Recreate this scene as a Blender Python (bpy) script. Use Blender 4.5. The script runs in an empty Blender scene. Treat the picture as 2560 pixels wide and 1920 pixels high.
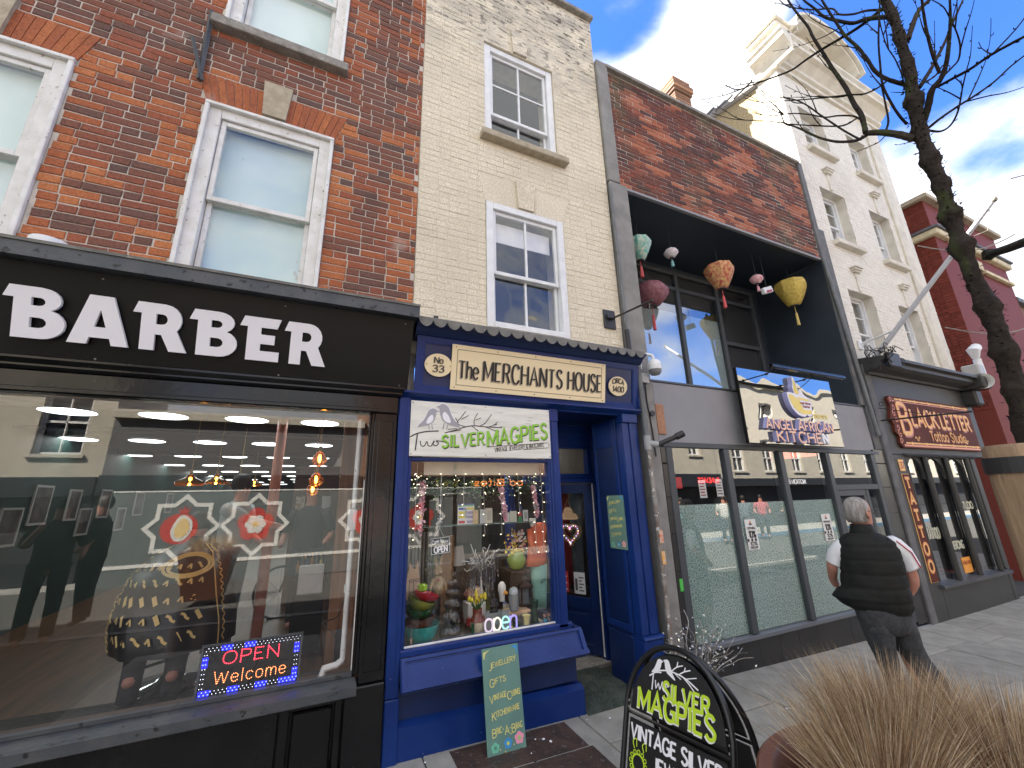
import bpy, bmesh, math, random
from mathutils import Vector, Matrix, geometry, noise
R_ = random.Random(7)
sc = bpy.context.scene
COL = sc.collection
PI = math.pi
# ------------------------------------------------------------------ camera
cam_d = bpy.data.cameras.new('camera')
cam = bpy.data.objects.new('camera', cam_d)
COL.objects.link(cam)
RR = Vector((0.90826891, -0.417615, -0.02540256))      # camera right
RD = Vector((0.09081052, 0.25604336, -0.96239038))     # camera down
RF = Vector((0.40841282, 0.87180245, 0.27048005))      # camera forward
CAM = Vector((0.0, -3.0, 1.6))
m3 = Matrix((RR, -RD, -RF)).transposed()
cam.matrix_world = Matrix.Translation(CAM) @ m3.to_4x4()
cam_d.sensor_width = 36.0
cam_d.lens = 36.0 * 1021.1 / 2560.0
cam_d.clip_start = 0.02
cam_d.clip_end = 2000.0
sc.camera = cam
sc.render.resolution_x, sc.render.resolution_y = 1024, 768
# ------------------------------------------------------------------ light
SUN_EL, SUN_AZ = math.radians(46), math.radians(-52)    # azimuth from +y towards +x
world = bpy.data.worlds.new("World"); sc.world = world
world.use_nodes = True
sun_d = bpy.data.lights.new('sun', 'SUN')
sun_d.energy = 4.4; sun_d.angle = math.radians(0.5); sun_d.color = (1.0, 0.93, 0.82)
sun = bpy.data.objects.new('sun', sun_d); COL.objects.link(sun)
sv = Vector((math.sin(SUN_AZ)*math.cos(SUN_EL), math.cos(SUN_AZ)*math.cos(SUN_EL), math.sin(SUN_EL)))
sun.rotation_euler = sv.to_track_quat('Z', 'Y').to_euler()
sun.location = sv * 60
sc.view_settings.view_transform = 'Standard'
sc.view_settings.look = 'None'
sc.view_settings.gamma = 1.0
sc.view_settings.use_curve_mapping = False
sc.view_settings.exposure = 2.95
def NT(nt, kind, **k):
 n = nt.nodes.new(kind)
 for a, b in k.items(): setattr(n, a, b)
 return n
def build_world():
 nt = world.node_tree; nt.nodes.clear(); L = nt.links.new
 out = NT(nt, 'ShaderNodeOutputWorld'); bg = NT(nt, 'ShaderNodeBackground'); bg.inputs[1].default_value = 0.13
 L(bg.outputs[0], out.inputs[0])
 sky = NT(nt, 'ShaderNodeTexSky', sky_type='NISHITA'); sky.sun_disc = False
 sky.sun_elevation = SUN_EL; sky.sun_rotation = SUN_AZ; sky.air_density = 1.0; sky.dust_density = 0.6; sky.ozone_density = 2.5
 tint = NT(nt, 'ShaderNodeMix', data_type='RGBA', blend_type='MULTIPLY'); tint.inputs[0].default_value = 1
 tint.inputs[7].default_value = (0.150, 0.262, 0.47, 1); L(sky.outputs[0], tint.inputs[6])
 tc = NT(nt, 'ShaderNodeTexCoord')
 sep = NT(nt, 'ShaderNodeSeparateXYZ'); L(tc.outputs['Generated'], sep.inputs[0])
 def math_(op, a, b=None, c=None):
  n = NT(nt, 'ShaderNodeMath', operation=op)
  for i, v in enumerate((a, b, c)):
   if v is None: continue
   if isinstance(v, (int, float)): n.inputs[i].default_value = v
   else: L(v, n.inputs[i])
  return n.outputs[0]
 zz = math_('ADD', math_('MAXIMUM', sep.outputs[2], 0.0), 0.32)
 u = math_('DIVIDE', sep.outputs[0], zz); v = math_('DIVIDE', sep.outputs[1], zz)
 cmb = NT(nt, 'ShaderNodeCombineXYZ'); L(u, cmb.inputs[0]); L(v, cmb.inputs[1])
 n1 = NT(nt, 'ShaderNodeTexNoise'); n1.inputs['Scale'].default_value = 1.7; n1.inputs['Detail'].default_value = 9
 n1.inputs['Roughness'].default_value = 0.56; n1.inputs['Distortion'].default_value = 0.25; L(cmb.outputs[0], n1.inputs['Vector'])
 n2 = NT(nt, 'ShaderNodeTexNoise'); n2.inputs['Scale'].default_value = 5.0; n2.inputs['Detail'].default_value = 6; L(tc.outputs['Generated'], n2.inputs['Vector'])
 # cloud banks: blobs of cover round chosen directions, broken up by the noise
 def blob(d, rad, gain):
  d = Vector(d).normalized()
  dp = NT(nt, 'ShaderNodeVectorMath', operation='DOT_PRODUCT'); L(tc.outputs['Generated'], dp.inputs[0]); dp.inputs[1].default_value = d
  mr = NT(nt, 'ShaderNodeMapRange', interpolation_type='SMOOTHSTEP'); L(dp.outputs['Value'], mr.inputs[0])
  mr.inputs[1].default_value = math.cos(math.radians(rad)); mr.inputs[2].default_value = math.cos(math.radians(rad*0.35))
  mr.inputs[3].default_value = 0; mr.inputs[4].default_value = gain
  return mr.outputs[0]
 acc = math_('MULTIPLY', n1.outputs[0], 1.0)
 for b in CLOUDS: acc = math_('ADD', acc, blob(*b))
 mr = NT(nt, 'ShaderNodeMapRange', interpolation_type='SMOOTHSTEP'); L(acc, mr.inputs[0]); mr.inputs[1].default_value = 0.54; mr.inputs[2].default_value = 0.74
 shade = NT(nt, 'ShaderNodeMapRange'); L(math_('ADD', math_('MULTIPLY', acc, 0.75), math_('MULTIPLY', n2.outputs[0], 0.5)), shade.inputs[0])
 shade.inputs[1].default_value = 0.72; shade.inputs[2].default_value = 1.15
 cc = NT(nt, 'ShaderNodeMix', data_type='RGBA'); L(shade.outputs[0], cc.inputs[0])
 cc.inputs[6].default_value = (1.85, 1.88, 1.9, 1); cc.inputs[7].default_value = (1.05, 1.12, 1.24, 1)
 mx = NT(nt, 'ShaderNodeMix', data_type='RGBA'); L(mr.outputs[0], mx.inputs[0]); L(tint.outputs[2], mx.inputs[6]); L(cc.outputs[2], mx.inputs[7])
 L(mx.outputs[2], bg.inputs[0])
def ray(px, py):
 return (RR*((px-1280)/1021.1) + RD*((py-960)/1021.1) + RF).normalized()
CLOUDS = [((0.53, 0.37, 0.76), 19, 0.30), ((0.93, 0.30, 0.32), 27, 0.44), ((0.766, 0.13, 0.629), 15, -0.34), ((0.40, 0.38, 0.84), 7, -0.22), ((0.90, 0.14, 0.42), 6, -0.16), ((-0.3, -0.6, 0.6), 85, 0.24), ((-.8, .4, .4), 60, .22)]  # last two: cloud cover outside the view, added to neutralise the ambient light
build_world()
# ------------------------------------------------------------------ mesh helpers
def wm(o):      # world matrix without waiting for the depsgraph
 m = o.matrix_basis
 return wm(o.parent) @ o.matrix_parent_inverse @ m if o.parent else m.copy()
class MB:
 def __init__(s, local=False): s.v = []; s.f = []; s.t = []; s.local = local
 def add(s, vs, fs, t=0.5):
  n = len(s.v); s.v += [tuple(a) for a in vs]; s.f += [tuple(i+n for i in f) for f in fs]; s.t += [t]*len(fs); return s
 def box(s, x0, x1, y0, y1, z0, z1, b=0.0, t=0.5, M=None):
  x0, x1 = min(x0, x1), max(x0, x1); y0, y1 = min(y0, y1), max(y0, y1); z0, z1 = min(z0, z1), max(z0, z1)
  if b <= 0:
   vs = [(x, y, z) for x in (x0, x1) for y in (y0, y1) for z in (z0, z1)]
   fs = [(0,1,3,2),(4,6,7,5),(0,4,5,1),(2,3,7,6),(0,2,6,4),(1,5,7,3)]
  else:
   b = min(b, (x1-x0)*.45, (y1-y0)*.45, (z1-z0)*.45)
   vs = []; X = (x0, x1); Y = (y0, y1); Z = (z0, z1); sg = (1, -1)
   for i in (0, 1):
    for j in (0, 1):
     for k in (0, 1):
      a, c, d = X[i]+sg[i]*b, Y[j]+sg[j]*b, Z[k]+sg[k]*b
      vs += [(X[i], c, d), (a, Y[j], d), (a, c, Z[k])]
   I = lambda i, j, k, a: (i*4+j*2+k)*3+a
   fs = []
   for i in (0, 1):
    fs.append([I(i,0,0,0), I(i,1,0,0), I(i,1,1,0), I(i,0,1,0)][::(-1 if i == 0 else 1)])
    fs.append([I(0,i,0,1), I(0,i,1,1), I(1,i,1,1), I(1,i,0,1)][::(-1 if i == 0 else 1)])
    fs.append([I(0,0,i,2), I(1,0,i,2), I(1,1,i,2), I(0,1,i,2)][::(-1 if i == 0 else 1)])
   for j in (0, 1):
    for k in (0, 1):
     fs.append([I(0,j,k,1), I(0,j,k,2), I(1,j,k,2), I(1,j,k,1)])
     fs.append([I(j,0,k,0), I(j,0,k,2), I(j,1,k,2), I(j,1,k,0)])
     fs.append([I(j,k,0,0), I(j,k,0,1), I(j,k,1,1), I(j,k,1,0)])
   for i in (0, 1):
    for j in (0, 1):
     for k in (0, 1): fs.append([I(i,j,k,0), I(i,j,k,1), I(i,j,k,2)])
  if M is not None: vs = [M @ Vector(a) for a in vs]
  return s.add(vs, fs, t)
 def tube(s, pts, r, n=8, cap=True, t=0.5, jit=0.0, closed=False):
  pts = [Vector(p) for p in pts]; m = len(pts)
  rs = r if isinstance(r, (list, tuple)) else [r]*m
  up = None; rings = []
  for i, p in enumerate(pts):
   if closed: d = pts[(i+1) % m]-pts[i-1]
   else: d = pts[min(i+1, m-1)]-pts[max(i-1, 0)]
   if d.length < 1e-9: d = Vector((0, 0, 1))
   d.normalize()
   if up is None: up = Vector((0, 0, 1)) if abs(d.z) < .9 else Vector((1, 0, 0))
   a = (up - d*up.dot(d));
   if a.length < 1e-6: a = d.orthogonal()
   a.normalize(); b = d.cross(a); up = a
   rings.append([p + (a*math.cos(2*PI*k/n)+b*math.sin(2*PI*k/n))*rs[i]*(1+(R_.uniform(-jit, jit) if jit else 0)) for k in range(n)])
  vs = [q for rg in rings for q in rg]; fs = []
  for i in range(m if closed else m-1):
   for k in range(n):
    j = (i+1) % m
    fs.append((i*n+k, i*n+(k+1) % n, j*n+(k+1) % n, j*n+k))
  if cap and not closed: fs += [tuple(range(n))[::-1], tuple((m-1)*n+k for k in range(n))]
  return s.add(vs, fs, t)
 def lathe(s, prof, c=(0,0,0), n=20, t=0.5, flute=0, famp=0.0, sx=1, sy=1, M=None, cap=True):
  vs = []; fs = []; m = len(prof)
  for r, z in prof:
   for k in range(n):
    a = 2*PI*k/n; rr = r*(1+famp*math.cos(flute*a)) if flute else r
    vs.append((c[0]+rr*sx*math.cos(a), c[1]+rr*sy*math.sin(a), c[2]+z))
  for i in range(m-1):
   for k in range(n): fs.append((i*n+k, i*n+(k+1) % n, (i+1)*n+(k+1) % n, (i+1)*n+k))
  if cap:
   if prof[0][0] > 1e-6: fs.append(tuple(range(n))[::-1])
   if prof[-1][0] > 1e-6: fs.append(tuple((m-1)*n+k for k in range(n)))
  if M is not None: vs = [M @ Vector(a) for a in vs]
  return s.add(vs, fs, t)
 def prism(s, poly, O, U, V, N, d0, d1, t=0.5):
  """2D polygon (no holes) in frame O,U,V extruded from d0 to d1 along N"""
  O, U, V, N = Vector(O), Vector(U), Vector(V), Vector(N); n = len(poly)
  vs = [O+U*a+V*b+N*d1 for a, b in poly]+[O+U*a+V*b+N*d0 for a, b in poly]
  tr = geometry.tessellate_polygon([[Vector((a, b, 0)) for a, b in poly]])
  fs = [tuple(x) for x in tr]+[tuple(i+n for i in x[::-1]) for x in tr]
  fs += [(i, (i+1) % n, (i+1) % n+n, i+n) for i in range(n)]
  return s.add(vs, fs, t)
 def ring(s, outer, inner, O, U, V, N, d0, d1, t=0.5):
  """band between two 2D outlines with the same number of points"""
  O, U, V, N = Vector(O), Vector(U), Vector(V), Vector(N); n = len(outer)
  P = lambda q, d: O+U*q[0]+V*q[1]+N*d
  vs = [P(q, d1) for q in outer]+[P(q, d1) for q in inner]+[P(q, d0) for q in outer]+[P(q, d0) for q in inner]
  fs = []
  for i in range(n):
   j = (i+1) % n
   fs += [(i, j, n+j, n+i), (i, 2*n+i, 2*n+j, j), (n+i, n+j, 3*n+j, 3*n+i), (2*n+i, 3*n+i, 3*n+j, 2*n+j)]
  return s.add(vs, fs, t)
 def strip(s, prof, x0, x1, t=0.5, ax='x'):
  """closed profile [(y,z)] swept along x (or [(x,z)] along y)"""
  n = len(prof)
  if ax == 'x': vs = [(x0, a, b) for a, b in prof]+[(x1, a, b) for a, b in prof]
  else: vs = [(a, x0, b) for a, b in prof]+[(a, x1, b) for a, b in prof]
  fs = [(i, (i+1) % n, (i+1) % n+n, i+n) for i in range(n)]
  q = [Vector((a, b, 0)) for a, b in prof]; tr = geometry.tessellate_polygon([q])
  fs += [tuple(x) for x in tr]+[tuple(i+n for i in x[::-1]) for x in tr]
  return s.add(vs, fs, t)
 def mesh(s, name, mat, smooth=False, fix=True):
  me = bpy.data.meshes.new(name); me.from_pydata(s.v, [], s.f)
  a = me.attributes.new('v', 'FLOAT', 'FACE'); a.data.foreach_set('value', s.t)
  if fix:
   bm = bmesh.new(); bm.from_mesh(me); bmesh.ops.recalc_face_normals(bm, faces=bm.faces); bm.to_mesh(me); bm.free()
  if smooth:
   me.polygons.foreach_set('use_smooth', [True]*len(me.polygons))
   if smooth != 'all':
    try: me.set_sharp_from_angle(angle=math.radians(42))
    except Exception: pass
  if mat: me.materials.append(mat)
  me.update(); return me
 def build(s, name, mat, parent=None, smooth=False, kind=None, label=None, fix=True):
  o = bpy.data.objects.new(name, s.mesh(name, mat, smooth, fix)); COL.objects.link(o)
  if parent is not None:
   o.parent = parent
   if not s.local: o.matrix_parent_inverse = wm(parent).inverted()
  if kind: o['kind'] = kind
  if label: o['label'] = label
  return o
def thing(name, label, cat, loc=(0, 0, 0), rz=0, group=None):
 o = bpy.data.objects.new(name, None); COL.objects.link(o); o.location = loc; o.rotation_euler = (0, 0, rz)
 o.empty_display_size = .1
 return tag(o, label, cat, group)
def tag(o, label, cat, group=None):
 o['label'] = label; o['category'] = cat
 if group: o['group'] = group
 return o
def structure(o): o['kind'] = 'structure'; return o
def copy_tree(o, parent=None):
 c = o.copy(); COL.objects.link(c); c.parent = parent
 for ch in [x for x in bpy.data.objects if x.parent == o]: copy_tree(ch, c)
 return c
# ------------------------------------------------------------------ materials
MATS = {}
def mat(name, c, c2=None, scale=6.0, rough=0.6, bump=0.0, bscale=60.0, metal=0.0, coat=0.0, lo=0.35, hi=0.65, detail=6, stretch=None, spec=0.5, c3=None, s3=40, l3=.68, h3=.72, emit=None, trans=0, alpha=1):
 m = bpy.data.materials.new(name); m.use_nodes = True; nt = m.node_tree; L = nt.links.new
 b = nt.nodes['Principled BSDF']
 b.inputs['Roughness'].default_value = rough; b.inputs['Metallic'].default_value = metal
 b.inputs['Coat Weight'].default_value = coat; b.inputs['Coat Roughness'].default_value = 0.12
 b.inputs['Specular IOR Level'].default_value = spec; b.inputs['Transmission Weight'].default_value = trans
 b.inputs['Base Color'].default_value = (*c, 1)
 tc = NT(nt, 'ShaderNodeTexCoord'); vec = tc.outputs['Object']
 if stretch:
  mp = NT(nt, 'ShaderNodeMapping'); mp.inputs['Scale'].default_value = stretch; L(vec, mp.inputs[0]); vec = mp.outputs[0]
 last = None
 if c2:
  n = NT(nt, 'ShaderNodeTexNoise'); n.inputs['Scale'].default_value = scale; n.inputs['Detail'].default_value = detail; L(vec, n.inputs['Vector'])
  r = NT(nt, 'ShaderNodeMapRange'); L(n.outputs[0], r.inputs[0]); r.inputs[1].default_value = lo; r.inputs[2].default_value = hi
  x = NT(nt, 'ShaderNodeMix', data_type='RGBA'); L(r.outputs[0], x.inputs[0]); x.inputs[6].default_value = (*c, 1); x.inputs[7].default_value = (*c2, 1)
  last = x.outputs[2]
 if c3:
  n = NT(nt, 'ShaderNodeTexNoise'); n.inputs['Scale'].default_value = s3; n.inputs['Detail'].default_value = 3; L(vec, n.inputs['Vector'])
  r = NT(nt, 'ShaderNodeMapRange'); L(n.outputs[0], r.inputs[0]); r.inputs[1].default_value = l3; r.inputs[2].default_value = h3
  x = NT(nt, 'ShaderNodeMix', data_type='RGBA'); L(r.outputs[0], x.inputs[0]); x.inputs[7].default_value = (*c3, 1)
  if last: L(last, x.inputs[6])
  else: x.inputs[6].default_value = (*c, 1)
  last = x.outputs[2]
 if last: L(last, b.inputs['Base Color'])
 if bump:
  n = NT(nt, 'ShaderNodeTexNoise'); n.inputs['Scale'].default_value = bscale; n.inputs['Detail'].default_value = 5; L(vec, n.inputs['Vector'])
  bp = NT(nt, 'ShaderNodeBump'); bp.inputs['Strength'].default_value = min(1, bump); bp.inputs['Distance'].default_value = 0.01*max(1, bump); L(n.outputs[0], bp.inputs['Height']); L(bp.outputs[0], b.inputs['Normal'])
 if emit:
  b.inputs['Emission Color'].default_value = (*emit[0], 1); b.inputs['Emission Strength'].default_value = emit[1]
 MATS[name] = m
 return m
def brick_mat(name, ramp, mott=0.25, rough=0.85, bump=0.6, stain=None, dirt=None):
 m = bpy.data.materials.new(name); m.use_nodes = True; nt = m.node_tree; L = nt.links.new
 b = nt.nodes['Principled BSDF']; b.inputs['Roughness'].default_value = rough; b.inputs['Specular IOR Level'].default_value = 0.25
 at = NT(nt, 'ShaderNodeAttribute', attribute_name='v'); oi = NT(nt, 'ShaderNodeObjectInfo')
 geo = NT(nt, 'ShaderNodeNewGeometry')
 n = NT(nt, 'ShaderNodeTexNoise'); n.inputs['Scale'].default_value = 22; n.inputs['Detail'].default_value = 7; L(geo.outputs['Position'], n.inputs['Vector'])
 a = NT(nt, 'ShaderNodeMath', operation='MULTIPLY_ADD'); L(n.outputs[0], a.inputs[0]); a.inputs[1].default_value = mott; L(at.outputs['Fac'], a.inputs[2])
 a2 = NT(nt, 'ShaderNodeMath', operation='SUBTRACT'); L(a.outputs[0], a2.inputs[0]); a2.inputs[1].default_value = mott*.5
 cr = NT(nt, 'ShaderNodeValToRGB'); e = cr.color_ramp.elements
 while len(e) < len(ramp): e.new(0.5)
 for i, (p, c) in enumerate(ramp): e[i].position = p; e[i].color = (*c, 1)
 L(a2.outputs[0], cr.inputs[0]); last = cr.outputs[0]
 n3 = NT(nt, 'ShaderNodeTexNoise'); n3.inputs['Scale'].default_value = 70; n3.inputs['Detail'].default_value = 4; L(geo.outputs['Position'], n3.inputs['Vector'])
 x = NT(nt, 'ShaderNodeMix', data_type='RGBA', blend_type='MULTIPLY'); x.inputs[0].default_value = 1
 r = NT(nt, 'ShaderNodeMapRange'); L(n3.outputs[0], r.inputs[0]); r.inputs[1].default_value = .3; r.inputs[2].default_value = .7; r.inputs[3].default_value = .72; r.inputs[4].default_value = 1.2
 L(last, x.inputs[6]); L(r.outputs[0], x.inputs[7]); last = x.outputs[2]
 for st in (stain or []):
  col, scl, lo, hi, amt, zr = st
  mp = NT(nt, 'ShaderNodeMapping'); mp.inputs['Scale'].default_value = scl; L(geo.outputs['Position'], mp.inputs[0])
  ns = NT(nt, 'ShaderNodeTexNoise'); ns.inputs['Scale'].default_value = 1; ns.inputs['Detail'].default_value = 6; L(mp.outputs[0], ns.inputs['Vector'])
  r = NT(nt, 'ShaderNodeMapRange'); L(ns.outputs[0], r.inputs[0]); r.inputs[1].default_value = lo; r.inputs[2].default_value = hi; r.inputs[4].default_value = amt
  f = r.outputs[0]
  if zr:
   sp = NT(nt, 'ShaderNodeSeparateXYZ'); L(geo.outputs['Position'], sp.inputs[0])
   rz = NT(nt, 'ShaderNodeMapRange'); L(sp.outputs[zr[2]], rz.inputs[0]); rz.inputs[1].default_value = zr[0]; rz.inputs[2].default_value = zr[1]
   mm = NT(nt, 'ShaderNodeMath', operation='MULTIPLY'); L(f, mm.inputs[0]); L(rz.outputs[0], mm.inputs[1]); f = mm.outputs[0]
  x = NT(nt, 'ShaderNodeMix', data_type='RGBA'); L(f, x.inputs[0]); L(last, x.inputs[6]); x.inputs[7].default_value = (*col, 1); last = x.outputs[2]
 L(last, b.inputs['Base Color'])
 bp = NT(nt, 'ShaderNodeBump'); bp.inputs['Strength'].default_value = bump; bp.inputs['Distance'].default_value = .006; L(n3.outputs[0], bp.inputs['Height']); L(bp.outputs[0], b.inputs['Normal'])
 MATS[name] = m; return m
def glass_mat(name, tint=(1, 1, 1), refl=0.55, base=0.09, rough=0.0, wav=0.0, wscale=1.2, see=1.0, body=None):
 """clear pane: see-through with mirror reflection rising at grazing angles; body = colour of a film filling (1-see) of it"""
 m = bpy.data.materials.new(name); m.use_nodes = True; nt = m.node_tree; L = nt.links.new; nt.nodes.clear()
 out = NT(nt, 'ShaderNodeOutputMaterial'); gl = NT(nt, 'ShaderNodeBsdfGlossy'); gl.inputs['Roughness'].default_value = rough
 tr = NT(nt, 'ShaderNodeBsdfTransparent'); tr.inputs[0].default_value = (*tint, 1)
 lw = NT(nt, 'ShaderNodeLayerWeight'); lw.inputs[0].default_value = .5
 p = NT(nt, 'ShaderNodeMath', operation='POWER'); L(lw.outputs['Facing'], p.inputs[0]); p.inputs[1].default_value = 5
 q = NT(nt, 'ShaderNodeMath', operation='MULTIPLY_ADD'); L(p.outputs[0], q.inputs[0]); q.inputs[1].default_value = refl; q.inputs[2].default_value = base
 geo = NT(nt, 'ShaderNodeNewGeometry'); bf = NT(nt, 'ShaderNodeMath', operation='MULTIPLY_ADD'); L(geo.outputs['Backfacing'], bf.inputs[0]); bf.inputs[1].default_value = -1; bf.inputs[2].default_value = 1
 f = NT(nt, 'ShaderNodeMath', operation='MULTIPLY'); L(q.outputs[0], f.inputs[0]); L(bf.outputs[0], f.inputs[1])
 mx = NT(nt, 'ShaderNodeMixShader'); L(f.outputs[0], mx.inputs[0]); L(tr.outputs[0], mx.inputs[1]); L(gl.outputs[0], mx.inputs[2])
 base_out = mx
 if body:
  df = NT(nt, 'ShaderNodeBsdfDiffuse'); df.inputs[0].default_value = (*body, 1)
  m0 = NT(nt, 'ShaderNodeMixShader'); m0.inputs[0].default_value = 1-see; L(tr.outputs[0], m0.inputs[1]); L(df.outputs[0], m0.inputs[2]); L(m0.outputs[0], mx.inputs[1])
 L(mx.outputs[0], out.inputs[0])
 if wav:
  tc = NT(nt, 'ShaderNodeTexCoord'); n = NT(nt, 'ShaderNodeTexNoise'); n.inputs['Scale'].default_value = wscale; n.inputs['Detail'].default_value = 1; L(tc.outputs['Object'], n.inputs['Vector'])
  bp = NT(nt, 'ShaderNodeBump'); bp.inputs['Strength'].default_value = 1; bp.inputs['Distance'].default_value = wav; L(n.outputs[0], bp.inputs['Height']); L(bp.outputs[0], gl.inputs['Normal'])
 MATS[name] = m; return m
def emis(name, c, s):
 m = bpy.data.materials.new(name); m.use_nodes = True; nt = m.node_tree; nt.nodes.clear()
 out = NT(nt, 'ShaderNodeOutputMaterial'); e = NT(nt, 'ShaderNodeEmission'); e.inputs[0].default_value = (*c, 1); e.inputs[1].default_value = s
 nt.links.new(e.outputs[0], out.inputs[0]); MATS[name] = m; return m
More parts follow.
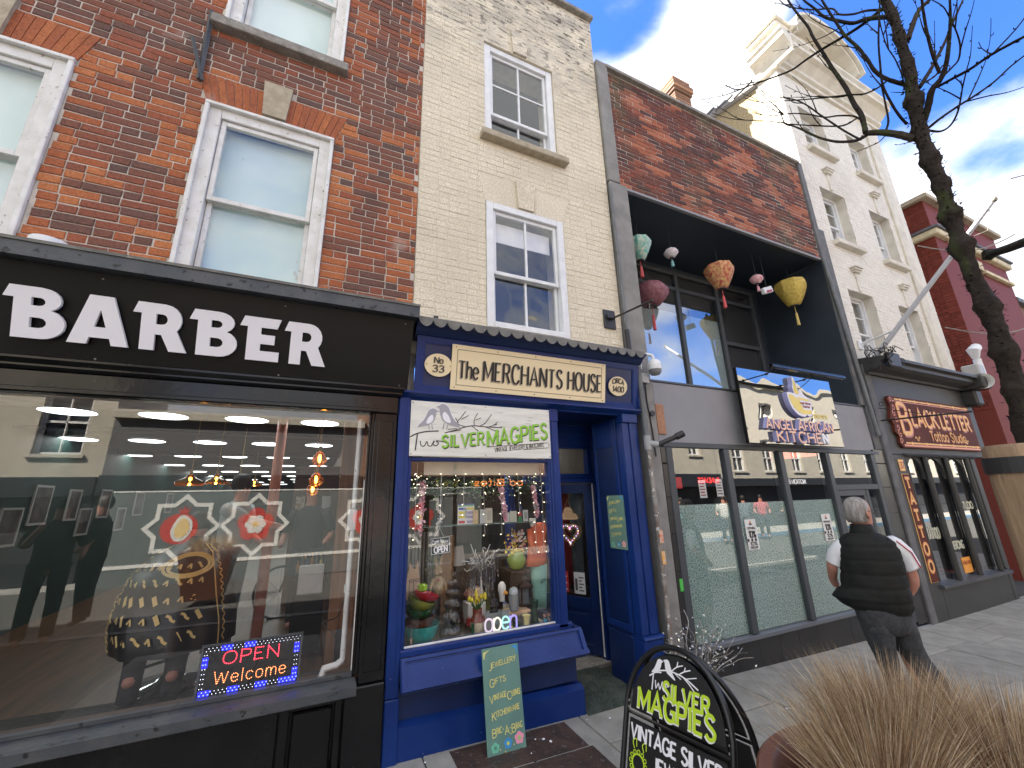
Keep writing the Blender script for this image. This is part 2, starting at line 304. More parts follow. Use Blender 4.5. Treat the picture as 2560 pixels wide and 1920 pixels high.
# ------------------------------------------------------------------ stroke lettering
G = {
'A':(.72,['0,0 .36,1 .72,0','.13,.34 .59,.34']),
'B':(.58,['0,0 0,1','~0,.985 .26,.985 .47,.93 .5,.76 .42,.57 .24,.53 0,.53','~.24,.52 .48,.47 .58,.27 .48,.06 .26,.015 0,.015']),
'C':(.66,['~.64,.8 .5,.97 .3,1 .1,.87 0,.5 .1,.13 .3,0 .5,.03 .66,.2']),
'D':(.66,['0,0 0,1','~0,.985 .3,.985 .55,.87 .66,.5 .55,.13 .3,.015 0,.015']),
'E':(.5,['0,0 0,1','0,.97 .5,.97','0,.52 .4,.52','0,.03 .5,.03']),
'F':(.48,['0,0 0,1','0,.97 .48,.97','0,.52 .38,.52']),
'G':(.68,['~.64,.82 .5,.97 .3,1 .1,.87 0,.5 .1,.13 .3,0 .52,.03 .66,.16','.66,.0 .66,.44 .4,.44']),
'H':(.62,['0,0 0,1','.62,0 .62,1','0,.52 .62,.52']),
'I':(.1,['.05,0 .05,1']),
'J':(.42,['~.4,1 .4,.6 .4,.22 .3,.03 .14,.0 0,.1']),
'K':(.6,['0,0 0,1','.56,1 .02,.46','.18,.6 .6,0']),
'L':(.46,['0,0 0,1','0,.03 .46,.03']),
'M':(.8,['0,0 0,1','0,1 .4,.2 .8,1','.8,1 .8,0']),
'N':(.64,['0,0 0,1','0,1 .64,0','.64,0 .64,1']),
'O':(.74,['~.37,1 .1,.87 0,.5 .1,.13 .37,0 .64,.13 .74,.5 .64,.87 .37,1']),
'P':(.54,['0,0 0,1','~0,.985 .28,.985 .5,.92 .54,.73 .48,.53 .28,.46 0,.46']),
'R':(.58,['0,0 0,1','~0,.985 .28,.985 .48,.92 .53,.74 .46,.56 .28,.5 0,.5','.28,.5 .58,0']),
'S':(.54,['~.5,.84 .38,.98 .2,1 .04,.88 .04,.7 .2,.56 .38,.46 .52,.32 .5,.12 .32,0 .16,.01 0,.16']),
'T':(.6,['.3,0 .3,1','0,.97 .6,.97']),
'U':(.62,['~0,1 0,.6 .02,.25 .14,.03 .31,0 .48,.03 .6,.25 .62,.6 .62,1']),
'V':(.68,['0,1 .34,0 .68,1']),
'W':(.96,['0,1 .24,0 .48,.9 .72,0 .96,1']),
'Y':(.64,['0,1 .32,.46 .64,1','.32,.46 .32,0']),
'X':(.6,['0,0 .6,1','0,1 .6,0']),
'Z':(.56,['0,.97 .56,.97 0,.03 .56,.03']),
'0':(.56,['~.28,1 .06,.86 0,.5 .06,.14 .28,0 .5,.14 .56,.5 .5,.86 .28,1']),
'1':(.24,['0,.78 .2,1 .2,0']),
'2':(.5,['~0,.8 .12,.97 .3,1 .48,.86 .46,.62 .24,.32 0,.03','0,.03 .5,.03']),
'3':(.5,['~.02,.86 .16,.98 .34,.98 .46,.84 .42,.62 .2,.54','~.2,.54 .42,.48 .5,.28 .4,.06 .2,0 0,.12']),
'4':(.56,['.4,0 .4,1 0,.3 .56,.3']),
'5':(.5,['.46,.97 .08,.97 .04,.55','~.04,.55 .22,.62 .42,.54 .5,.32 .4,.06 .18,0 0,.1']),
'7':(.48,['0,.97 .48,.97 .16,0']),
'8':(.5,['~.25,1 .06,.9 .06,.66 .25,.54 .44,.66 .44,.9 .25,1','~.25,.54 .02,.42 .0,.14 .25,0 .5,.14 .48,.42 .25,.54']),
'9':(.5,['~.46,.7 .34,.48 .14,.48 .02,.68 .08,.92 .26,1 .44,.9 .48,.6 .42,.2 .3,0 .1,.02']),
'%':(.8,['.1,0 .7,1','~.18,1 .04,.86 .18,.62 .32,.86 .18,1','~.62,.38 .48,.24 .62,0 .76,.24 .62,.38']),
'&':(.7,['~.68,0 .2,.62 .12,.86 .28,1 .42,.86 .36,.66 .06,.34 .04,.12 .22,0 .44,.06 .66,.42']),
'-':(.36,['.02,.45 .34,.45']), '.':(.1,['0,.03 .08,.03']), "'":(.1,['.05,1 .05,.8']), '/':(.4,['0,0 .4,1']),
'a':(.46,['~.42,.5 .26,.68 .06,.6 0,.34 .08,.06 .24,0 .42,.2','.43,.68 .43,0']),
'c':(.44,['~.42,.56 .28,.68 .08,.6 0,.34 .08,.08 .26,0 .44,.12']),
'd':(.46,['~.43,.5 .26,.68 .06,.6 0,.34 .08,.06 .24,0 .43,.2','.44,1.0 .44,0']),
'e':(.46,['~0,.37 .44,.37 .42,.56 .24,.68 .06,.6 0,.34 .08,.08 .26,0 .44,.12']),
'g':(.46,['~.42,.5 .26,.68 .06,.6 0,.34 .08,.08 .24,.02 .42,.2','~.43,.68 .43,.1 .4,-.2 .2,-.3 .02,-.22']),
'h':(.44,['0,0 0,1','~0,.4 .1,.62 .26,.68 .42,.56 .43,.3 .43,0']),
'i':(.08,['.04,0 .04,.66','.04,.86 .04,.94']),
'l':(.08,['.04,0 .04,1']),
'm':(.72,['0,0 0,.68','~0,.42 .1,.64 .22,.68 .34,.56 .36,.3 .36,0','~.36,.42 .46,.64 .58,.68 .7,.56 .72,.3 .72,0']),
'n':(.44,['0,0 0,.68','~0,.4 .1,.62 .26,.68 .42,.56 .43,.3 .43,0']),
'o':(.48,['~.24,.68 .06,.6 0,.34 .06,.08 .24,0 .42,.08 .48,.34 .42,.6 .24,.68']),
'p':(.46,['0,-.32 0,.68','~0,.46 .14,.66 .3,.66 .44,.5 .44,.2 .3,.02 .14,.02 0,.2']),
'r':(.32,['0,0 0,.68','~0,.4 .1,.62 .3,.66']),
's':(.38,['~.34,.58 .2,.68 .04,.6 .06,.42 .28,.3 .36,.14 .2,0 0,.1']),
't':(.3,['~.12,1 .12,.3 .16,.04 .3,.02','-.02,.66 .3,.66']),
'u':(.44,['~0,.68 0,.3 .04,.06 .2,0 .38,.1 .43,.3','.43,.68 .43,0']),
'k':(.42,['0,0 0,1','.38,.66 .02,.26','.14,.38 .42,0']),
'w':(.66,['0,.68 .17,0 .33,.6 .5,0 .66,.68']),
'y':(.44,['0,.68 .22,.02','~.44,.68 .22,.02 .12,-.26 0,-.28']),
'f':(.32,['~.32,.96 .2,1 .12,.86 .12,0','0,.66 .3,.66']),
'b':(.46,['0,0 0,1','~0,.46 .14,.66 .3,.66 .44,.5 .44,.2 .3,.02 .14,.02 0,.2']),
'v':(.44,['0,.68 .22,0 .44,.68']),
'!':(.1,['.05,.3 .05,1','.05,0 .05,.06']),
}
def catmull(p, k=5):
 q = [p[0]]+p+[p[-1]]; out = []
 if (p[0]-p[-1]).length < 1e-6: q = [p[-2]]+p+[p[1]]
 for i in range(1, len(q)-2):
  a, b, c, d = q[i-1], q[i], q[i+1], q[i+2]
  for j in range(k):
   t = j/k
   out.append(0.5*((2*b)+(c-a)*t+(2*a-5*b+4*c-d)*t*t+(3*b-3*c+d-a)*t**3))
 out.append(p[-1]); return out
def glyph(ch):
 w, ss = G[ch]; res = []
 for s in ss:
  sm = s.startswith('~'); p = [Vector((*map(float, q.split(',')), 0)).to_2d() for q in s.strip('~').split()]
  res.append((catmull(p) if sm else p, sm))
 return w, res
def layout(text, sp=.16, space=.4):
 x = 0; out = []
 for ch in text:
  if ch == ' ': x += space; continue
  w, st = glyph(ch)
  for p, sm in st: out.append(([Vector((q.x+x, q.y)) for q in p], sm, ch))
  x += w+sp
 return out, x-sp
def ribbon(mb, p, w, O, U, V, N, d, th, contrast=0.0):
 n = len(p)
 if n < 2: return
 closed = (p[0]-p[-1]).length < 1e-6 and n > 3
 A = []; B = []
 for i in range(n):
  if closed: a = p[(i-1) % (n-1)]; b = p[(i+1) % (n-1)] if i < n-1 else p[1]
  else: a = p[max(i-1, 0)]; b = p[min(i+1, n-1)]
  d1 = (p[i]-a); d2 = (b-p[i])
  if d1.length < 1e-9: d1 = d2
  if d2.length < 1e-9: d2 = d1
  d1 = d1.normalized(); d2 = d2.normalized(); t = (d1+d2)
  if t.length < .2: t = d2
  t.normalize(); nn = Vector((-t.y, t.x)); c = max(.45, t.dot(d2))
  ww = w*(1-contrast*(1-abs(t.y)))/2/c
  A.append(p[i]+nn*ww); B.append(p[i]-nn*ww)
 O, U, V, N = Vector(O), Vector(U), Vector(V), Vector(N); P = lambda q, h: O+U*q.x+V*q.y+N*h
 vs = [P(q, d+th) for q in A]+[P(q, d+th) for q in B]+[P(q, d) for q in A]+[P(q, d) for q in B]; fs = []
 for i in range(n-1):
  fs += [(i, i+1, n+i+1, n+i), (i, 2*n+i, 2*n+i+1, i+1), (n+i, n+i+1, 3*n+i+1, 3*n+i)]
 if not closed: fs += [(0, n, 3*n, 2*n), (n-1, 3*n-1, 4*n-1, 2*n-1)]
 mb.add(vs, fs)
def write(mb, text, O, U, V, N, h, w=.12, fit=None, sp=.16, space=.4, serif=0, contrast=0, th=.0012, slant=0, arc=0, wob=0, align='l', grow=None):
 """letters as thin raised ribbons; h cap height, w stroke in cap heights"""
 st, tw = layout(text, sp, space); sx = h if fit is None else fit/tw
 U, V, N, O = Vector(U).normalized(), Vector(V).normalized(), Vector(N).normalized(), Vector(O)
 if align == 'c': O = O-U*(tw*sx/2)
 k = 0
 for p, sm, ch in st:
  k += 1
  hh = h
  q = []
  for a in p:
   g = 1 if grow is None else grow(a.x/tw)
   q.append(Vector((a.x*sx+a.y*h*slant, a.y*h*g + arc*((a.x/tw-.5)**2*-4+1)+(math.sin(a.x*9)*wob*h if wob else 0))))
  ribbon(mb, q, w*h, O, U, V, N, .0002*(k % 7), th, contrast)
  if serif and not sm:
   for e, f in ((0, 1), (-1, -2)):
    a, b = p[e], p[f]; dd = (b-a)
    if abs(a.y) < .02 or abs(a.y-1) < .02:
     if abs(dd.y) > .3*abs(dd.x):
      yy = a.y+(.04 if a.y < .5 else -.04)
      s0 = [Vector(((a.x-serif*.5)*sx+yy*h*slant, yy*h*(1 if grow is None else grow(a.x/tw))+arc*((a.x/tw-.5)**2*-4+1))), Vector(((a.x+serif*.5)*sx+yy*h*slant, yy*h*(1 if grow is None else grow(a.x/tw))+arc*((a.x/tw-.5)**2*-4+1)))]
      k += 1; ribbon(mb, s0, .085*h, O, U, V, N, .0002*(k % 7)+.0001, th)
 return tw*sx
def ell(cx, cy, rx, ry, n=24, a0=0): return [(cx+rx*math.cos(a0+2*PI*i/n), cy+ry*math.sin(a0+2*PI*i/n)) for i in range(n)]
FX, FZ, FN = Vector((1, 0, 0)), Vector((0, 0, 1)), Vector((0, -1, 0))   # facade frame
def gz(x, y=0.0):      # pavement height
 return 0.13-0.0205*min(x, 7.3)+0.024*y
# ------------------------------------------------------------------ palette
BR_RED = brick_mat('brick_red', [(0.0, (.12, .075, .065)), (.25, (.18, .082, .060)), (.5, (.27, .088, .052)), (.75, (.36, .115, .05)), (1, (.46, .17, .07))], mott=.3,
     stain=[((.42, .34, .30), (3.5, 3.5, 3.5), .66, .76, .55, None), ((.05, .045, .045), (2.2, 2.2, 2.2), .60, .78, .6, None)])
BR_DARK = brick_mat('brick_brown', [(0.0, (.06, .038, .036)), (.35, (.13, .05, .04)), (.65, (.24, .074, .046)), (1, (.40, .14, .075))], mott=.3,
     stain=[((.12, .115, .06), (2.6, 2.6, .5), .50, .68, .75, (5.6, 6.7, 2)), ((.5, .48, .45), (8, 8, 8), .72, .78, .6, None), ((.10, .095, .055), (1.1, 1.1, .25), .55, .66, .5, None)])
BR_CREAM = brick_mat('painted_brick_cream', [(0, (.68, .605, .465)), (1, (.76, .69, .55))], mott=.5, bump=.35, rough=.75,
      stain=[((.32, .29, .25), (2.6, 2.6, 5), .40, .62, .8, (5.4, 7.0, 2)), ((.09, .08, .07), (9, 9, 22), .545, .60, .9, (5.7, 6.9, 2)), ((.48, .42, .33), (1.5, 1.5, 1.5), .45, .7, .4, None), ((.24, .19, .15), (9, 9, 60), .70, .75, .7, None)])
BR_WHITE = brick_mat('painted_brick_white', [(0, (.69, .655, .58)), (1, (.76, .72, .65))], mott=.5, bump=.3, rough=.8,
      stain=[((.45, .41, .35), (1.2, 1.2, .8), .5, .75, .45, None), ((.25, .22, .18), (10, 10, 40), .71, .76, .6, None)])
BR_MAROON = brick_mat('painted_brick_maroon', [(0, (.15, .032, .02)), (1, (.22, .046, .03))], mott=.5, bump=.3, rough=.7)
BR_OLD = brick_mat('brick_chimney', [(0, (.12, .07, .05)), (1, (.36, .2, .13))], mott=.3)
MORTAR = mat('mortar', (.62, .57, .50), (.44, .40, .35), scale=9, rough=.95, bump=.5, bscale=120)
MORTAR_D = mat('mortar_grey', (.33, .30, .27), (.22, .2, .18), scale=9, rough=.95)
CREAM_B = mat('cream_joint', (.67, .60, .47), (.57, .51, .40), scale=14, rough=.9)
WHITE_B = mat('white_joint', (.70, .66, .59), (.62, .58, .51), scale=14, rough=.9)
STONE = mat('stone', (.44, .38, .28), (.34, .29, .21), scale=18, rough=.9, bump=.5, bscale=90, c3=(.2, .17, .13), s3=60)
STONE_G = mat('stone_grey', (.30, .28, .25), (.2, .185, .165), scale=12, rough=.9, bump=.6, bscale=70, c3=(.42, .4, .36), s3=45, l3=.62, h3=.7)
STONE_W = mat('white_render', (.68, .64, .55), (.56, .52, .44), scale=5, rough=.85, bump=.3, bscale=60, c3=(.3, .27, .22), s3=24, l3=.68, h3=.78)
PEBBLE = mat('pebble_dash', (.52, .44, .27), (.22, .17, .10), scale=60, rough=1, bump=3, bscale=55, lo=.4, hi=.6)
CONC = mat('concrete', (.27, .26, .245), (.2, .195, .185), scale=7, rough=.9, bump=.4, bscale=180, c3=(.36, .35, .33), s3=220, l3=.6, h3=.7)
CONC_D = mat('concrete_painted', (.15, .15, .15), (.11, .11, .115), scale=7, rough=.85, bump=.3, bscale=180)
SLAB = mat('paving_stone', (.30, .29, .265), (.22, .215, .195), scale=7, rough=.88, bump=.5, bscale=110, c3=(.21, .205, .19), s3=90, l3=.6, h3=.75)
SLAB2 = mat('paving_stone_b', (.345, .335, .305), (.26, .252, .228), scale=6, rough=.88, bump=.5, bscale=110, c3=(.24, .23, .21), s3=80, l3=.6, h3=.75)
GRIT = mat('joint_grit', (.07, .068, .06), (.045, .043, .04), scale=40, rough=1)
ASPH = mat('asphalt', (.075, .074, .07), (.055, .054, .052), scale=30, rough=.9, bump=.5, bscale=200)
BLACKP = mat('black_gloss_paint', (.006, .006, .007), (.011, .011, .011), scale=5, rough=.14, bump=.12, bscale=14, spec=.38, c3=(.10, .095, .085), s3=55, l3=.72, h3=.76)
BLACKS = mat('black_satin_panel', (.008, .008, .008), rough=.35, spec=.22)
NAVYC = mat('dark_blue_grey_paint', (.045, .052, .062), (.075, .078, .08), scale=7, rough=.5, bump=.3, bscale=40, c3=(.01, .01, .01), s3=22, l3=.62, h3=.68)
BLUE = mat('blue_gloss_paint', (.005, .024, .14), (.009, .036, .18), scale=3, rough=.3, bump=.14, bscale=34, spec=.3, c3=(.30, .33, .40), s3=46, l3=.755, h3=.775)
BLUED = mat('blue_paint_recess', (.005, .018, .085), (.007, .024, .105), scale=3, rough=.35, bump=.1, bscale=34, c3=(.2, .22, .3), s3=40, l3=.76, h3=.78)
WHITEP = mat('white_paint', (.74, .74, .73), (.62, .61, .58), scale=9, rough=.5, bump=.3, bscale=60, c3=(.30, .26, .21), s3=38, l3=.66, h3=.72)
WHITEN = mat('white_paint_clean', (.76, .77, .78), (.68, .69, .70), scale=9, rough=.42, bump=.15, bscale=60, c3=(.4, .37, .32), s3=30, l3=.72, h3=.76)
LEAD = mat('zinc_sheet', (.19, .185, .165), (.13, .128, .115), scale=12, rough=.6, bump=.4, bscale=60, metal=.2, c3=(.27, .26, .22), s3=24)
CREAMS = mat('cream_sign', (.88, .74, .47), (.84, .70, .44), scale=2, rough=.45)
CREAML = mat('cream_line', (.33, .27, .17), rough=.6)
INK = mat('black_letter', (.022, .018, .016), rough=.5)
SHADOWL = mat('grey_letter', (.36, .31, .23), rough=.6)
WHITEL = mat('white_letter', (.84, .83, .87), rough=.45)
LEADP = mat('grey_pipe', (.16, .17, .17), (.11, .115, .12), scale=9, rough=.5)
BLKPIPE = mat('black_pipe', (.022, .022, .024), rough=.45)
SLATE = mat('slate', (.09, .09, .10), (.14, .14, .15), scale=9, rough=.7)
DKGREY = mat('dark_grey_paint', (.045, .052, .058), (.055, .062, .07), scale=3, rough=.5, bump=.1, bscale=60)
DKCLAD = mat('charcoal_cladding', (.022, .031, .044), (.029, .040, .055), scale=3, rough=.4, bump=.05, bscale=60)
GREYP = mat('grey_panel', (.27, .27, .285), (.24, .24, .255), scale=3, rough=.7, bump=.2, bscale=120)
TATGREY = mat('tattoo_grey_paint', (.034, .034, .033), (.045, .045, .043), scale=4, rough=.55, bump=.2, bscale=90)
TILEB = mat('black_tile', (.022, .021, .022), (.032, .03, .03), scale=3, rough=.28)
GLASS = glass_mat('window_glass', refl=.8, base=.10)
GLASS_D = glass_mat('shop_glass', refl=.8, base=.135)
GLASS_UP = glass_mat('old_glass', refl=.75, base=.16, wav=.015, wscale=2.2)
GLASS_F = glass_mat('restaurant_glass', refl=1.0, base=.20)
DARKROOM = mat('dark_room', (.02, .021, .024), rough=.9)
# ------------------------------------------------------------------ walls
def brick_unit(L, H, dep, seed, t):
 r = random.Random(seed); mb = MB(local=True); a, b = L/2, H/2; j = lambda s=.0018: r.uniform(-s, s)
 pr = r.uniform(-.002, .0028); bv = .004
 o = [(-a+j(), -b+j()), (a+j(), -b+j()), (a+j(), b+j()), (-a+j(), b+j())]
 fr = [(x*(1-bv/a)+0, -pr, z*(1-bv/b)) for x, z in o]; ed = [(x, bv*.8-pr, z) for x, z in o]; bk = [(x, dep, z) for x, z in o]
 fs = [(0, 1, 2, 3)]
 for i in range(4):
  k = (i+1) % 4; fs += [(i, i+4, k+4, k), (i+4, i+8, k+8, k+4)]
 return mb.add(fr+ed+bk, fs, t)
BRICK_CACHE = {}
def bricks(parent, m, x0, x1, z0, z1, y=0.0, holes=(), course=.0605, LS=.182, LH=.088, gap=.0085, dep=.02, vf=None, nmax=300, xf=None, name='brick', bond='flemish', seed=1, mcat=None, skipvis=False):
 """every brick its own piece: the ones that show largest are objects, the rest one joined part"""
 r = random.Random(seed); pcs = []; k = 0; z = z0
 while z < z1-.02:
  zt = min(z+course, z1); zc = (z+zt)/2
  spans = [(x0, x1)]
  for h in holes:
   iv = h(zc)
   if not iv: continue
   ns = []
   for a, b in spans:
    if iv[1] <= a or iv[0] >= b: ns.append((a, b)); continue
    if iv[0] > a: ns.append((a, iv[0]))
    if iv[1] < b: ns.append((iv[1], b))
   spans = ns
  u = x0-LS*((k % 2)*.5+r.uniform(0, .12)); cells = []
  i = k
  while u < x1:
   L = (LS if i % 2 == 0 else LH) if bond == 'flemish' else LS
   if bond == 'flemish' and r.random() < .12: L = LS if L == LH else LH
   cells.append((u, u+L)); u += L+gap; i += 1
  for a, b in cells:
   for s, e in spans:
    aa, bb = max(a, s), min(b, e)
    if bb-aa > .025: pcs.append(((aa+bb)/2, zc, bb-aa, zt-z-gap, vf(.5*(aa+bb), zc, r) if vf else r.random()))
  z += course; k += 1
 def score(p):
  w = Vector((p[0], y, p[1])) if xf is None else xf @ Vector((p[0], 0, p[1]))
  d = w-CAM; f = d.dot(RF)
  if f < .1: return 1e9
  X, Y = 1280+1021*d.dot(RR)/f, 960+1021*d.dot(RD)/f
  return d.length if (-40 < X < 2600 and -40 < Y < 1960) else 500+d.length
 pcs.sort(key=score)
 if skipvis: pcs = [p for p in pcs if score(p) < 500 or skipvis == 'all']
 joined = MB(local=xf is not None)
 for n, p in enumerate(pcs):
  cx, cz, L, H, v = p
  if n < nmax and xf is None:
   key = (m.name, round(L*125), round(H*500), round(v*7), r.randrange(2), dep)
   if key not in BRICK_CACHE: BRICK_CACHE[key] = brick_unit(round(L*125)/125, H, dep, hash(key[1:]) & 0xffff, round(v*7)/7).mesh(name, m)
   o = bpy.data.objects.new(name, BRICK_CACHE[key]); COL.objects.link(o); o.parent = parent
   o.matrix_parent_inverse = wm(parent).inverted(); o.location = (cx, y, cz); o.rotation_euler = (r.uniform(-.02, .02), r.uniform(-.006, .006), r.uniform(-.012, .012))
  else:
   u = brick_unit(L, H, dep, r.randrange(9999), v)
   M = Matrix.Translation((cx, 0 if xf is not None else y, cz))
   if xf is not None: M = xf @ M
   joined.add([M @ Vector(q) for q in u.v], u.f, v)
 if joined.v:
  joined.local = False
  joined.build(name+'work', m, parent, kind='stuff')
def rect_hole(a, b, c, d): return lambda z: (a, b) if c < z < d else None
def trap_hole(cx, w0, w1, z0, z1): return lambda z: (cx-(w0+(w1-w0)*(z-z0)/(z1-z0))/2, cx+(w0+(w1-w0)*(z-z0)/(z1-z0))/2) if z0 < z < z1 else None
def slab_wall(mb, x0, x1, z0, z1, y0, y1, holes):
 """plain wall body between y0 and y1 with rectangular openings, butted pieces"""
 zs = sorted({z0, z1, *[h[2] for h in holes], *[h[3] for h in holes]}); zs = [z for z in zs if z0 <= z <= z1]
 for a, b in zip(zs, zs[1:]):
  cuts = sorted([(max(h[0], x0), min(h[1], x1)) for h in holes if h[2] <= a+1e-6 and h[3] >= b-1e-6]); x = x0
  for c, d in cuts:
   if c > x: mb.box(x, c, y0, y1, a, b)
   x = max(x, d)
  if x < x1: mb.box(x, x1, y0, y1, a, b)
def sash(parent, x0, x1, z0, z1, y=0.02, fw=.07, meet=None, cols=1, rows=(1, 1), paint=WHITEP, glass=GLASS, blind=None, dark=None, bars=.018, depth=.07, boxw=None, dy=.03, label=None):
 """box sash window: outer case, two sashes (upper proud), panes. parts: window > frame, sash, pane, glazing_bar"""
 w = bpy.data.objects.new('window', None); COL.objects.link(w); w.parent = parent; w.matrix_parent_inverse = wm(parent).inverted(); w.location = ((x0+x1)/2, y, z0)
 if label: w['label'] = label
 b = boxw or fw
 f = MB(); f.box(x0, x0+b, y, y+depth, z0, z1, .004); f.box(x1-b, x1, y, y+depth, z0, z1, .004); f.box(x0+b, x1-b, y+.002, y+depth, z1-b, z1, .004); f.box(x0+b, x1-b, y-.01, y+depth, z0, z0+b*.8, .004)
 f.build('frame', paint, w)
 ix0, ix1, iz0, iz1 = x0+b+.004, x1-b-.004, z0+b*.8+.002, z1-b-.003; meet = meet or (iz0+iz1)/2
 for s, (a, c, yy) in enumerate(((meet-.018, iz1, y+dy), (iz0, meet+.018, y+dy+.038))):
  sw = .032; sm = MB()
  sm.box(ix0, ix0+sw, yy, yy+.035, a, c, .003); sm.box(ix1-sw, ix1, yy, yy+.035, a, c, .003)
  sm.box(ix0+sw, ix1-sw, yy+.001, yy+.034, a, a+.036, .003); sm.box(ix0+sw, ix1-sw, yy+.001, yy+.034, c-.036, c, .003)
  sm.build('sash', paint, w)
  gx0, gx1, ga, gc = ix0+sw, ix1-sw, a+.036, c-.036; nr = rows[s]
  if cols > 1 or nr > 1:
   bm = MB()
   for i in range(1, cols): xx = gx0+(gx1-gx0)*i/cols; bm.box(xx-bars/2, xx+bars/2, yy+.004, yy+.03, ga, gc, .002)
   for i in range(1, nr): zz = ga+(gc-ga)*i/nr; bm.box(gx0, gx1, yy+.006, yy+.028, zz-bars/2, zz+bars/2, .002)
   bm.build('glazing_bar', paint, w)
  for i in range(cols):
   for j in range(nr):
    xa = gx0+(gx1-gx0)*i/cols+(bars/2 if i else 0); xb = gx0+(gx1-gx0)*(i+1)/cols-(bars/2 if i < cols-1 else 0)
    za = ga+(gc-ga)*j/nr+(bars/2 if j else 0); zb = ga+(gc-ga)*(j+1)/nr-(bars/2 if j < nr-1 else 0)
    MB().box(xa, xb, yy+.016, yy+.020, za, zb).build('pane', glass, w)
 if blind: MB().box(ix0, ix1, y+dy+.09, y+dy+.095, iz0, iz1).build('window_film', blind, w)
 if dark:
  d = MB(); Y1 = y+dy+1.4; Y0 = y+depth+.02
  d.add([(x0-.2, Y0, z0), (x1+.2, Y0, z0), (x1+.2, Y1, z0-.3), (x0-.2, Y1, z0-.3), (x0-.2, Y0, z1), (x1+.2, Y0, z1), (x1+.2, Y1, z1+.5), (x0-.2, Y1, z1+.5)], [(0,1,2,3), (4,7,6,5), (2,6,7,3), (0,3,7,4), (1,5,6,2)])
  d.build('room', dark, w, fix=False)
 return w
# ------------------------------------------------------------------ ground
def ground():
 g = MB(); r = 600
 g.add([(-r, -4.7, gz(0)-.26), (r, -4.7, gz(0)-.26), (r, r, gz(0)-.26), (-r, r, gz(0)-.26)], [(0, 1, 2, 3)])
 rd = MB(); xs = [-600, -60, 0, 7.3, 60, 600]
 for i in range(len(xs)-1):
  rd.add([(xs[i], -10.2, gz(xs[i] if xs[i] > -61 else -60)-.34), (xs[i+1], -10.2, gz(max(xs[i+1], -60))-.34), (xs[i+1], -4.6, gz(max(xs[i+1], -60), -4.6)-.12), (xs[i], -4.6, gz(max(xs[i], -60), -4.6)-.12)], [(0, 1, 2, 3)])
 structure(rd.build('road', ASPH))
 far = MB(); far.add([(-600, -600, -.2), (600, -600, -.2), (600, -10.2, -.2), (-600, -10.2, -.2)], [(0, 1, 2, 3)])
 structure(g.build('ground', GRIT)); structure(far.build('far_ground', SLAB))
 p = MB()
 xs = [-60, -3, 7.3, 14, 60]
 for i in range(len(xs)-1):
  a, b = xs[i], xs[i+1]
  p.add([(a, -4.45, gz(a, -4.45)-.01), (b, -4.45, gz(b, -4.45)-.01), (b, 1.6, gz(b, 1.6)-.01), (a, 1.6, gz(a, 1.6)-.01)], [(0, 1, 2, 3)])
 P = structure(p.build('pavement', GRIT, fix=False))
 k = MB()
 for i in range(-8, 20):
  a, b = i*.915, i*.915+.905
  k.add([(a, -4.6, gz(a, -4.6)-.13), (b, -4.6, gz(b, -4.6)-.13), (b, -4.6, gz(b, -4.6)), (a, -4.6, gz(a, -4.6)), (a, -4.45, gz(a, -4.45)), (b, -4.45, gz(b, -4.45))], [(0, 1, 2, 3), (3, 2, 5, 4)])
 structure(k.build('kerb', CONC, fix=False))
 r = random.Random(5); x = -1.6; n = 0; i = 0
 while x < 15.5:
  w = r.choice((.45, .6, .6, .52)); y = -.02 - r.uniform(0, .5)
  yy = .0
  while yy > (-2.6 if x < 9 else -3.4):
   L = r.uniform(.55, .95); y1 = yy-(L if yy < 0 else r.uniform(.3, .9))
   h = r.uniform(-.002, .0025)
   if not (0.8 < x+w/2 < 1.65 and yy > -.3) or True:
    c = [(x+.004, y1+.004), (x+w-.004, y1+.004), (x+w-.004, yy-.004), (x+.004, yy-.004)]
    cx, cy = x+w/2, (yy+y1)/2
    mb = MB(local=True)
    top = [(a-cx, b-cy, gz(a, b)-gz(cx, cy)+r.uniform(-.001, .001)) for a, b in c]
    ins = [(a*(1-.006/(w/2)), b*(1-.006/abs(y1-yy)*2), q) for a, b, q in top]; lo = [(a, b, q-.004) for a, b, q in top]; bt = [(a, b, q-.03) for a, b, q in top]
    fs = [(0, 1, 2, 3)]
    for q in range(4):
     e = (q+1) % 4; fs += [(q, q+4, e+4, e), (q+4, q+8, e+8, e+4)]
    mb.add(ins+lo+bt, fs)
    if n < 298:
     o = mb.build('paving_slab', SLAB if r.random() < .6 else SLAB2, P, fix=False); o.location = (cx, cy, gz(cx, cy)+h); n += 1
   yy = y1
  x += w; i += 1
 # entrance step of the shop doorway
 return P
PAVE = ground()
def prism_h(mb, polys, O, U, V, N, d0, d1, t=0.5):
 O, U, V, N = Vector(O), Vector(U), Vector(V), Vector(N)
 allp = [q for p in polys for q in p]; n = len(allp)
 tr = geometry.tessellate_polygon([[Vector((a, b, 0)) for a, b in p] for p in polys])
 vs = [O+U*a+V*b+N*d1 for a, b in allp]+[O+U*a+V*b+N*d0 for a, b in allp]
 fs = [tuple(x) for x in tr]+[tuple(i+n for i in x[::-1]) for x in tr]; o = 0
 for p in polys:
  m = len(p); fs += [(o+i, o+(i+1) % m, o+(i+1) % m+n, o+i+n) for i in range(m)]; o += m
 mb.add(vs, fs, t)
def sm2(pts, k=5, closed=True):
 p = [Vector(q) for q in pts]
 if closed: p = p+[p[0]]
 c = catmull(p, k); return [tuple(q) for q in (c[:-1] if closed else c)]
def arc_(cx, cy, rx, ry, a0, a1, n=8): return [(cx+rx*math.cos(math.radians(a0+(a1-a0)*i/n)), cy+ry*math.sin(math.radians(a0+(a1-a0)*i/n))) for i in range(n+1)]
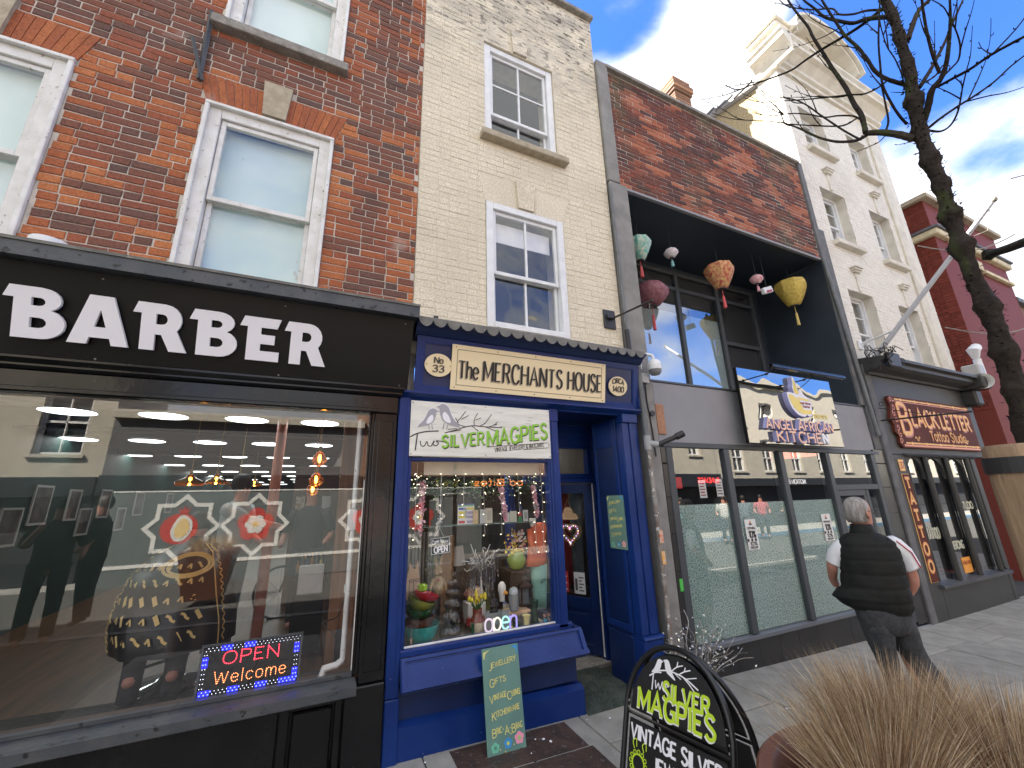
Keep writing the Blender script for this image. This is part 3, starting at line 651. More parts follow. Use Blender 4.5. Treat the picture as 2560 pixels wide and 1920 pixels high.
def voussoirs(parent, m, cx, w0, w1, z0, z1, y, n, skip=(), proud=.004, dep=.05, gap=.004, vr=(.6, 1)):
 for i in range(n):
  a, b = i/n, (i+1)/n
  xa0, xb0 = cx-w0/2+w0*a, cx-w0/2+w0*b; xa1, xb1 = cx-w1/2+w1*a, cx-w1/2+w1*b
  if any(s0 < (xa0+xb0)/2 < s1 for s0, s1 in skip): continue
  poly = [(xa0+gap/2, z0), (xb0-gap/2, z0), (xb1-gap/2, z1), (xa1+gap/2, z1)]
  mb = MB(); mb.prism(poly, (0, y, 0), FX, FZ, FN, -dep, proud, R_.uniform(*vr)); mb.build('arch_brick', m, parent)
# ================================================================== barber's house
def barber_house():
 B = thing('brick_house', 'red brick house with white sash windows above the black barber shopfront', 'building', (-1.4, 0, .15))
 W = [(-2.562, -1.698, 2.5, 4.455), (-.998, -.134, 2.5, 4.455), (-1.0, -.134, 5.225, 7.1), (-2.562, -1.698, 5.225, 7.1)]
 core = MB(); slab_wall(core, -4.6, .553, 2.2, 10.4, .006, .34, W); core.box(-12, -4.61, .0, 8, -.2, 10.4); core.box(-4.6, .55, .35, 8, 2.8, 10.3); core.box(.47, .60, .07, .3, 2.2, 2.85)  # unseen upper walls made taller to keep the street tree in shadow
 core.build('wall', MORTAR, B)
 holes = [rect_hole(*w) for w in W]+[trap_hole(-.566, .866, 1.02, 4.455, 4.705), trap_hole(-2.13, .866, 1.02, 4.455, 4.705), rect_hole(-.661, -.469, 4.6, 4.79), rect_hole(-2.22, -2.03, 4.6, 4.79), rect_hole(-1.06, -.09, 5.13, 5.225), rect_hole(-2.62, -1.64, 5.13, 5.225)]
 def vf(x, z, r):
  v = r.choice((.05, .15, .3, .38, .45, .5, .3)); d = 9
  for w in W:
   if w[2]-.15 < z < w[3]+.35: d = min(d, max(w[0]-x, x-w[1]))
  d = min(d, .553-x)
  warm = max(0, 1-abs(d)/.32) if d > -.4 else .4
  if r.random() < warm*.9: v = r.choice((.68, .75, .85, .95))
  if z < 3.5: v += .1
  if z > 4.8: v = v*.8
  return max(0, min(1, v+r.uniform(-.08, .08)))
 bricks(B, BR_RED, -3.3, .551, 2.78, 8.3, 0, holes, course=.0605, vf=vf, nmax=300, seed=3, skipvis=True)
 for cx in (-.566, -2.13):
  voussoirs(B, BR_RED, cx, .87, 1.02, 4.459, 4.702, 0, 19, skip=((cx-.085, cx+.085),), vr=(.62, .92))
  k = MB(); k.prism([(cx-.078, 4.47), (cx+.078, 4.47), (cx+.098, 4.785), (cx-.098, 4.785)], (0, 0, 0), FX, FZ, FN, -.05, .03); k.build('keystone', STONE, B)
 FILM = mat('pale_blind', (.50, .66, .64), (.66, .78, .76), scale=1.6, rough=.6, c3=(.38, .34, .26), s3=9, l3=.70, h3=.76, stretch=(1, 1, .5))
 GL = glass_mat('upstairs_glass', refl=.7, base=.13, wav=.004, wscale=1.5)
 for i, w in enumerate(W):
  sash(B, w[0]+.004, w[1]-.004, w[2] if w[2] > 5 else 2.72, w[3]-.004, y=.008, fw=.10, meet=3.675 if i < 2 else 5.95, paint=WHITEP, glass=GL, blind=FILM, depth=.10, dy=.02)
  lip = MB()   # moulded outer architrave
  z0 = max(w[2], 2.7)
  lip.box(w[0]+.002, w[0]+.03, -.022, .008, z0, w[3]-.03, .004); lip.box(w[1]-.03, w[1]-.002, -.022, .008, z0, w[3]-.03, .004); lip.box(w[0]+.002, w[1]-.002, -.024, .008, w[3]-.03, w[3]-.002, .004)
  lip.build('architrave', WHITEP, B)
 for a in (-1.06, -2.62):
  s = MB(); s.box(a, a+.97, -.075, .05, 5.14, 5.222, .006); s.build('window_sill', STONE_G, B)
 # ---- shopfront
 V = Vector((0, -.297, .955)); N = Vector((0, -.955, -.297)); O = Vector((-3.6, -.055, 2.385))
 p = MB(); p.prism([(0, 0), (4.13, 0), (4.13, .515), (0, .515)], O, FX, V, N, -.02, 0)
 p.build('fascia_panel', BLACKS, B)
 sc_ = MB()
 for x in (.2, 1.3, 2.4, 3.3, 4.07):
  for v in (.03, .48): sc_.prism(ell(x, v, .005, .005, 8), O, FX, V, N, 0, .002)
 sc_.build('screw', STONE_G, B)
 ck = MB(); ck.strip([(0, 2.36), (-.052, 2.36), (-.052, 2.385), (-.205, 2.875), (0, 2.875)], .505, .528); ck.build('fascia_cheek', BLACKP, B)
 c = MB(); c.strip([(0, 2.88), (-.24, 2.88), (-.275, 2.865), (-.30, 2.865), (-.30, 2.952), (-.285, 2.962), (0, 3.02)], -3.6, .55); c.build('cornice', NAVYC, B)
 fl = MB(); fl.strip([(-.302, 2.955), (-.307, 2.945), (-.309, 2.962), (-.29, 2.972), (0, 3.032), (0, 3.022), (-.285, 2.964)], -3.6, .553); fl.build('flashing', LEAD, B)
 m = MB(); m.strip([(0, 2.352), (-.10, 2.352), (-.125, 2.372), (-.125, 2.384), (-.09, 2.40), (0, 2.40)], -3.6, .50); m.strip([(0, 2.325), (-.075, 2.325), (-.095, 2.34), (-.095, 2.351), (0, 2.351)], -3.6, .49); m.build('moulding', BLACKP, B)
 bm = MB(); bm.box(-3.6, .47, -.07, .1, 2.205, 2.324, .006); bm.strip([(-.071, 2.21), (-.085, 2.21), (-.085, 2.228), (-.071, 2.235)], -3.6, .34); bm.build('beam', BLACKP, B)
 st = MB(); st.box(.318, .47, -.05, .1, .56, 2.204, .005); st.box(.345, .445, -.058, -.05, .62, 2.15, .006); st.build('pilaster', BLACKP, B)
 for dx, ww in ((.30, .018), (.285, .014)):
  q = MB(); q.box(dx, dx+ww, -.035+(.30-dx), .06, .61, 2.204, .003); q.build('window_stop', BLACKP, B)
 MB().box(.279, .283, -.015, .02, .63, 1.75, .001).build('flaking_strip', WHITEP, B)
 pb = MB(); pb.box(.252, .472, -.075, .1, gz(.3)-.02, .556, .006); pb.build('plinth_block', BLACKP, B)
 s = MB(); s.strip([(.02, .598), (-.10, .590), (-.135, .584), (-.135, .538), (-.12, .53), (.02, .53)], -3.6, .305); s.build('window_sill', NAVYC, B)
 s = MB(); s.strip([(.02, .618), (-.012, .618), (-.012, .599), (.02, .599)], -3.6, .285); s.build('bottom_bead', NAVYC, B)
 rs = MB(); rs.box(-3.6, -.085, -.035, .06, .1, .538, .004); rs.build('riser_panel', BLACKP, B)
 rf = MB(); x0, x1, z0, z1 = -.075, .242, .105, .538
 rf.box(x0, x0+.045, -.045, .03, z0, z1, .004); rf.box(x1-.035, x1, -.045, .03, z0, z1, .004); rf.box(x0+.045, x1-.035, -.044, .03, z1-.05, z1, .004); rf.box(x0+.045, x1-.035, -.044, .03, z0, z0+.05, .004)
 rf.box(x0+.06, x1-.05, -.03, .03, z0+.065, z1-.065, .008); rf.build('framed_panel', BLACKP, B)
 MB().box(-.09, .26, .031, .2, .1, .54).build('backing', BLACKP, B)
 g = MB(); g.box(-3.6, .286, -.001, .005, .612, 2.205); g.build('shop_window_pane', GLASS_D, B)
 return B
BARBER = barber_house()
def barber_letters():
 V = Vector((0, -.297, .955)); N = Vector((0, -.955, -.297)); H = .272
 B_ = [[(0, 0), (0, .77), (-.17, .77), (-.08, 1), (.38, 1)]+arc_(.42, .765, .33, .235, 90, -58, 7)+arc_(.45, .30, .385, .30, 52, -90, 8), [(.27, .64), (.27, .80)]+arc_(.40, .72, .10, .08, 90, -90, 5), [(.27, .21), (.27, .41)]+arc_(.42, .31, .12, .10, 90, -90, 5)]
 A_ = [[(-.07, 0), (.26, 1), (.68, 1), (1.0, 0), (.70, 0), (.66, .14), (.30, .14), (.26, 0)], [(.37, .36), (.47, .72), (.58, .36)]]
 Rr = [[(0, 0), (0, .77), (-.17, .77), (-.08, 1), (.42, 1)]+arc_(.46, .67, .36, .33, 90, -42, 7)+[(.96, 0), (.60, 0), (.42, .34), (.29, .34), (.29, 0)], [(.29, .56), (.29, .78)]+arc_(.42, .67, .11, .11, 90, -90, 5)]
 E_ = [[(0, 0), (0, .77), (-.17, .77), (-.08, 1), (.74, 1), (.66, .77), (.30, .77), (.30, .61), (.62, .61), (.62, .39), (.30, .39), (.30, .23), (.74, .23), (.74, 0)]]
 S = thing('shop_sign', 'big white raised capital letters BARBER on the black fascia', 'sign', (-.8, -.1, 2.48))
 O = Vector((0, -.097, 2.488))
 for x, w_, p in zip((-1.528, -1.295, -1.006, -.742, -.488, -.248), (.245, .24, .228, .245, .243, .225), (B_, A_, Rr, B_, E_, Rr)):
  mb = MB(); prism_h(mb, [[(a*w_+x, b*H) for a, b in q] for q in p], O, FX, V, N, .006, .026); mb.build('letter', WHITEL, S)
barber_letters()
def odd_bits():
 t = MB(); t.tube([(-1.072, -.03, 5.27), (-1.055, -.03, 4.59)], .018, 4); t.tube([(-1.14, -.05, 4.93), (-1.035, -.035, 4.585)], .013, 4)
 o = t.build('timber_batten', NAVYC); tag(o, 'two weathered grey timber battens fixed to the red brick beside the upper window sill', 'batten')
 a = MB(); a.lathe([(.085, 0), (.09, .03), (.085, .06), (.05, .075), (0, .08)], (-1.5, -.1, 3.0), 18); o = a.build('alarm_dome', WHITEN, smooth=True); tag(o, 'white round dome just showing over the top of the black barber fascia', 'lamp')
odd_bits()
# ================================================================== narrow cream house with the blue shopfront
def cream_house():
 B = thing('cream_house', 'narrow cream painted brick house with two sash windows over the blue shopfront', 'building', (1.6, 0, .1))
 W = [(1.182, 2.022, 3.015, 4.30), (1.182, 2.024, 5.08, 6.34)]
 core = MB(); slab_wall(core, .557, 2.652, 2.7, 7.52, .003, .36, W); core.build('wall', CREAM_B, B)
 cx = 1.603
 holes = [rect_hole(*w) for w in W]
 for z0 in (4.30, 6.34): holes += [trap_hole(cx, .85, 1.02, z0, z0+.29), rect_hole(cx-.11, cx+.11, z0+.1, z0+.33)]
 holes.append(rect_hole(1.13, 2.11, 5.0, 5.08))
 bricks(B, BR_CREAM, .560, 2.648, 2.80, 7.5, 0, holes, course=.0605, gap=.0035, vf=lambda x, z, r: r.random()*.5+.25, nmax=300, seed=11, dep=.012)
 for z0 in (4.302, 6.342):
  for sx in (-1, 1):
   m = MB(); m.prism([(cx+sx*.105, z0), (cx+sx*.425, z0), (cx+sx*.505, z0+.285), (cx+sx*.105, z0+.285)], (0, 0, 0), FX, FZ, FN, -.012, .001); m.build('flat_arch', BR_CREAM, B)
  k = MB(); k.prism([(cx-.082, z0+.01), (cx+.082, z0+.01), (cx+.105, z0+.325), (cx-.105, z0+.325)], (0, 0, 0), FX, FZ, FN, -.02, .022); k.build('keystone', BR_CREAM, B)
 WIN = glass_mat('cream_house_glass', refl=.8, base=.13, wav=.012, wscale=3)
 ROOM = mat('blue_room', (.03, .045, .10), (.05, .04, .05), scale=2, rough=.9)
 sash(B, 1.186, 2.018, 3.02, 4.296, y=-.012, fw=.075, meet=3.575, cols=2, rows=(1, 1), paint=WHITEN, glass=WIN, dark=DARKROOM, depth=.10, boxw=.068, bars=.022)
 sash(B, 1.186, 2.020, 5.085, 6.336, y=.02, fw=.08, meet=5.44, cols=2, rows=(2, 1), paint=WHITEN, glass=WIN, dark=ROOM, depth=.08, boxw=.072, bars=.020)
 bl = MB(); bl.box(1.29, 1.91, .10, .108, 3.95, 4.16); bl.build('roller_blind', WHITEN, B)
 s = MB(); s.box(1.13, 2.11, -.085, .05, 5.005, 5.079, .007); s.build('window_sill', STONE, B)
 c = MB(); c.box(.557, 2.672, -.06, .40, 7.52, 7.575, .006); c.build('coping', STONE_G, B)
 sd = MB(); sd.box(2.652-.001, 2.655, .02, 5.8, 6.8, 7.52); sd.build('side_wall', CREAM_B, B)
 # ---- blue shopfront
 ty, by = -.13, -.06
 N = Vector((0, -.986, -.166)); V = Vector((0, -.166, .986)); O = Vector((.575, by, 2.378))
 z0, z1 = 2.378, 2.80
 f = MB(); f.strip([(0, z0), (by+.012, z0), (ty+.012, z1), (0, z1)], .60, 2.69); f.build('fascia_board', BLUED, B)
 fr = MB(); L = 2.115
 for a, b, c, d in ((0, .055, 0, .43), (L-.06, L, 0, .43), (.055, L-.06, 0, .05), (.055, L-.06, .385, .43)):
  fr.prism([(a, c), (b, c), (b, d), (a, d)], O, FX, V, N, -.012, .0)
 fr.build('fascia_frame', BLUE, B)
 for a, b, c, d in ((.055, .065, .05, .385), (L-.07, L-.06, .05, .385), (.065, L-.07, .05, .06), (.065, L-.07, .375, .385)):
  m = MB(); m.prism([(a, c), (b, c), (b, d), (a, d)], O, FX, V, N, -.012, -.005); m.build('bead', BLUE, B)
 ek = MB(); ek.box(2.69, 2.72, -.085, 0, 2.40, 2.80, .004)
 for i in range(3): ek.box(2.70+i*.006, 2.704+i*.006, -.10, -.085, 2.46, 2.76, .001)
 ek.build('end_bracket', BLUE, B)
 cn = MB(); cn.strip([(0, 2.802), (-.15, 2.802), (-.17, 2.82), (-.19, 2.845), (-.225, 2.865), (-.245, 2.87), (-.245, 2.885), (0, 2.93)], .555, 2.70); cn.build('cornice', BLUED, B)
 ml = MB(); ml.strip([(0, 2.335), (-.05, 2.335), (-.075, 2.35), (-.10, 2.362), (-.10, 2.377), (0, 2.377)], .48, 2.70); ml.build('lower_moulding', BLUE, B)
 ml = MB(); ml.strip([(0, 2.318), (-.03, 2.318), (-.045, 2.333), (0, 2.334)], .56, 2.49); ml.build('lower_bead', BLUE, B)
 # scalloped zinc canopy
 z = MB(); top = []; n = 20; x0, x1 = .552, 2.655; w = (x1-x0)/n
 prof = [(x0, 0), (x1+.01, 0)]; low = []
 for i in range(n):
  a = x1-(i)*w
  d = R_.uniform(.042, .052)
  for j in range(0, 9):
   q = j/8; low.append((a-q*w, -.018-d*math.sin(PI*q)**.6+R_.uniform(-.0015, .0015)))
 z.prism(prof+low[:-1]+[(x0, -.015)], (0, -.262, 2.892), FX, FZ, FN, 0, .006)
 z.strip([(-.268, 2.892), (-.262, 2.898), (0, 2.99), (0, 2.982), (-.262, 2.888)], x0, x1+.01)
 z.build('scalloped_canopy', LEAD, B)
 # posts and window
 lp = MB(); lp.box(.478, .562, -.055, .06, gz(.5)+.33, 2.334, .005); lp.box(.53, .536, -.06, -.05, .6, 2.3, .001); lp.build('left_post', BLUE, B)
 lb = MB(); lb.box(.476, .566, -.062, .06, gz(.5)-.02, gz(.5)+.328, .006); lb.build('post_base', BLUE, B)
 cp = MB(); cp.box(1.715, 1.80, -.05, .06, .665, 2.334, .006); cp.box(1.735, 1.745, -.056, -.05, .7, 2.28, .001); cp.box(1.712, 1.803, -.058, .06, 2.22, 2.318, .004); cp.build('corner_post', BLUE, B)
 wf = MB(); wf.box(.562, .585, -.04, .04, .70, 1.905, .004); wf.box(1.697, 1.715, -.04, .04, .70, 1.905, .004); wf.box(.585, 1.697, -.04, .04, 1.878, 1.905, .004)
 wf.strip([(.04, .70), (-.045, .70), (-.05, .688), (-.05, .66), (.04, .66)], .562, 1.83); wf.build('window_frame', BLUE, B)
 MB().box(.585, 1.697, -.032, -.02, .701, .713, .002).build('putty_line', WHITEP, B)
 MB().box(.585, 1.697, -.010, -.005, .70, 1.878).build('shop_window_pane', GLASS, B)
 # side pane of the lobby
 MB().box(1.74, 1.745, .06, .85, .70, 1.9).build('lobby_pane', GLASS_D, B)
 sp = MB(); sp.box(1.72, 1.80, .85, .93, .1, 2.334, .004); sp.build('lobby_post', BLUE, B)
 # sloping panel under the window
 N2 = Vector((0, -.78, .0));
 def slope(u0, u1, mb, d0, d1, va, vb):     # panel plane from (y -.05,z .655) down to (y -.135, z .50)
  O2 = Vector((0, -.05, .655)); V2 = Vector((0, -.085, -.155)).normalized(); NN = Vector((0, -.155, .085)).normalized()
  mb.prism([(u0, va), (u1, va), (u1, vb), (u0, vb)], O2, FX, V2, NN, d0, d1)
 p = MB(); slope(.562, 1.90, p, -.03, 0, .0, .177); p.build('sloping_panel', BLUE, B)
 fr = MB()
 slope(.566, 1.895, fr, 0, .014, .004, .022); slope(.566, 1.905, fr, 0, .018, .150, .177); slope(.566, .590, fr, 0, .016, .0225, .1495); slope(1.865, 1.897, fr, 0, .016, .0225, .1495)
 fr.build('panel_moulding', BLUE, B)
 fr = MB(); slope(.590, 1.865, fr, 0, .004, .0225, .032); slope(.590, 1.865, fr, 0, .004, .138, .1495); slope(.591, .600, fr, 0, .005, .033, .1375); slope(1.855, 1.864, fr, 0, .005, .033, .1375); fr.build('panel_bead', BLUE, B)
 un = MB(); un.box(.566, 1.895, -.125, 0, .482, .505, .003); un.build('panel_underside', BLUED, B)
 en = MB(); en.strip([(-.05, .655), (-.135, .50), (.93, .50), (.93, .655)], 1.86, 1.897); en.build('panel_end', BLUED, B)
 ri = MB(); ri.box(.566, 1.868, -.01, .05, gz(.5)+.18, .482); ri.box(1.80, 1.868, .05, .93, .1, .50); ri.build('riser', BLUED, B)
 pl = MB(); za, zb = gz(.55)+.195, gz(1.9)+.185
 vs = [(.566, -.05, gz(.55)-.02), (1.90, -.05, gz(1.9)-.02), (1.90, -.05, zb-.025), (.566, -.05, za-.025), (.566, -.012, za), (1.90, -.012, zb), (.566, .05, za), (1.90, .05, zb), (1.90, .93, zb), (1.90, .93, 0), (1.90, .05, 0), (1.868,.05,zb), (1.868,.93,zb)]
 pl.add(vs, [(0, 1, 2, 3), (3, 2, 5, 4), (4, 5, 7, 6), (1, 10, 7, 5, 2), (10, 9, 8, 7), (7, 8, 12, 11)]); pl.build('plinth', BLUE, B, fix=False)
 # right pilaster and panelled reveal
 pr = MB(); zb = .50
 pr.box(2.492, 2.56, -.045, .05, zb, 2.31, .006); pr.box(2.575, 2.655, -.05, .05, zb, 2.31, .006); pr.box(2.56, 2.575, -.035, .05, zb, 2.31, .002); pr.box(2.655, 2.685, -.03, .05, zb, 2.31, .004); pr.build('pilaster', BLUE, B)
 ca = MB(); ca.box(2.485, 2.66, -.07, .03, 2.25, 2.334, .006); ca.build('pilaster_cap', BLUE, B)
 ba = MB(); ba.box(2.482, 2.692, -.065, .07, .03, .47, .006); ba.strip([(.07, .47), (-.068, .47), (-.078, .478), (-.07, .49), (-.055, .50), (.07, .50)], 2.482, 2.694); ba.build('pilaster_base', BLUE, B)
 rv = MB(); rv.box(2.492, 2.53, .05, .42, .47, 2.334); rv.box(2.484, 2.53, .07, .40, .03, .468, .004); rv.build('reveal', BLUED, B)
 fr = MB()
 for a, b, c, d in ((.055, .10, .50, 2.3), (.375, .415, .50, 2.3), (.10, .375, .50, .55), (.10, .375, 2.05, 2.3)): fr.box(2.482, 2.492, a, b, c, d, .003)
 fr.build('reveal_frame', BLUE, B)
 # lobby: side light, door frame, transom, lobby ceiling
 df = MB(); df.box(2.61, 2.66, .62, .70, .05, 2.334, .004); df.box(1.80, 2.61, .62, .70, 1.742, 1.80, .004); df.box(1.80, 2.61, .62, .70, 2.09, 2.334, .004); df.box(1.80, 2.61, .60, .62, 1.80, 1.83, .003); df.box(2.55, 2.61, .625, .695, 1.80, 2.09, .004); df.build('door_frame', BLUE, B)
 tb = MB(); tb.box(1.80, 2.61, .60, .618, 1.742, 1.775, .003); tb.box(1.80, 2.61, .595, .618, 2.14, 2.16, .003); tb.box(1.80, 2.61, .6, .618, 2.23, 2.245, .003); tb.build('transom_moulding', BLUE, B)
 MB().box(1.80, 2.55, .655, .66, 1.83, 2.09).build('transom_pane', GLASS, B)
 sl = MB(); sl.box(2.66, 2.69, .42, .62, .05, 2.334, .003); sl.box(2.53, 2.66, .42, .45, 1.78, 2.334, .003); sl.box(2.53, 2.66, .42, .45, .05, .2, .003); sl.build('side_light_frame', BLUE, B)
 MB().box(2.656, 2.659, .45, .62, .2, 1.78).build('side_light', GLASS, B)
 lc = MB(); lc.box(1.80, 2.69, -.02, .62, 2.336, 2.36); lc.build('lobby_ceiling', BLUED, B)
 # interior shell
 WOODW = mat('shop_back_wall', (.10, .085, .07), (.05, .045, .04), scale=3, rough=.9)
 INT = MB(); INT.add([(.5, .06, .3), (.5, 4.0, .3), (.5, 4, 2.5), (.5, .06, 2.5), (2.75, 4, .3), (2.75, 4, 2.5), (2.75, .72, .3), (2.75, .72, 2.5)], [(0, 1, 2, 3), (1, 4, 5, 2), (4, 6, 7, 5), (3, 2, 5, 7)]); INT.build('interior_wall', WOODW, B, fix=False)
 FLR = mat('shop_floor', (.12, .08, .05), (.08, .05, .035), scale=5, rough=.6)
 MB().box(.5, 2.75, .94, 4, .05, .10).build('shop_floor', FLR, B)
 DECK = mat('window_deck', (.36, .32, .26), (.26, .23, .18), scale=6, rough=.7)
 MB().box(.565, 1.74, -.004, .90, .60, .652).build('window_deck', DECK, B)
 # doorway step
 st = MB(); st.box(1.905, 2.655, .60, 1.0, .02, .118, .008); st.build('threshold', STONE_G, B)
 # door, swung inwards
 D = bpy.data.objects.new('door', None); COL.objects.link(D); D.parent = B; D.matrix_parent_inverse = wm(B).inverted(); D.location = (2.60, .66, 0); D.rotation_euler = (0, 0, math.radians(-62)); D['label'] = 'open blue half-glazed shop door'
 w = .74
 d = MB(local=True); d.box(-w, -w+.10, 0, .042, .14, 1.735, .004); d.box(-.10, 0, 0, .042, .14, 1.735, .004); d.box(-w+.10, -.10, .001, .041, 1.64, 1.735, .003); d.box(-w+.10, -.10, .001, .041, .52, .63, .003); d.box(-w+.10, -.10, .001, .041, .14, .22, .003); d.build('door_frame', BLUED, D)
 d = MB(local=True); d.box(-w+.10, -.10, .012, .03, .22, .52); d.box(-w+.14, -.14, .004, .012, .26, .48, .004); d.build('door_panel', BLUED, D)
 MB(local=True).box(-w+.10, -.10, .018, .023, .63, 1.64).build('pane', glass_mat('door_glass', refl=.6, base=.06), D)
 MB(local=True).box(.001, .014, .002, .040, .14, 1.735).build('door_edge', WHITEP, D)
 MB(local=True).box(-.52, -.30, -.004, 0, .555, .60, .002).build('letter_plate', BLUED, D)
 return B
CREAM = cream_house()
# ================================================================== restaurant with the recessed first floor
FILMP = bpy.data.materials.new('patterned_film'); FILMP.use_nodes = True
def film_nodes():
 nt = FILMP.node_tree; L = nt.links.new; b = nt.nodes['Principled BSDF']; b.inputs['Roughness'].default_value = .55
 tc = NT(nt, 'ShaderNodeTexCoord'); vo = NT(nt, 'ShaderNodeTexVoronoi'); vo.inputs['Scale'].default_value = 22; vo.inputs['Randomness'].default_value = .45; L(tc.outputs['Object'], vo.inputs['Vector'])
 r = NT(nt, 'ShaderNodeMath', operation='SINE'); m = NT(nt, 'ShaderNodeMath', operation='MULTIPLY'); L(vo.outputs['Distance'], m.inputs[0]); m.inputs[1].default_value = 17; L(m.outputs[0], r.inputs[0])
 mr = NT(nt, 'ShaderNodeMapRange'); L(r.outputs[0], mr.inputs[0]); mr.inputs[1].default_value = .1; mr.inputs[2].default_value = .6
 x = NT(nt, 'ShaderNodeMix', data_type='RGBA'); L(mr.outputs[0], x.inputs[0]); x.inputs[6].default_value = (.17, .29, .255, 1); x.inputs[7].default_value = (.45, .56, .52, 1); L(x.outputs[2], b.inputs['Base Color'])
film_nodes()
def restaurant():
 B = thing('restaurant_building', 'low building with red brown brick panel over a charcoal recessed balcony and full-width glass shopfront', 'building', (4.8, 0, .05))
 core = MB(); core.box(2.83, 6.69, .005, .5, 5.035, 6.79); core.build('wall', MORTAR, B)
 def vf(x, z, r):
  v = r.choice((.1, .25, .3, .45, .6, .4));
  if noise.noise(Vector((x*1.6, z*3, 3))) > .12 and r.random() < .7: v = r.choice((.85, .95, .75))
  return v
 bricks(B, BR_DARK, 2.834, 6.686, 5.04, 6.785, 0, (), course=.062, vf=vf, nmax=300, seed=21, gap=.008, bond='stretcher', LS=.19)
 cp = MB(); x = 2.80
 while x < 6.7: cp.box(x, min(x+1.2, 6.72)-.006, -.05, .5, 6.795, 6.845, .006); x += 1.2
 cp.build('coping', STONE_G, B)
 ln = MB(); ln.box(2.83, 6.69, -.012, .03, 5.0, 5.034, .003); ln.build('lintel_edge', GREYP, B)
 pr = MB(); pr.box(2.662, 2.829, -.035, .5, 5.04, 6.86, .006); pr.box(2.675, 2.925, -.03, .5, 2.70, 5.036, .006); pr.box(2.775, 2.94, -.03, .3, .0, 2.697, .006); pr.box(2.774, 2.80, -.034, -.03, .3, 2.6, .001); pr.build('concrete_pier', CONC, B)
 pr = MB(); pr.box(6.692, 6.80, -.03, .5, 5.0, 6.84, .006); pr.box(6.70, 6.82, -.03, .5, 2.72, 4.998, .006); pr.box(6.975, 7.125, -.045, .2, -.1, 3.35, .006); pr.box(6.82, 6.974, -.01, .2, 2.12, 5.6); pr.build('concrete_pier', CONC_D, B)
 # recess
 rc = MB(); rc.box(2.93, 6.70, 0.04, 1.1, 5.005, 5.03); rc.box(6.699, 6.72, .0, 1.1, 2.72, 5.004); rc.box(2.93, 6.70, 1.06, 1.10, 2.72, 5.004); rc.box(2.926, 2.94, 0, 1.06, 2.72, 5.004); rc.build('recess_cladding', DKCLAD, B)
 fl = MB(); fl.box(2.94, 6.699, .03, 1.05, 2.66, 2.70); fl.build('balcony_floor', CONC_D, B)
 FP = mat('frosted_pane', (.40, .50, .50), (.33, .44, .45), scale=1.2, rough=.5, c3=(.60, .68, .68), s3=55, l3=.66, h3=.7)
 GW = glass_mat('balcony_glass', refl=.9, base=.34, wav=.004, wscale=1.2)
 fx = [2.95, 3.79, 4.66, 5.53, 6.40]
 for i in range(4):
  w = bpy.data.objects.new('window', None); COL.objects.link(w); w.parent = B; w.matrix_parent_inverse = wm(B).inverted(); w.location = ((fx[i]+fx[i+1])/2, 1.0, 2.75)
  f = MB(); a, b = fx[i], fx[i+1]
  f.box(a-.035, a+.035, .97, 1.05, 2.74, 4.88, .004)
  if i == 3: f.box(b-.035, b+.035, .97, 1.05, 2.74, 4.88, .004)
  f.box(a+.035, b-.035, .975, 1.05, 4.82, 4.88, .004); f.box(a+.035, b-.035, .975, 1.05, 4.56, 4.615, .004)
  if i == 3: f.box(a+.035, b-.035, .975, 1.05, 3.82, 3.88, .004)
  f.box(a+.035, b-.035, .975, 1.05, 2.74, 2.80, .004); f.build('frame', DKGREY, w)
  MB().box(a+.035, b-.035, 1.0, 1.004, 4.615, 4.82).build('pane', GLASS, w); MB().box(a+.035, b-.035, 1.0, 1.004, 2.80, 4.56).build('pane', GW if i < 3 else GLASS, w)
  if i < 3: MB().box(a+.04, b-.04, 1.02, 1.024, 2.80, 4.20).build('window_film', FP, w)
  MB().box(a+.035, b-.035, 1.03, 1.055, 2.8, 4.82).build('backing', DARKROOM, w)
 # grey fascia, window wall
 pn = MB(); pn.box(2.96, 6.78, -.004, .03, 2.095, 2.70, .004); pn.build('fascia_panel', GREYP, B)
 fc = MB(); fc.box(2.94, 6.76, -.012, .09, 2.702, 2.725, .003); fc.build('flashing', NAVYC, B)
 ms = [3.045, 3.845, 4.735, 5.625]
 fr = MB(); fr.box(2.985, 6.82, -.03, .07, 2.045, 2.092, .004)
 for x in ms: fr.box(x-.04, x+.04, -.035, .07, .325, 2.043, .005)
 fr.box(6.60, 6.69, -.03, .07, .05, 2.043, .005); fr.box(6.30, 6.36, -.02, .07, .05, 1.60, .004)
 fr.box(5.665, 6.60, -.028, .07, 1.60, 1.665, .004); fr.box(5.665, 5.72, -.02, .07, .05, 1.60, .004); fr.box(5.72, 6.30, -.015, .06, 1.53, 1.60, .003); fr.box(6.24, 6.30, -.015, .06, .05, 1.53, .003)
 fr.build('shopfront_frame', DKGREY, B)
 sl = MB(); sl.strip([(.07, .33), (-.045, .315), (-.045, .285), (.07, .285)], 2.99, 5.66); sl.build('window_sill', mat('sill_grey', (.13, .14, .16), rough=.45), B)
 for i in range(4):
  a = ms[i]+.04; b = ms[i+1]-.04 if i < 3 else 6.6
  MB().box(a, b, .0, .006, .33 if i < 3 else 1.665, 2.043).build('pane', GLASS_F, B)
  if i < 3: MB().box(a, b, .012, .015, .33, 1.50).build('window_film', FILMP, B)
 MB().box(5.72, 6.24, .0, .006, .1, 1.53).build('pane', GLASS_F, B); MB().box(6.36, 6.6, .0, .006, .1, 1.6).build('pane', GLASS_F, B)
 m = MB(); m.box(2.99, 6.72, 1.4, 1.45, -.1, 2.64); m.box(6.70, 6.72, .05, 1.4, -.1, 2.1); m.box(2.94, 2.98, .05, 1.4, -.1, 2.64); m.box(2.98, 6.70, .08, 1.4, 2.56, 2.64); m.build('interior_wall', DARKROOM, B)
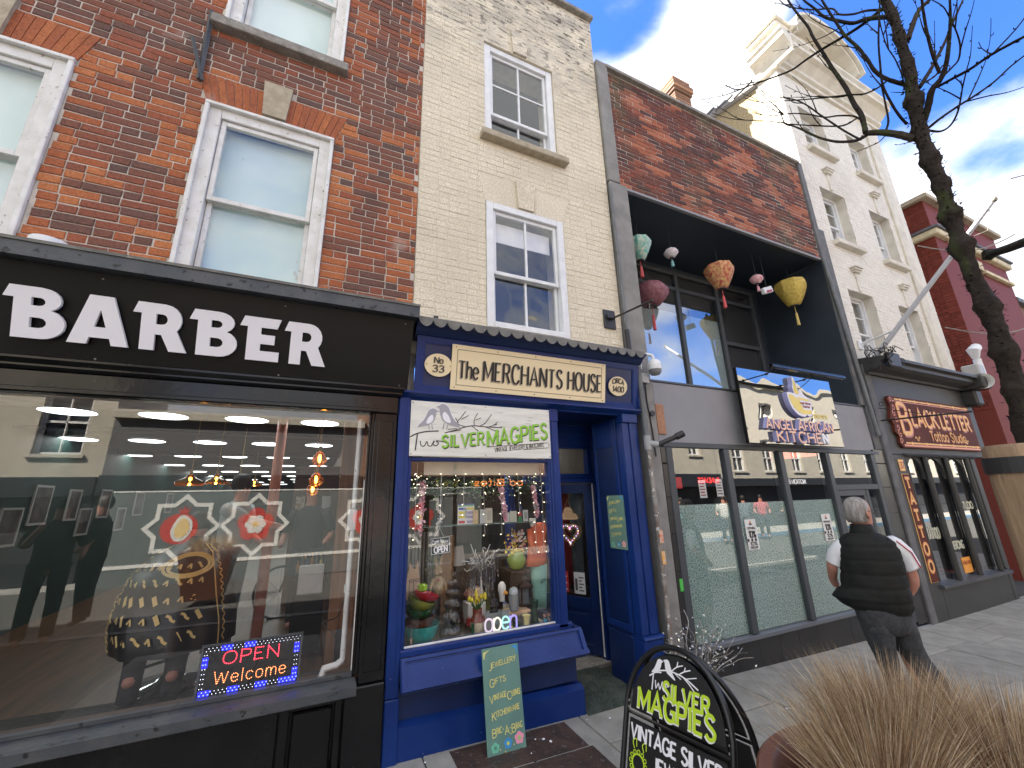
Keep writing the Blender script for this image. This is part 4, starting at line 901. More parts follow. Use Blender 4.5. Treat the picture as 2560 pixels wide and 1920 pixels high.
 # tiled plinth and tile piers
 k = 0; x = 2.99; r = random.Random(3)
 while x < 5.62:
  w = .295; b = min(x+w, 5.62); g0, g1 = gz(x)-.02, gz(b)-.02
  t = MB(); y = -.02+r.uniform(-.001, .001)
  t.add([(x+.0015, y, g0), (b-.0015, y, g1), (b-.0015, y, .283), (x+.0015, y, .283), (x+.0015, y+.02, g0), (b-.0015, y+.02, g1), (b-.0015, y+.02, .283), (x+.0015, y+.02, .283)], [(0,1,2,3), (0,3,7,4), (1,5,6,2), (3,2,6,7)])
  t.build('tile', TILEB, B); x += w
 MB().box(2.985, 5.63, -.012, .06, -.1, .284).build('tile_backing', mat('grout', (.09, .09, .09), rough=.9), B)
 for z in (.30, .62, .94, 1.26, 1.58, 1.88):
  t = MB(); t.box(2.943, 3.004, -.028, 0, z, min(z+.317, 2.043), .002); t.build('tile', TILEB, B)
 for z in (.02, .34, .66, .98, 1.30, 1.62, 1.92):
  t = MB(); t.box(6.692, 6.83, -.028, 0, z, z+(.317 if z < 1.9 else .19), .002); t.build('tile', TILEB, B)
  t = MB(); t.box(6.832, 6.972, -.022, 0, z, z+(.317 if z < 1.9 else .19), .002); t.build('tile', TILEB, B)
 rf = MB(); rf.box(2.7, 6.85, .5, 7, 6.6, 6.65); rf.build('flat_roof', SLATE, B)
 return B
REST = restaurant()
def kitchen_sign():
 MIR = glass_mat('mirror_gold_acrylic', tint=(0, 0, 0), refl=.3, base=.36, wav=.010, wscale=1.6, see=0, body=(.03, .028, .02))
 S = thing('shop_sign', 'mirrored sign board reading ANGEL AFRICAN KITCHEN with bowl logo and phone number', 'sign', (4.92, -.1, 2.1))
 MB().box(4.058, 5.793, -.148, -.115, 2.10, 2.936, .003).build('sign_box', BLACKS, S)
 m = MB(); m.box(4.3, 4.36, -.1145, -.005, 2.2, 2.85); m.box(5.5, 5.56, -.1145, -.005, 2.2, 2.85); m.build('stand_off', BLACKS, S)
 MB().box(4.064, 5.787, -.152, -.1485, 2.105, 2.931).build('mirror_face', MIR, S)
 EDGE = mat('lilac_letter_side', (.36, .36, .62), rough=.35); PINKL = mat('peach_letter', (.86, .50, .33), rough=.4); YEL = mat('yellow_vinyl', (.85, .66, .12), rough=.4); PALE = mat('pale_vinyl', (.78, .76, .86), rough=.4)
 for txt, x, z, h, fit in (('ANGEL', 4.325, 2.262, .105, .50), ('AFRICAN', 4.885, 2.262, .108, .66), ('KITCHE', 4.475, 2.125, .115, .80)):
  m = MB(); write(m, txt, (x, -.153, z), FX, FZ, FN, h, w=.21, fit=fit, sp=.22, th=.045); m.build('letters', EDGE, S)
  m = MB(); write(m, txt, (x, -.1985, z), FX, FZ, FN, h, w=.18, fit=fit, sp=.22, th=.002); m.build('letter_faces', PINKL, S)
 m = MB(); write(m, 'N', (5.315, -.153, 2.125), FX, FZ, FN, .115, w=.25, fit=.085, th=.046); m.build('letters', WHITEL, S)
 m = MB(); write(m, '07908559735', (5.235, -.152, 2.435), FX, FZ, FN, .045, w=.16, fit=.34, th=.002); m.box(5.33, 5.37, -.154, -.1525, 2.50, 2.515); m.build('phone_number', YEL, S)
 # logo: bowl with flames
 cx, cz = 4.98, 2.62
 out = sm2([(-.20, .05), (-.17, -.08), (-.08, -.17), (.02, -.20), (.08, -.19), (.10, -.175), (.14, -.19), (.20, -.18), (.225, -.13), (.23, -.08), (.24, -.03), (.22, .03), (.17, .05), (.12, .08), (.10, .125), (.06, .14), (.035, .11), (.02, .18), (0, .24), (-.02, .285), (-.045, .27), (-.05, .20), (-.07, .15), (-.06, .08), (-.12, .085), (-.18, .085)], 3)
 m = MB(); m.prism(out, (cx, -.153, cz), FX, FZ, FN, 0, .05); m.build('logo_body', EDGE, S)
 m = MB(); m.prism([(a*.96, b*.965) for a, b in out], (cx, -.2035, cz), FX, FZ, FN, 0, .002); m.build('logo_face', WHITEL, S)
 m = MB()
 m.prism(sm2([(-.175, .04), (-.12, .055), (-.06, .03), (.02, -.005), (.03, -.06), (.07, -.11), (.20, -.11), (.20, -.15), (.14, -.16), (.04, -.165), (-.05, -.14), (-.13, -.07)], 3), (cx, -.206, cz), FX, FZ, FN, 0, .002)
 m.prism(sm2([(-.05, .09), (-.045, .15), (-.03, .23), (-.018, .25), (0, .19), (.015, .13), (.03, .085), (.0, .07)], 3), (cx, -.206, cz), FX, FZ, FN, 0, .002)
 m.prism(sm2([(-.02, .035), (.06, .03), (.18, .02), (.20, .0), (.10, .0), (.02, .01)], 3), (cx, -.206, cz), FX, FZ, FN, 0, .002)
 m.build('logo_yellow', YEL, S)
 m = MB(); write(m, 'Angel African', (cx+.005, -.206, cz-.045), FX, FZ, FN, .027, w=.2, fit=.205, th=.002); write(m, 'Kitchen', (cx+.06, -.206, cz-.085), FX, FZ, FN, .027, w=.2, fit=.125, th=.002); m.build('logo_lettering', mat('maroon_vinyl', (.30, .05, .05), rough=.5), S)
 L = thing('sign_light', 'long black trough light on arms above the mirrored kitchen sign', 'light', (4.85, -.45, 2.86))
 m = MB(); m.box(4.19, 5.52, -.475, -.425, 2.855, 2.885, .006); m.box(4.19, 5.52, -.468, -.432, 2.887, 2.895, .002); m.build('trough', BLACKP, L)
 for x in (4.28, 4.95):
  m = MB(); m.tube([(x+.12, -.15, 2.86), (x+.06, -.30, 2.842), (x, -.43, 2.856)], .007, 6); m.lathe([(.012, -.012), (.012, .012)], (x+.07, -.29, 2.845), 8); m.build('arm', BLACKP, L)
 m = MB(); m.tube([(4.95, -.43, 2.85), (5.02, -.3, 2.80), (5.06, -.2, 2.77), (5.05, -.16, 2.72)], .004, 5); m.build('cable', BLACKP, L)
kitchen_sign()
def lantern(name, label, x, y, z, col, col2, r, kind, zc=5.0, tassel=(.6, .1, .1)):
 T = thing(name, label, 'lantern', (x, y, z), 0, 'paper and silk lanterns hanging in the restaurant recess')
 m = mat(name+'_silk_%d' % len(MATS), col, col2, scale=26, rough=.65, bump=.6, bscale=60)
 b = MB()
 if kind == 'cone': prof = [(r*.28, -r*1.05), (r*.42, -r*.95), (r*.72, -r*.35), (r*.95, r*.25), (r, r*.55), (r*.9, r*.8), (r*.55, r*.95), (r*.3, r)]
 else: prof = [(r*.3, -r*.75), (r*.6, -r*.6), (r*1.0, -r*.1), (r, r*.25), (r*.7, r*.6), (r*.3, r*.75)]
 b.lathe(prof, (x, y, z), 16, flute=8, famp=.04); b.build('shade', m, T, smooth=True)
 c = MB(); c.tube([(x, y, z+r*.9), (x, y, zc)], .0035, 5); c.build('cord', BLKPIPE, T)
 rg = MB(); rg.lathe([(r*.3, -.01), (r*.3, .012)], (x, y, z-prof[0][0]*0-abs(prof[0][1])), 12); rg.lathe([(r*.3, 0), (r*.3, .02)], (x, y, z+prof[-1][1]), 12); rg.build('ring', BLKPIPE, T)
 t = MB(); L = r*1.5; z0 = z+prof[0][1]
 t.tube([(x, y, z0), (x, y, z0-L*.35)], .004, 5); t.tube([(x, y, z0-L*.35), (x, y, z0-L*.42), (x, y, z0-L)], [.008, .016, .022], 7); t.build('tassel', mat('tassel_%d' % len(MATS), tassel, rough=.8), T)
 return T
lantern('lantern', 'teal and white floral lantern half hidden behind the concrete pier', 3.315, .3, 4.51, (.10, .42, .36), (.6, .62, .5), .15, 'cone')
lantern('lantern', 'small white round lantern hanging left of the big red one', 3.856, .3, 4.59, (.72, .72, .74), (.6, .45, .45), .085, 'round', tassel=(.2, .4, .4))
lantern('lantern', 'large red and gold silk lantern with red tassel in the middle of the recess', 4.72, .3, 4.45, (.42, .03, .04), (.62, .42, .16), .185, 'cone')
lantern('lantern', 'small pink and white lantern between the red and the yellow lanterns', 5.51, .3, 4.575, (.65, .22, .26), (.75, .6, .6), .085, 'round', tassel=(.6, .3, .35))
lantern('lantern', 'gold yellow silk lantern with yellow tassel nearest the right wall', 6.30, .3, 4.52, (.62, .46, .10), (.42, .30, .05), .21, 'cone', tassel=(.6, .45, .15))
lantern('lantern', 'wide dusky pink lantern low beside the left pier behind the iron sign bracket', 3.72, .6, 4.12, (.20, .06, .08), (.32, .14, .16), .22, 'round')
def recess_bits():
 T = thing('emergency_light', 'white bulkhead light box on the dark recess ceiling', 'light', (5.69, .3, 4.43))
 m = MB(); M = Matrix.Translation((5.70, .3, 4.43)) @ Matrix.Rotation(math.radians(-20), 4, 'Y'); m.box(-.11, .11, -.03, .03, -.04, .055, .01, M=M); m.build('case', WHITEN, T)
 m = MB(); m.box(-.07, .07, -.034, -.031, -.03, .0, M=M); m.build('red_mark', mat('red_mark', (.4, .03, .05), rough=.5), T)
 MB().tube([(5.70, .3, 4.48), (5.70, .3, 5.0)], .004, 5).build('cable', BLKPIPE, T)
 P = thing('opening_poster', 'white opening discount poster in the middle restaurant window', 'poster', (4.05, .0, 1.05))
 def poster(root, x0, z0):
  M_ = MB(); M_.box(x0, x0+.165, -.004, -.001, z0, z0+.29); M_.build('paper', mat('poster_paper', (.72, .72, .70), rough=.6), root)
  k = MB(); y = -.0045
  write(k, 'OPENING', (x0+.02, y, z0+.195), FX, FZ, FN, .02, w=.2, fit=.125); write(k, '10%', (x0+.035, y, z0+.115), FX, FZ, FN, .06, w=.22, fit=.10)
  for i in range(6):
   if i % 2 == 0: k.box(x0+i*.0275, x0+i*.0275+.0275, y-.001, y, z0+.078, z0+.105)
  write(k, '10%', (x0+.035, y, z0+.04), FX, FZ, FN, .032, w=.22, fit=.10); write(k, 'DISCOUNT', (x0+.03, y, z0+.012), FX, FZ, FN, .018, w=.2, fit=.11)
  k.box(x0+.06, x0+.10, y-.001, y, z0+.235, z0+.25); k.build('print', INK, root)
  q = MB(); q.prism(ell(x0+.08, z0+.262, .012, .014, 10), (0, y, 0), FX, FZ, FN, 0, .001); q.build('orange_logo', mat('orange_print', (.7, .25, .05), rough=.6), root)
 poster(P, 3.975, 1.045)
 P = thing('opening_poster', 'white opening discount poster in the right window beside the man', 'poster', (5.37, .0, 1.05)); poster(P, 5.28, 1.05)
 o = MB().box(3.10, 3.19, -.004, -.001, .93, 1.03).build('green_tape', mat('green_sticker', (.08, .5, .08), rough=.5)); tag(o, 'small torn bright green sticker low on the black tile pier', 'sticker'); o.location = (-.13, -.029, -.15)
 o = MB().box(3.088, 3.20, .008, .011, 1.655, 1.76).build('red_sticker', mat('red_sticker', (.6, .02, .02), rough=.5)); tag(o, 'red square sticker at the top left of the restaurant glass', 'sticker')
 for i, (x, z, lab) in enumerate(((3.42, 1.56, 'white notice taped high in the first restaurant window, left one'), (3.66, 1.57, 'white menu notice taped high in the first restaurant window, right one'))):
  T = thing('notice', lab, 'notice', (x, .01, z)); MB().box(x, x+.095, .0075, .0095, z, z+.17).build('paper', MATS['poster_paper'], T)
  k = MB()
  for j in range(5): k.box(x+.012, x+.08-.01*(j % 2), .0065, .0073, z+.02+j*.028, z+.032+j*.028)
  k.build('print', mat('print_red_%d' % i, (.35, .06, .05) if i == 0 else (.1, .1, .1), rough=.6), T)
 o = MB(); o.box(3.0, 3.085, -.035, -.031, 2.05, 2.47, .002);
 o = MB().box(2.955, 3.06, -.018, -.0045, 2.17, 2.47, .004).build('timber_patch', mat('bare_plywood', (.42, .22, .13), (.32, .16, .09), scale=20, rough=.8)); tag(o, 'bare pinkish plywood patch screwed to the grey fascia', 'board')
recess_bits()
# ================================================================== tall white building with the tattoo studio
def white_building():
 B = thing('white_building', 'tall white painted building with arched parapet above the tattoo studio', 'building', (8.6, 0, -.02))
 rows = [(3.44, 4.64), (5.50, 6.58), (7.40, 8.30)]; cols = [(7.25, 7.96), (8.76, 9.44)]
 W = [(a, b, c, d) for a, b in cols for c, d in rows]
 core = MB(); slab_wall(core, 6.872, 10.20, 3.0, 8.98, .002, .4, W); core.build('wall', WHITE_B, B)
 holes = [rect_hole(*w) for w in W]+[rect_hole(a-.05, b+.05, c-.10, c) for a, b in cols for c, d in rows]
 bricks(B, BR_WHITE, 6.872, 10.20, 3.30, 8.97, 0, holes, course=.0605, gap=.0035, vf=lambda x, z, r: r.random()*.5+.25, nmax=300, seed=31, dep=.010, skipvis=True)
 xf = Matrix(((0, 1, 0, 6.860), (1, 0, 0, 0), (0, 0, 1, 0), (0, 0, 0, 1)))    # local (u, depth, z) -> side wall facing -x
 bricks(B, BR_WHITE, 0.0, .36, 6.6, 9.1, 0, (), course=.0605, gap=.005, vf=lambda x, z, r: r.random(), seed=33, dep=.012, xf=xf)
 MB().box(6.871, 7.0, .0, .36, 6.6, 9.1).build('return_wall', WHITE_B, B)
 # pebble dashed gable behind, sloping verge
 g = MB(); g.add([(6.90, .36, 6.5), (6.90, 6, 6.5), (6.90, 6, 10.4), (6.90, .36, 9.0), (10.2, .36, 6.5), (10.2, 6, 6.5), (10.2, 6, 10.4), (10.2, .36, 9.0)], [(0, 3, 2, 1), (3, 7, 6, 2), (4, 5, 6, 7)]); g.build('gable_wall', PEBBLE, B)
 v = MB(); v.add([(6.80, .30, 9.00), (6.80, 6, 10.42), (6.80, 6, 10.52), (6.80, .30, 9.10), (7.3, .30, 9.0), (7.3, 6, 10.42), (7.3, 6, 10.52), (7.3, .30, 9.1)], [(0, 1, 2, 3), (4, 7, 6, 5), (3, 2, 6, 7), (0, 4, 5, 1), (0, 3, 7, 4)]); v.build('verge_board', GREYP, B)
 sl = MB()
 for i in range(14):
  y = .4+i*.4; z = 9.10+(y-.3)*.249; sl.box(6.78, 7.5, y, y+.39, z+.004, z+.055, .004)
 sl.build('verge_slates', SLATE, B)
 GW = glass_mat('white_house_glass', refl=.8, base=.3, wav=.02, wscale=2)
 for k, (a, b, c, d) in enumerate(W):
  sash(B, a, b, c, d, y=.13, fw=.06, meet=c+(d-c)*.46, cols=2, rows=(2, 1), paint=WHITEN, glass=GW, depth=.10, boxw=.05, bars=.018, dark=DARKROOM)
  rv = MB(); rv.box(b-.003, b+.02, 0.002, .13, c+.003, d-.003); rv.build('reveal', STONE_W, B)
  s = MB(); s.box(a-.05, b+.05, -.09, .12, c-.085, c-.002, .008); s.build('window_sill', STONE_W, B)
  if d < 8:
   q = MB(); cx = (a+b)/2; q.box(cx-.035, cx+.035, -.018, .006, d+.01, d+.34, .003); q.box(cx-.085, cx+.085, -.05, .0, d+.34, d+.37, .004); q.box(cx-.10, cx+.10, -.07, .0, d+.37, d+.405, .004); q.box(cx-.12, cx+.12, -.085, .0, d+.405, d+.43, .004); q.build('head_ornament', STONE_W, B)
  if d < 6 or True:
   h = MB(); h.box(a+.003, b-.004, .002, .13, d-.003, d+.02); h.build('lintel', STONE_W, B)
 qn = MB(); qn.box(9.62, 9.90, -.035, .002, 3.3, 8.97, .006); qn.build('pilaster_strip', STONE_W, B)
 # cornice and parapet
 c = MB(); prof = [(0, 8.98), (-.05, 8.98), (-.05, 9.06), (-.10, 9.08), (-.10, 9.16), (-.17, 9.22), (-.22, 9.26), (-.30, 9.28), (-.30, 9.36), (-.34, 9.40), (-.34, 9.45), (.1, 9.45)]
 c.strip(prof, 6.80, 10.25); c.build('cornice', STONE_W, B)
 cs = MB(); cs.strip([(6.80-a*-0.0+0, z) for a, z in []] or [(6.86, 8.98), (6.80, 9.0), (6.78, 9.14), (6.70, 9.24), (6.62, 9.28), (6.62, 9.36), (6.58, 9.40), (6.58, 9.45), (6.86, 9.45)], -.34, .30, ax='y'); cs.build('cornice_return', STONE_W, B)
 p = MB(); p.box(6.86, 10.2, -.04, .25, 9.45, 9.72, .006); p.box(6.86, 7.20, -.14, .28, 9.45, 9.80, .01); p.build('parapet', STONE_W, B)
 pc = MB(); pc.box(6.78, 7.26, -.22, .34, 9.80, 9.901, .02); pc.box(6.74, 7.30, -.26, .36, 9.9, 9.95, .012); pc.build('parapet_cap', STONE_W, B); MB().box(9.3, 10.25, -.08, .28, 9.722, 9.78, .01).build('parapet_cap', STONE_W, B)
 # segmental pediment with deep moulding
 cx, hw = 8.30, .98
 def arc(rx, rz, z0, n=18): return [(cx-rx*math.cos(PI*i/n), z0+rz*math.sin(PI*i/n)) for i in range(n+1)]
 tp = MB(); tp.prism([(cx-hw, 9.45)]+[(x, z) for x, z in arc(hw, .62, 9.80)]+[(cx+hw, 9.45)], (0, 0, 0), FX, FZ, FN, -.25, .05); tp.build('pediment', STONE_W, B)
 for k, (o, i, d) in enumerate(((1.12, 1.06, .22), (1.06, 1.02, .30), (1.16, 1.12, .36))):
  m = MB(); a = arc(hw*o, .62*o+.02, 9.80); b = arc(hw*i-.0, .62*i-.03, 9.80)
  for j in range(18):
   m.prism([a[j], a[j+1], b[j+1], b[j]], (0, 0, 0), FX, FZ, FN, -.28, d)
  m.build('pediment_moulding', STONE_W, B)
 d = MB()
 for i in range(22):
  x = cx-.85+i*.078; d.box(x, x+.03, -.09, -.05, 9.56, 9.62)
 d.build('dentils', STONE_W, B, kind='stuff')
 # ---- tattoo shopfront
 f = MB(); f.box(7.13, 10.2, -.04, .3, 2.06, 3.19, .004); f.box(7.13, 7.44, -.04, .3, -.1, 2.055, .004); f.box(7.445, 9.52, -.04, .3, -.1, .36, .004); f.box(9.50, 9.62, -.045, .3, -.1, 2.055, .004); f.build('shopfront_wall', TATGREY, B)
 c = MB(); c.strip([(0, 3.19), (-.08, 3.19), (-.10, 3.22), (-.20, 3.25), (-.26, 3.28), (-.26, 3.33), (-.32, 3.35), (-.32, 3.39), (0, 3.44)], 6.98, 10.05); c.build('cornice', TATGREY, B)
 e = MB(); e.box(9.90, 10.22, -.36, 0, 3.19, 3.40, .02); e.box(9.94, 10.18, -.22, 0, 2.92, 3.19, .03); e.build('end_console', TATGREY, B); MB().box(6.98, 7.30, -.36, -.322, 3.22, 3.44, .02).build('end_console', TATGREY, B)
 h = MB(); h.strip([(0, 2.03), (-.07, 2.03), (-.09, 2.055), (-.05, 2.075), (0, 2.09)], 7.42, 9.62); h.build('window_head', TATGREY, B)
 s = MB(); s.strip([(.1, .42), (-.09, .385), (-.09, .345), (.1, .345)], 7.40, 9.56); s.build('window_sill', NAVYC, B)
 TG = glass_mat('tattoo_glass', refl=1, base=.42)
 m = MB()
 for x in (7.96, 8.60, 9.29): m.tube([(x, -.05, .40), (x, -.05, 2.03)], .036, 8)
 m.box(7.445, 7.475, -.045, .05, .42, 2.03, .004); m.box(9.47, 9.50, -.045, .05, .42, 2.03, .004); m.build('mullion', TATGREY, B)
 for k in range(3):
  a = (7.475, 7.995, 8.635)[k]; b = (7.925, 8.565, 9.255)[k]
  w = (b-a)/2; cxx = (a+b)/2
  for sx in (-1, 1):
   arcp = [(cxx+sx*w*math.cos(math.radians(t)), 1.72+.30*math.sin(math.radians(t))) for t in range(0, 91, 15)]
   q = MB(); q.prism(arcp+[(cxx+sx*w, 2.03)], (0, 0, 0), FX, FZ, FN, -.02, .02); q.build('spandrel', TATGREY, B)
  MB().box(a, b, .0, .005, .40, 2.03).build('pane', TG, B)
 MB().box(9.30, 9.47, .0, .005, .40, 2.03).build('pane', TG, B)
 m = MB(); m.box(7.44, 9.52, 1.0, 1.05, .3, 2.5); m.box(7.44, 9.52, .31, 1.0, 2.4, 2.45); m.box(7.40, 7.44, .31, 1.0, .3, 2.4); m.box(9.52, 9.6, .31, 1.0, .3, 2.4); m.build('interior_wall', DARKROOM, B)
 MB().box(9.62, 10.2, .5, .55, -.1, 2.06).build('door_recess', DARKROOM, B)
 return B
WHITE = white_building()
def tattoo_signs():
 MAR = mat('maroon_sign', (.085, .020, .012), (.12, .03, .018), scale=3, rough=.7, spec=.2); GOLD = mat('gold_leaf', (.90, .58, .25), (.80, .42, .15), scale=20, rough=.6, spec=.2); REDO = mat('red_brown_paint', (.36, .06, .03), rough=.4); SAL = mat('salmon_line', (.66, .20, .09), rough=.4)
 S = thing('shop_sign', 'maroon and gold sign reading BLACK LETTER Tattoo Studio with scrolled left edge', 'sign', (8.5, -.08, 2.15))
 x0, x1, z0, z1 = 7.33, 9.90, 2.15, 2.90; y = -.04
 left = [(x0+.08, z0), (x0+.02, z0+.06), (x0+.05, z0+.16), (x0-.03, z0+.22), (x0+.0, z0+.32), (x0-.07, z0+.40), (x0-.02, z0+.50), (x0+.02, z0+.60), (x0-.01, z0+.70), (x0+.05, z1)]
 m = MB(); m.prism([(x1, z0)]+[(x1, z1)]+left[::-1], (0, y, 0), FX, FZ, FN, 0, .035); m.build('board', MAR, S)
 y = -.0755; m = MB()
 for zz, t in ((z1-.05, .022), (z0+.06, .022)): m.box(x0+.18, x1-.03, y-.002, y, zz, zz+t)
 for i in range(6): m.prism(ell(x0+.35+i*.42, z1-.04, .028, .022, 8), (0, y-.002, 0), FX, FZ, FN, 0, .001); m.prism(ell(x0+.35+i*.42, z0+.07, .028, .022, 8), (0, y-.002, 0), FX, FZ, FN, 0, .001)
 m.build('gold_border', GOLD, S)
 m = MB()
 for k in range(7):
  cx, cz = x0+.07+(.02 if k % 2 else -.0), z0+.09+k*.10
  pts = [Vector((cx+.05*(1-t/14)*math.cos(t*.6+k*2), cz+.05*(1-t/14)*math.sin(t*.6+k*2))) for t in range(13)]
  ribbon(m, pts, .012, (0, y, 0), FX, FZ, FN, .0002*k, .0015)
 m.build('scrollwork', SAL, S)
 m = MB(); m.box(x0+.12, x1-.02, y-.001, y, z1-.075, z1-.062); m.box(x0+.12, x1-.02, y-.001, y, z0+.022, z0+.05); m.build('salmon_border', SAL, S)
 gr = lambda t: .95+.0*t
 for off, wd, mt, d in ((.014, .26, REDO, 0), (0, .21, SAL, .0025), (-.003, .13, GOLD, .005)):
  m = MB(); O = Vector((x0+.20+off, y-d, z0+.30-off*.6))
  write(m, 'B', O-Vector((0, 0, .10)), FX, FZ, FN, .45, w=wd*.8, fit=.24)
  write(m, 'LACK', O+Vector((.33, 0, .03)), FX, FZ, FN, .25, w=wd, fit=.78, serif=.2)
  write(m, 'LETTER', O+Vector((1.22, 0, .03)), FX, FZ, FN, .24, w=wd, fit=1.0, serif=.2)
  write(m, 'Tattoo Studio', O+Vector((.75, 0, -.17)), FX, FZ, FN, .14, w=wd*.8, fit=1.15)
  m.build('lettering', mt, S)
 m = MB()
 for sx in (.48, 2.05):
  pts = [Vector((x0+sx+.02*t, z0+.14+.03*math.sin(t*1.3))) for t in range(8)]; ribbon(m, pts, .014, (0, y, 0), FX, FZ, FN, .001, .0015)
 m.build('flourish', GOLD, S)
 T = thing('shop_sign', 'tall narrow maroon board with gold letters TATTOO beside the arched window', 'sign', (7.3, -.05, .4))
 m = MB(); m.box(7.21, 7.40, -.052, -.041, .43, 1.79, .004); m.build('board', MAR, T)
 m = MB(); m.box(7.207, 7.403, -.050, -.0405, .427, 1.793, .004); m.build('gold_edge', GOLD, T)
 m = MB(); m2 = MB()
 for i, c in enumerate('TATTOO'):
  write(m2, c, (7.245, -.0525, 1.60-i*.21), FX, FZ, FN, .14, w=.30, fit=.12, serif=.25); write(m, c, (7.25, -.055, 1.605-i*.21), FX, FZ, FN, .13, w=.2, fit=.11, serif=.25)
 m2.build('letter_shadow', SAL, T); m.build('letters', GOLD, T)
 T = thing('house_number', 'small gold plate with number 37 above the tattoo board', 'sign', (7.27, -.05, 1.85))
 MB().box(7.215, 7.345, -.052, -.041, 1.83, 1.985, .004).build('plate', GOLD, T); m = MB(); write(m, '37', (7.23, -.0525, 1.87), FX, FZ, FN, .08, w=.22, fit=.095); m.build('digits', REDO, T)
 P = thing('walk_in_poster', 'orange poster at the foot of the middle tattoo window', 'poster', (8.45, 0, .45)); MB().box(8.30, 8.56, -.006, -.002, .44, .64).build('paper', mat('orange_poster', (.85, .36, .06), rough=.6), P)
 m = MB(); write(m, 'WALK INS', (8.315, -.0065, .55), FX, FZ, FN, .045, w=.2, fit=.22); m.build('print', REDO, P)
 WD = mat('window_lettering', (.55, .55, .42), rough=.5)
 for (x, z, f, tx, lab) in ((7.56, .93, .34, 'TATTOO', 'pale lettering across the first arched tattoo window'), (8.14, .76, .36, 'PIERCING', 'pale lettering low on the second arched tattoo window'), (8.80, 1.28, .38, 'STUDIO', 'pale lettering on the third arched tattoo window')):
  m = MB(); write(m, tx, (x, -.0015, z), FX, FZ, FN, .13 if f < .36 else .10, w=.2, fit=f); o = m.build('window_lettering', WD); tag(o, lab, 'lettering')
tattoo_signs()
# ================================================================== red building and beyond
def red_building():
 B = thing('red_building', 'maroon painted brick building with stone bands beyond the alley', 'building', (13, 0, 0))
 core = MB(); slab_wall(core, 11.37, 15.0, -.2, 7.62, .0, 6, [(12.6, 13.2, 3.4, 6.3), (12.6, 13.3, .3, 2.7)]); core.build('wall', BR_MAROON, B)
 xf = Matrix(((0, 1, 0, 11.358), (1, 0, 0, 0), (0, 0, 1, 0), (0, 0, 0, 1)))
 bricks(B, BR_MAROON, 0.0, 4.5, 3.0, 7.6, 0, (), course=.0605, gap=.007, vf=lambda x, z, r: r.random(), seed=41, dep=.012, xf=xf)
 c = MB(); c.box(11.25, 15.1, -.12, 6, 7.62, 7.72, .01); c.build('coping', STONE, B)
 b = MB(); b.box(11.25, 15.08, -.10, 3, 6.72, 6.86, .02); b.build('stone_band', mat('pale_stone_band', (.66, .58, .38), (.5, .42, .28), scale=8, rough=.9), B)
 b = MB(); b.box(11.22, 15.1, -.14, 3, 6.862, 6.92, .01); b.build('band_flashing', SLATE, B)
 [MB().box(*q, .01).build('stone_dressing', MATS['pale_stone_band'], B) for q in ((13.31, 14.9, -.08, 0, 6.25, 6.33), (12.5, 13.3, -.06, 0, 6.3, 6.52), (12.5, 13.3, -.08, 0, 3.22, 3.4))]
 w = MB(); w.box(12.6, 13.2, .25, .3, 3.4, 6.3); w.build('window', DARKROOM, B)
 B2 = thing('stone_house', 'lower buff brick house at the far right end of the row', 'building', (18, 0, 0))
 m = MB(); m.box(15.05, 21, .1, 7, -.2, 5.9); m.build('wall', BR_OLD, B2); m = MB(); m.box(15.0, 21, -.02, 7, 5.9, 6.02, .01); m.build('coping', SLATE, B2)
 C = thing('chimney_stack', 'short brick chimney stack with oversailing courses above the brick parapet', 'chimney', (6.0, 1.5, 9.6))
 c = MB(); z = 8.9
 while z < 9.98:
  e = 0 if z < 9.62 else (.03 if z < 9.72 else .055 if z < 9.86 else .02)
  c.box(5.95-e, 6.40+e, 1.4-e, 1.8+e, z, z+.066, .006, t=R_.random()); z += .0757
 c.build('brickwork', BR_OLD, C)
 c = MB(); c.box(5.96, 6.39, 1.41, 1.79, 6.7, 9.97); c.build('core', MORTAR, C)
 c = MB(); c.lathe([(.11, 0), (.10, .10), (.12, .12), (.11, .18)], (6.17, 1.6, 9.97), 14); c.build('chimney_pot', BR_OLD, C, smooth=True)
red_building()
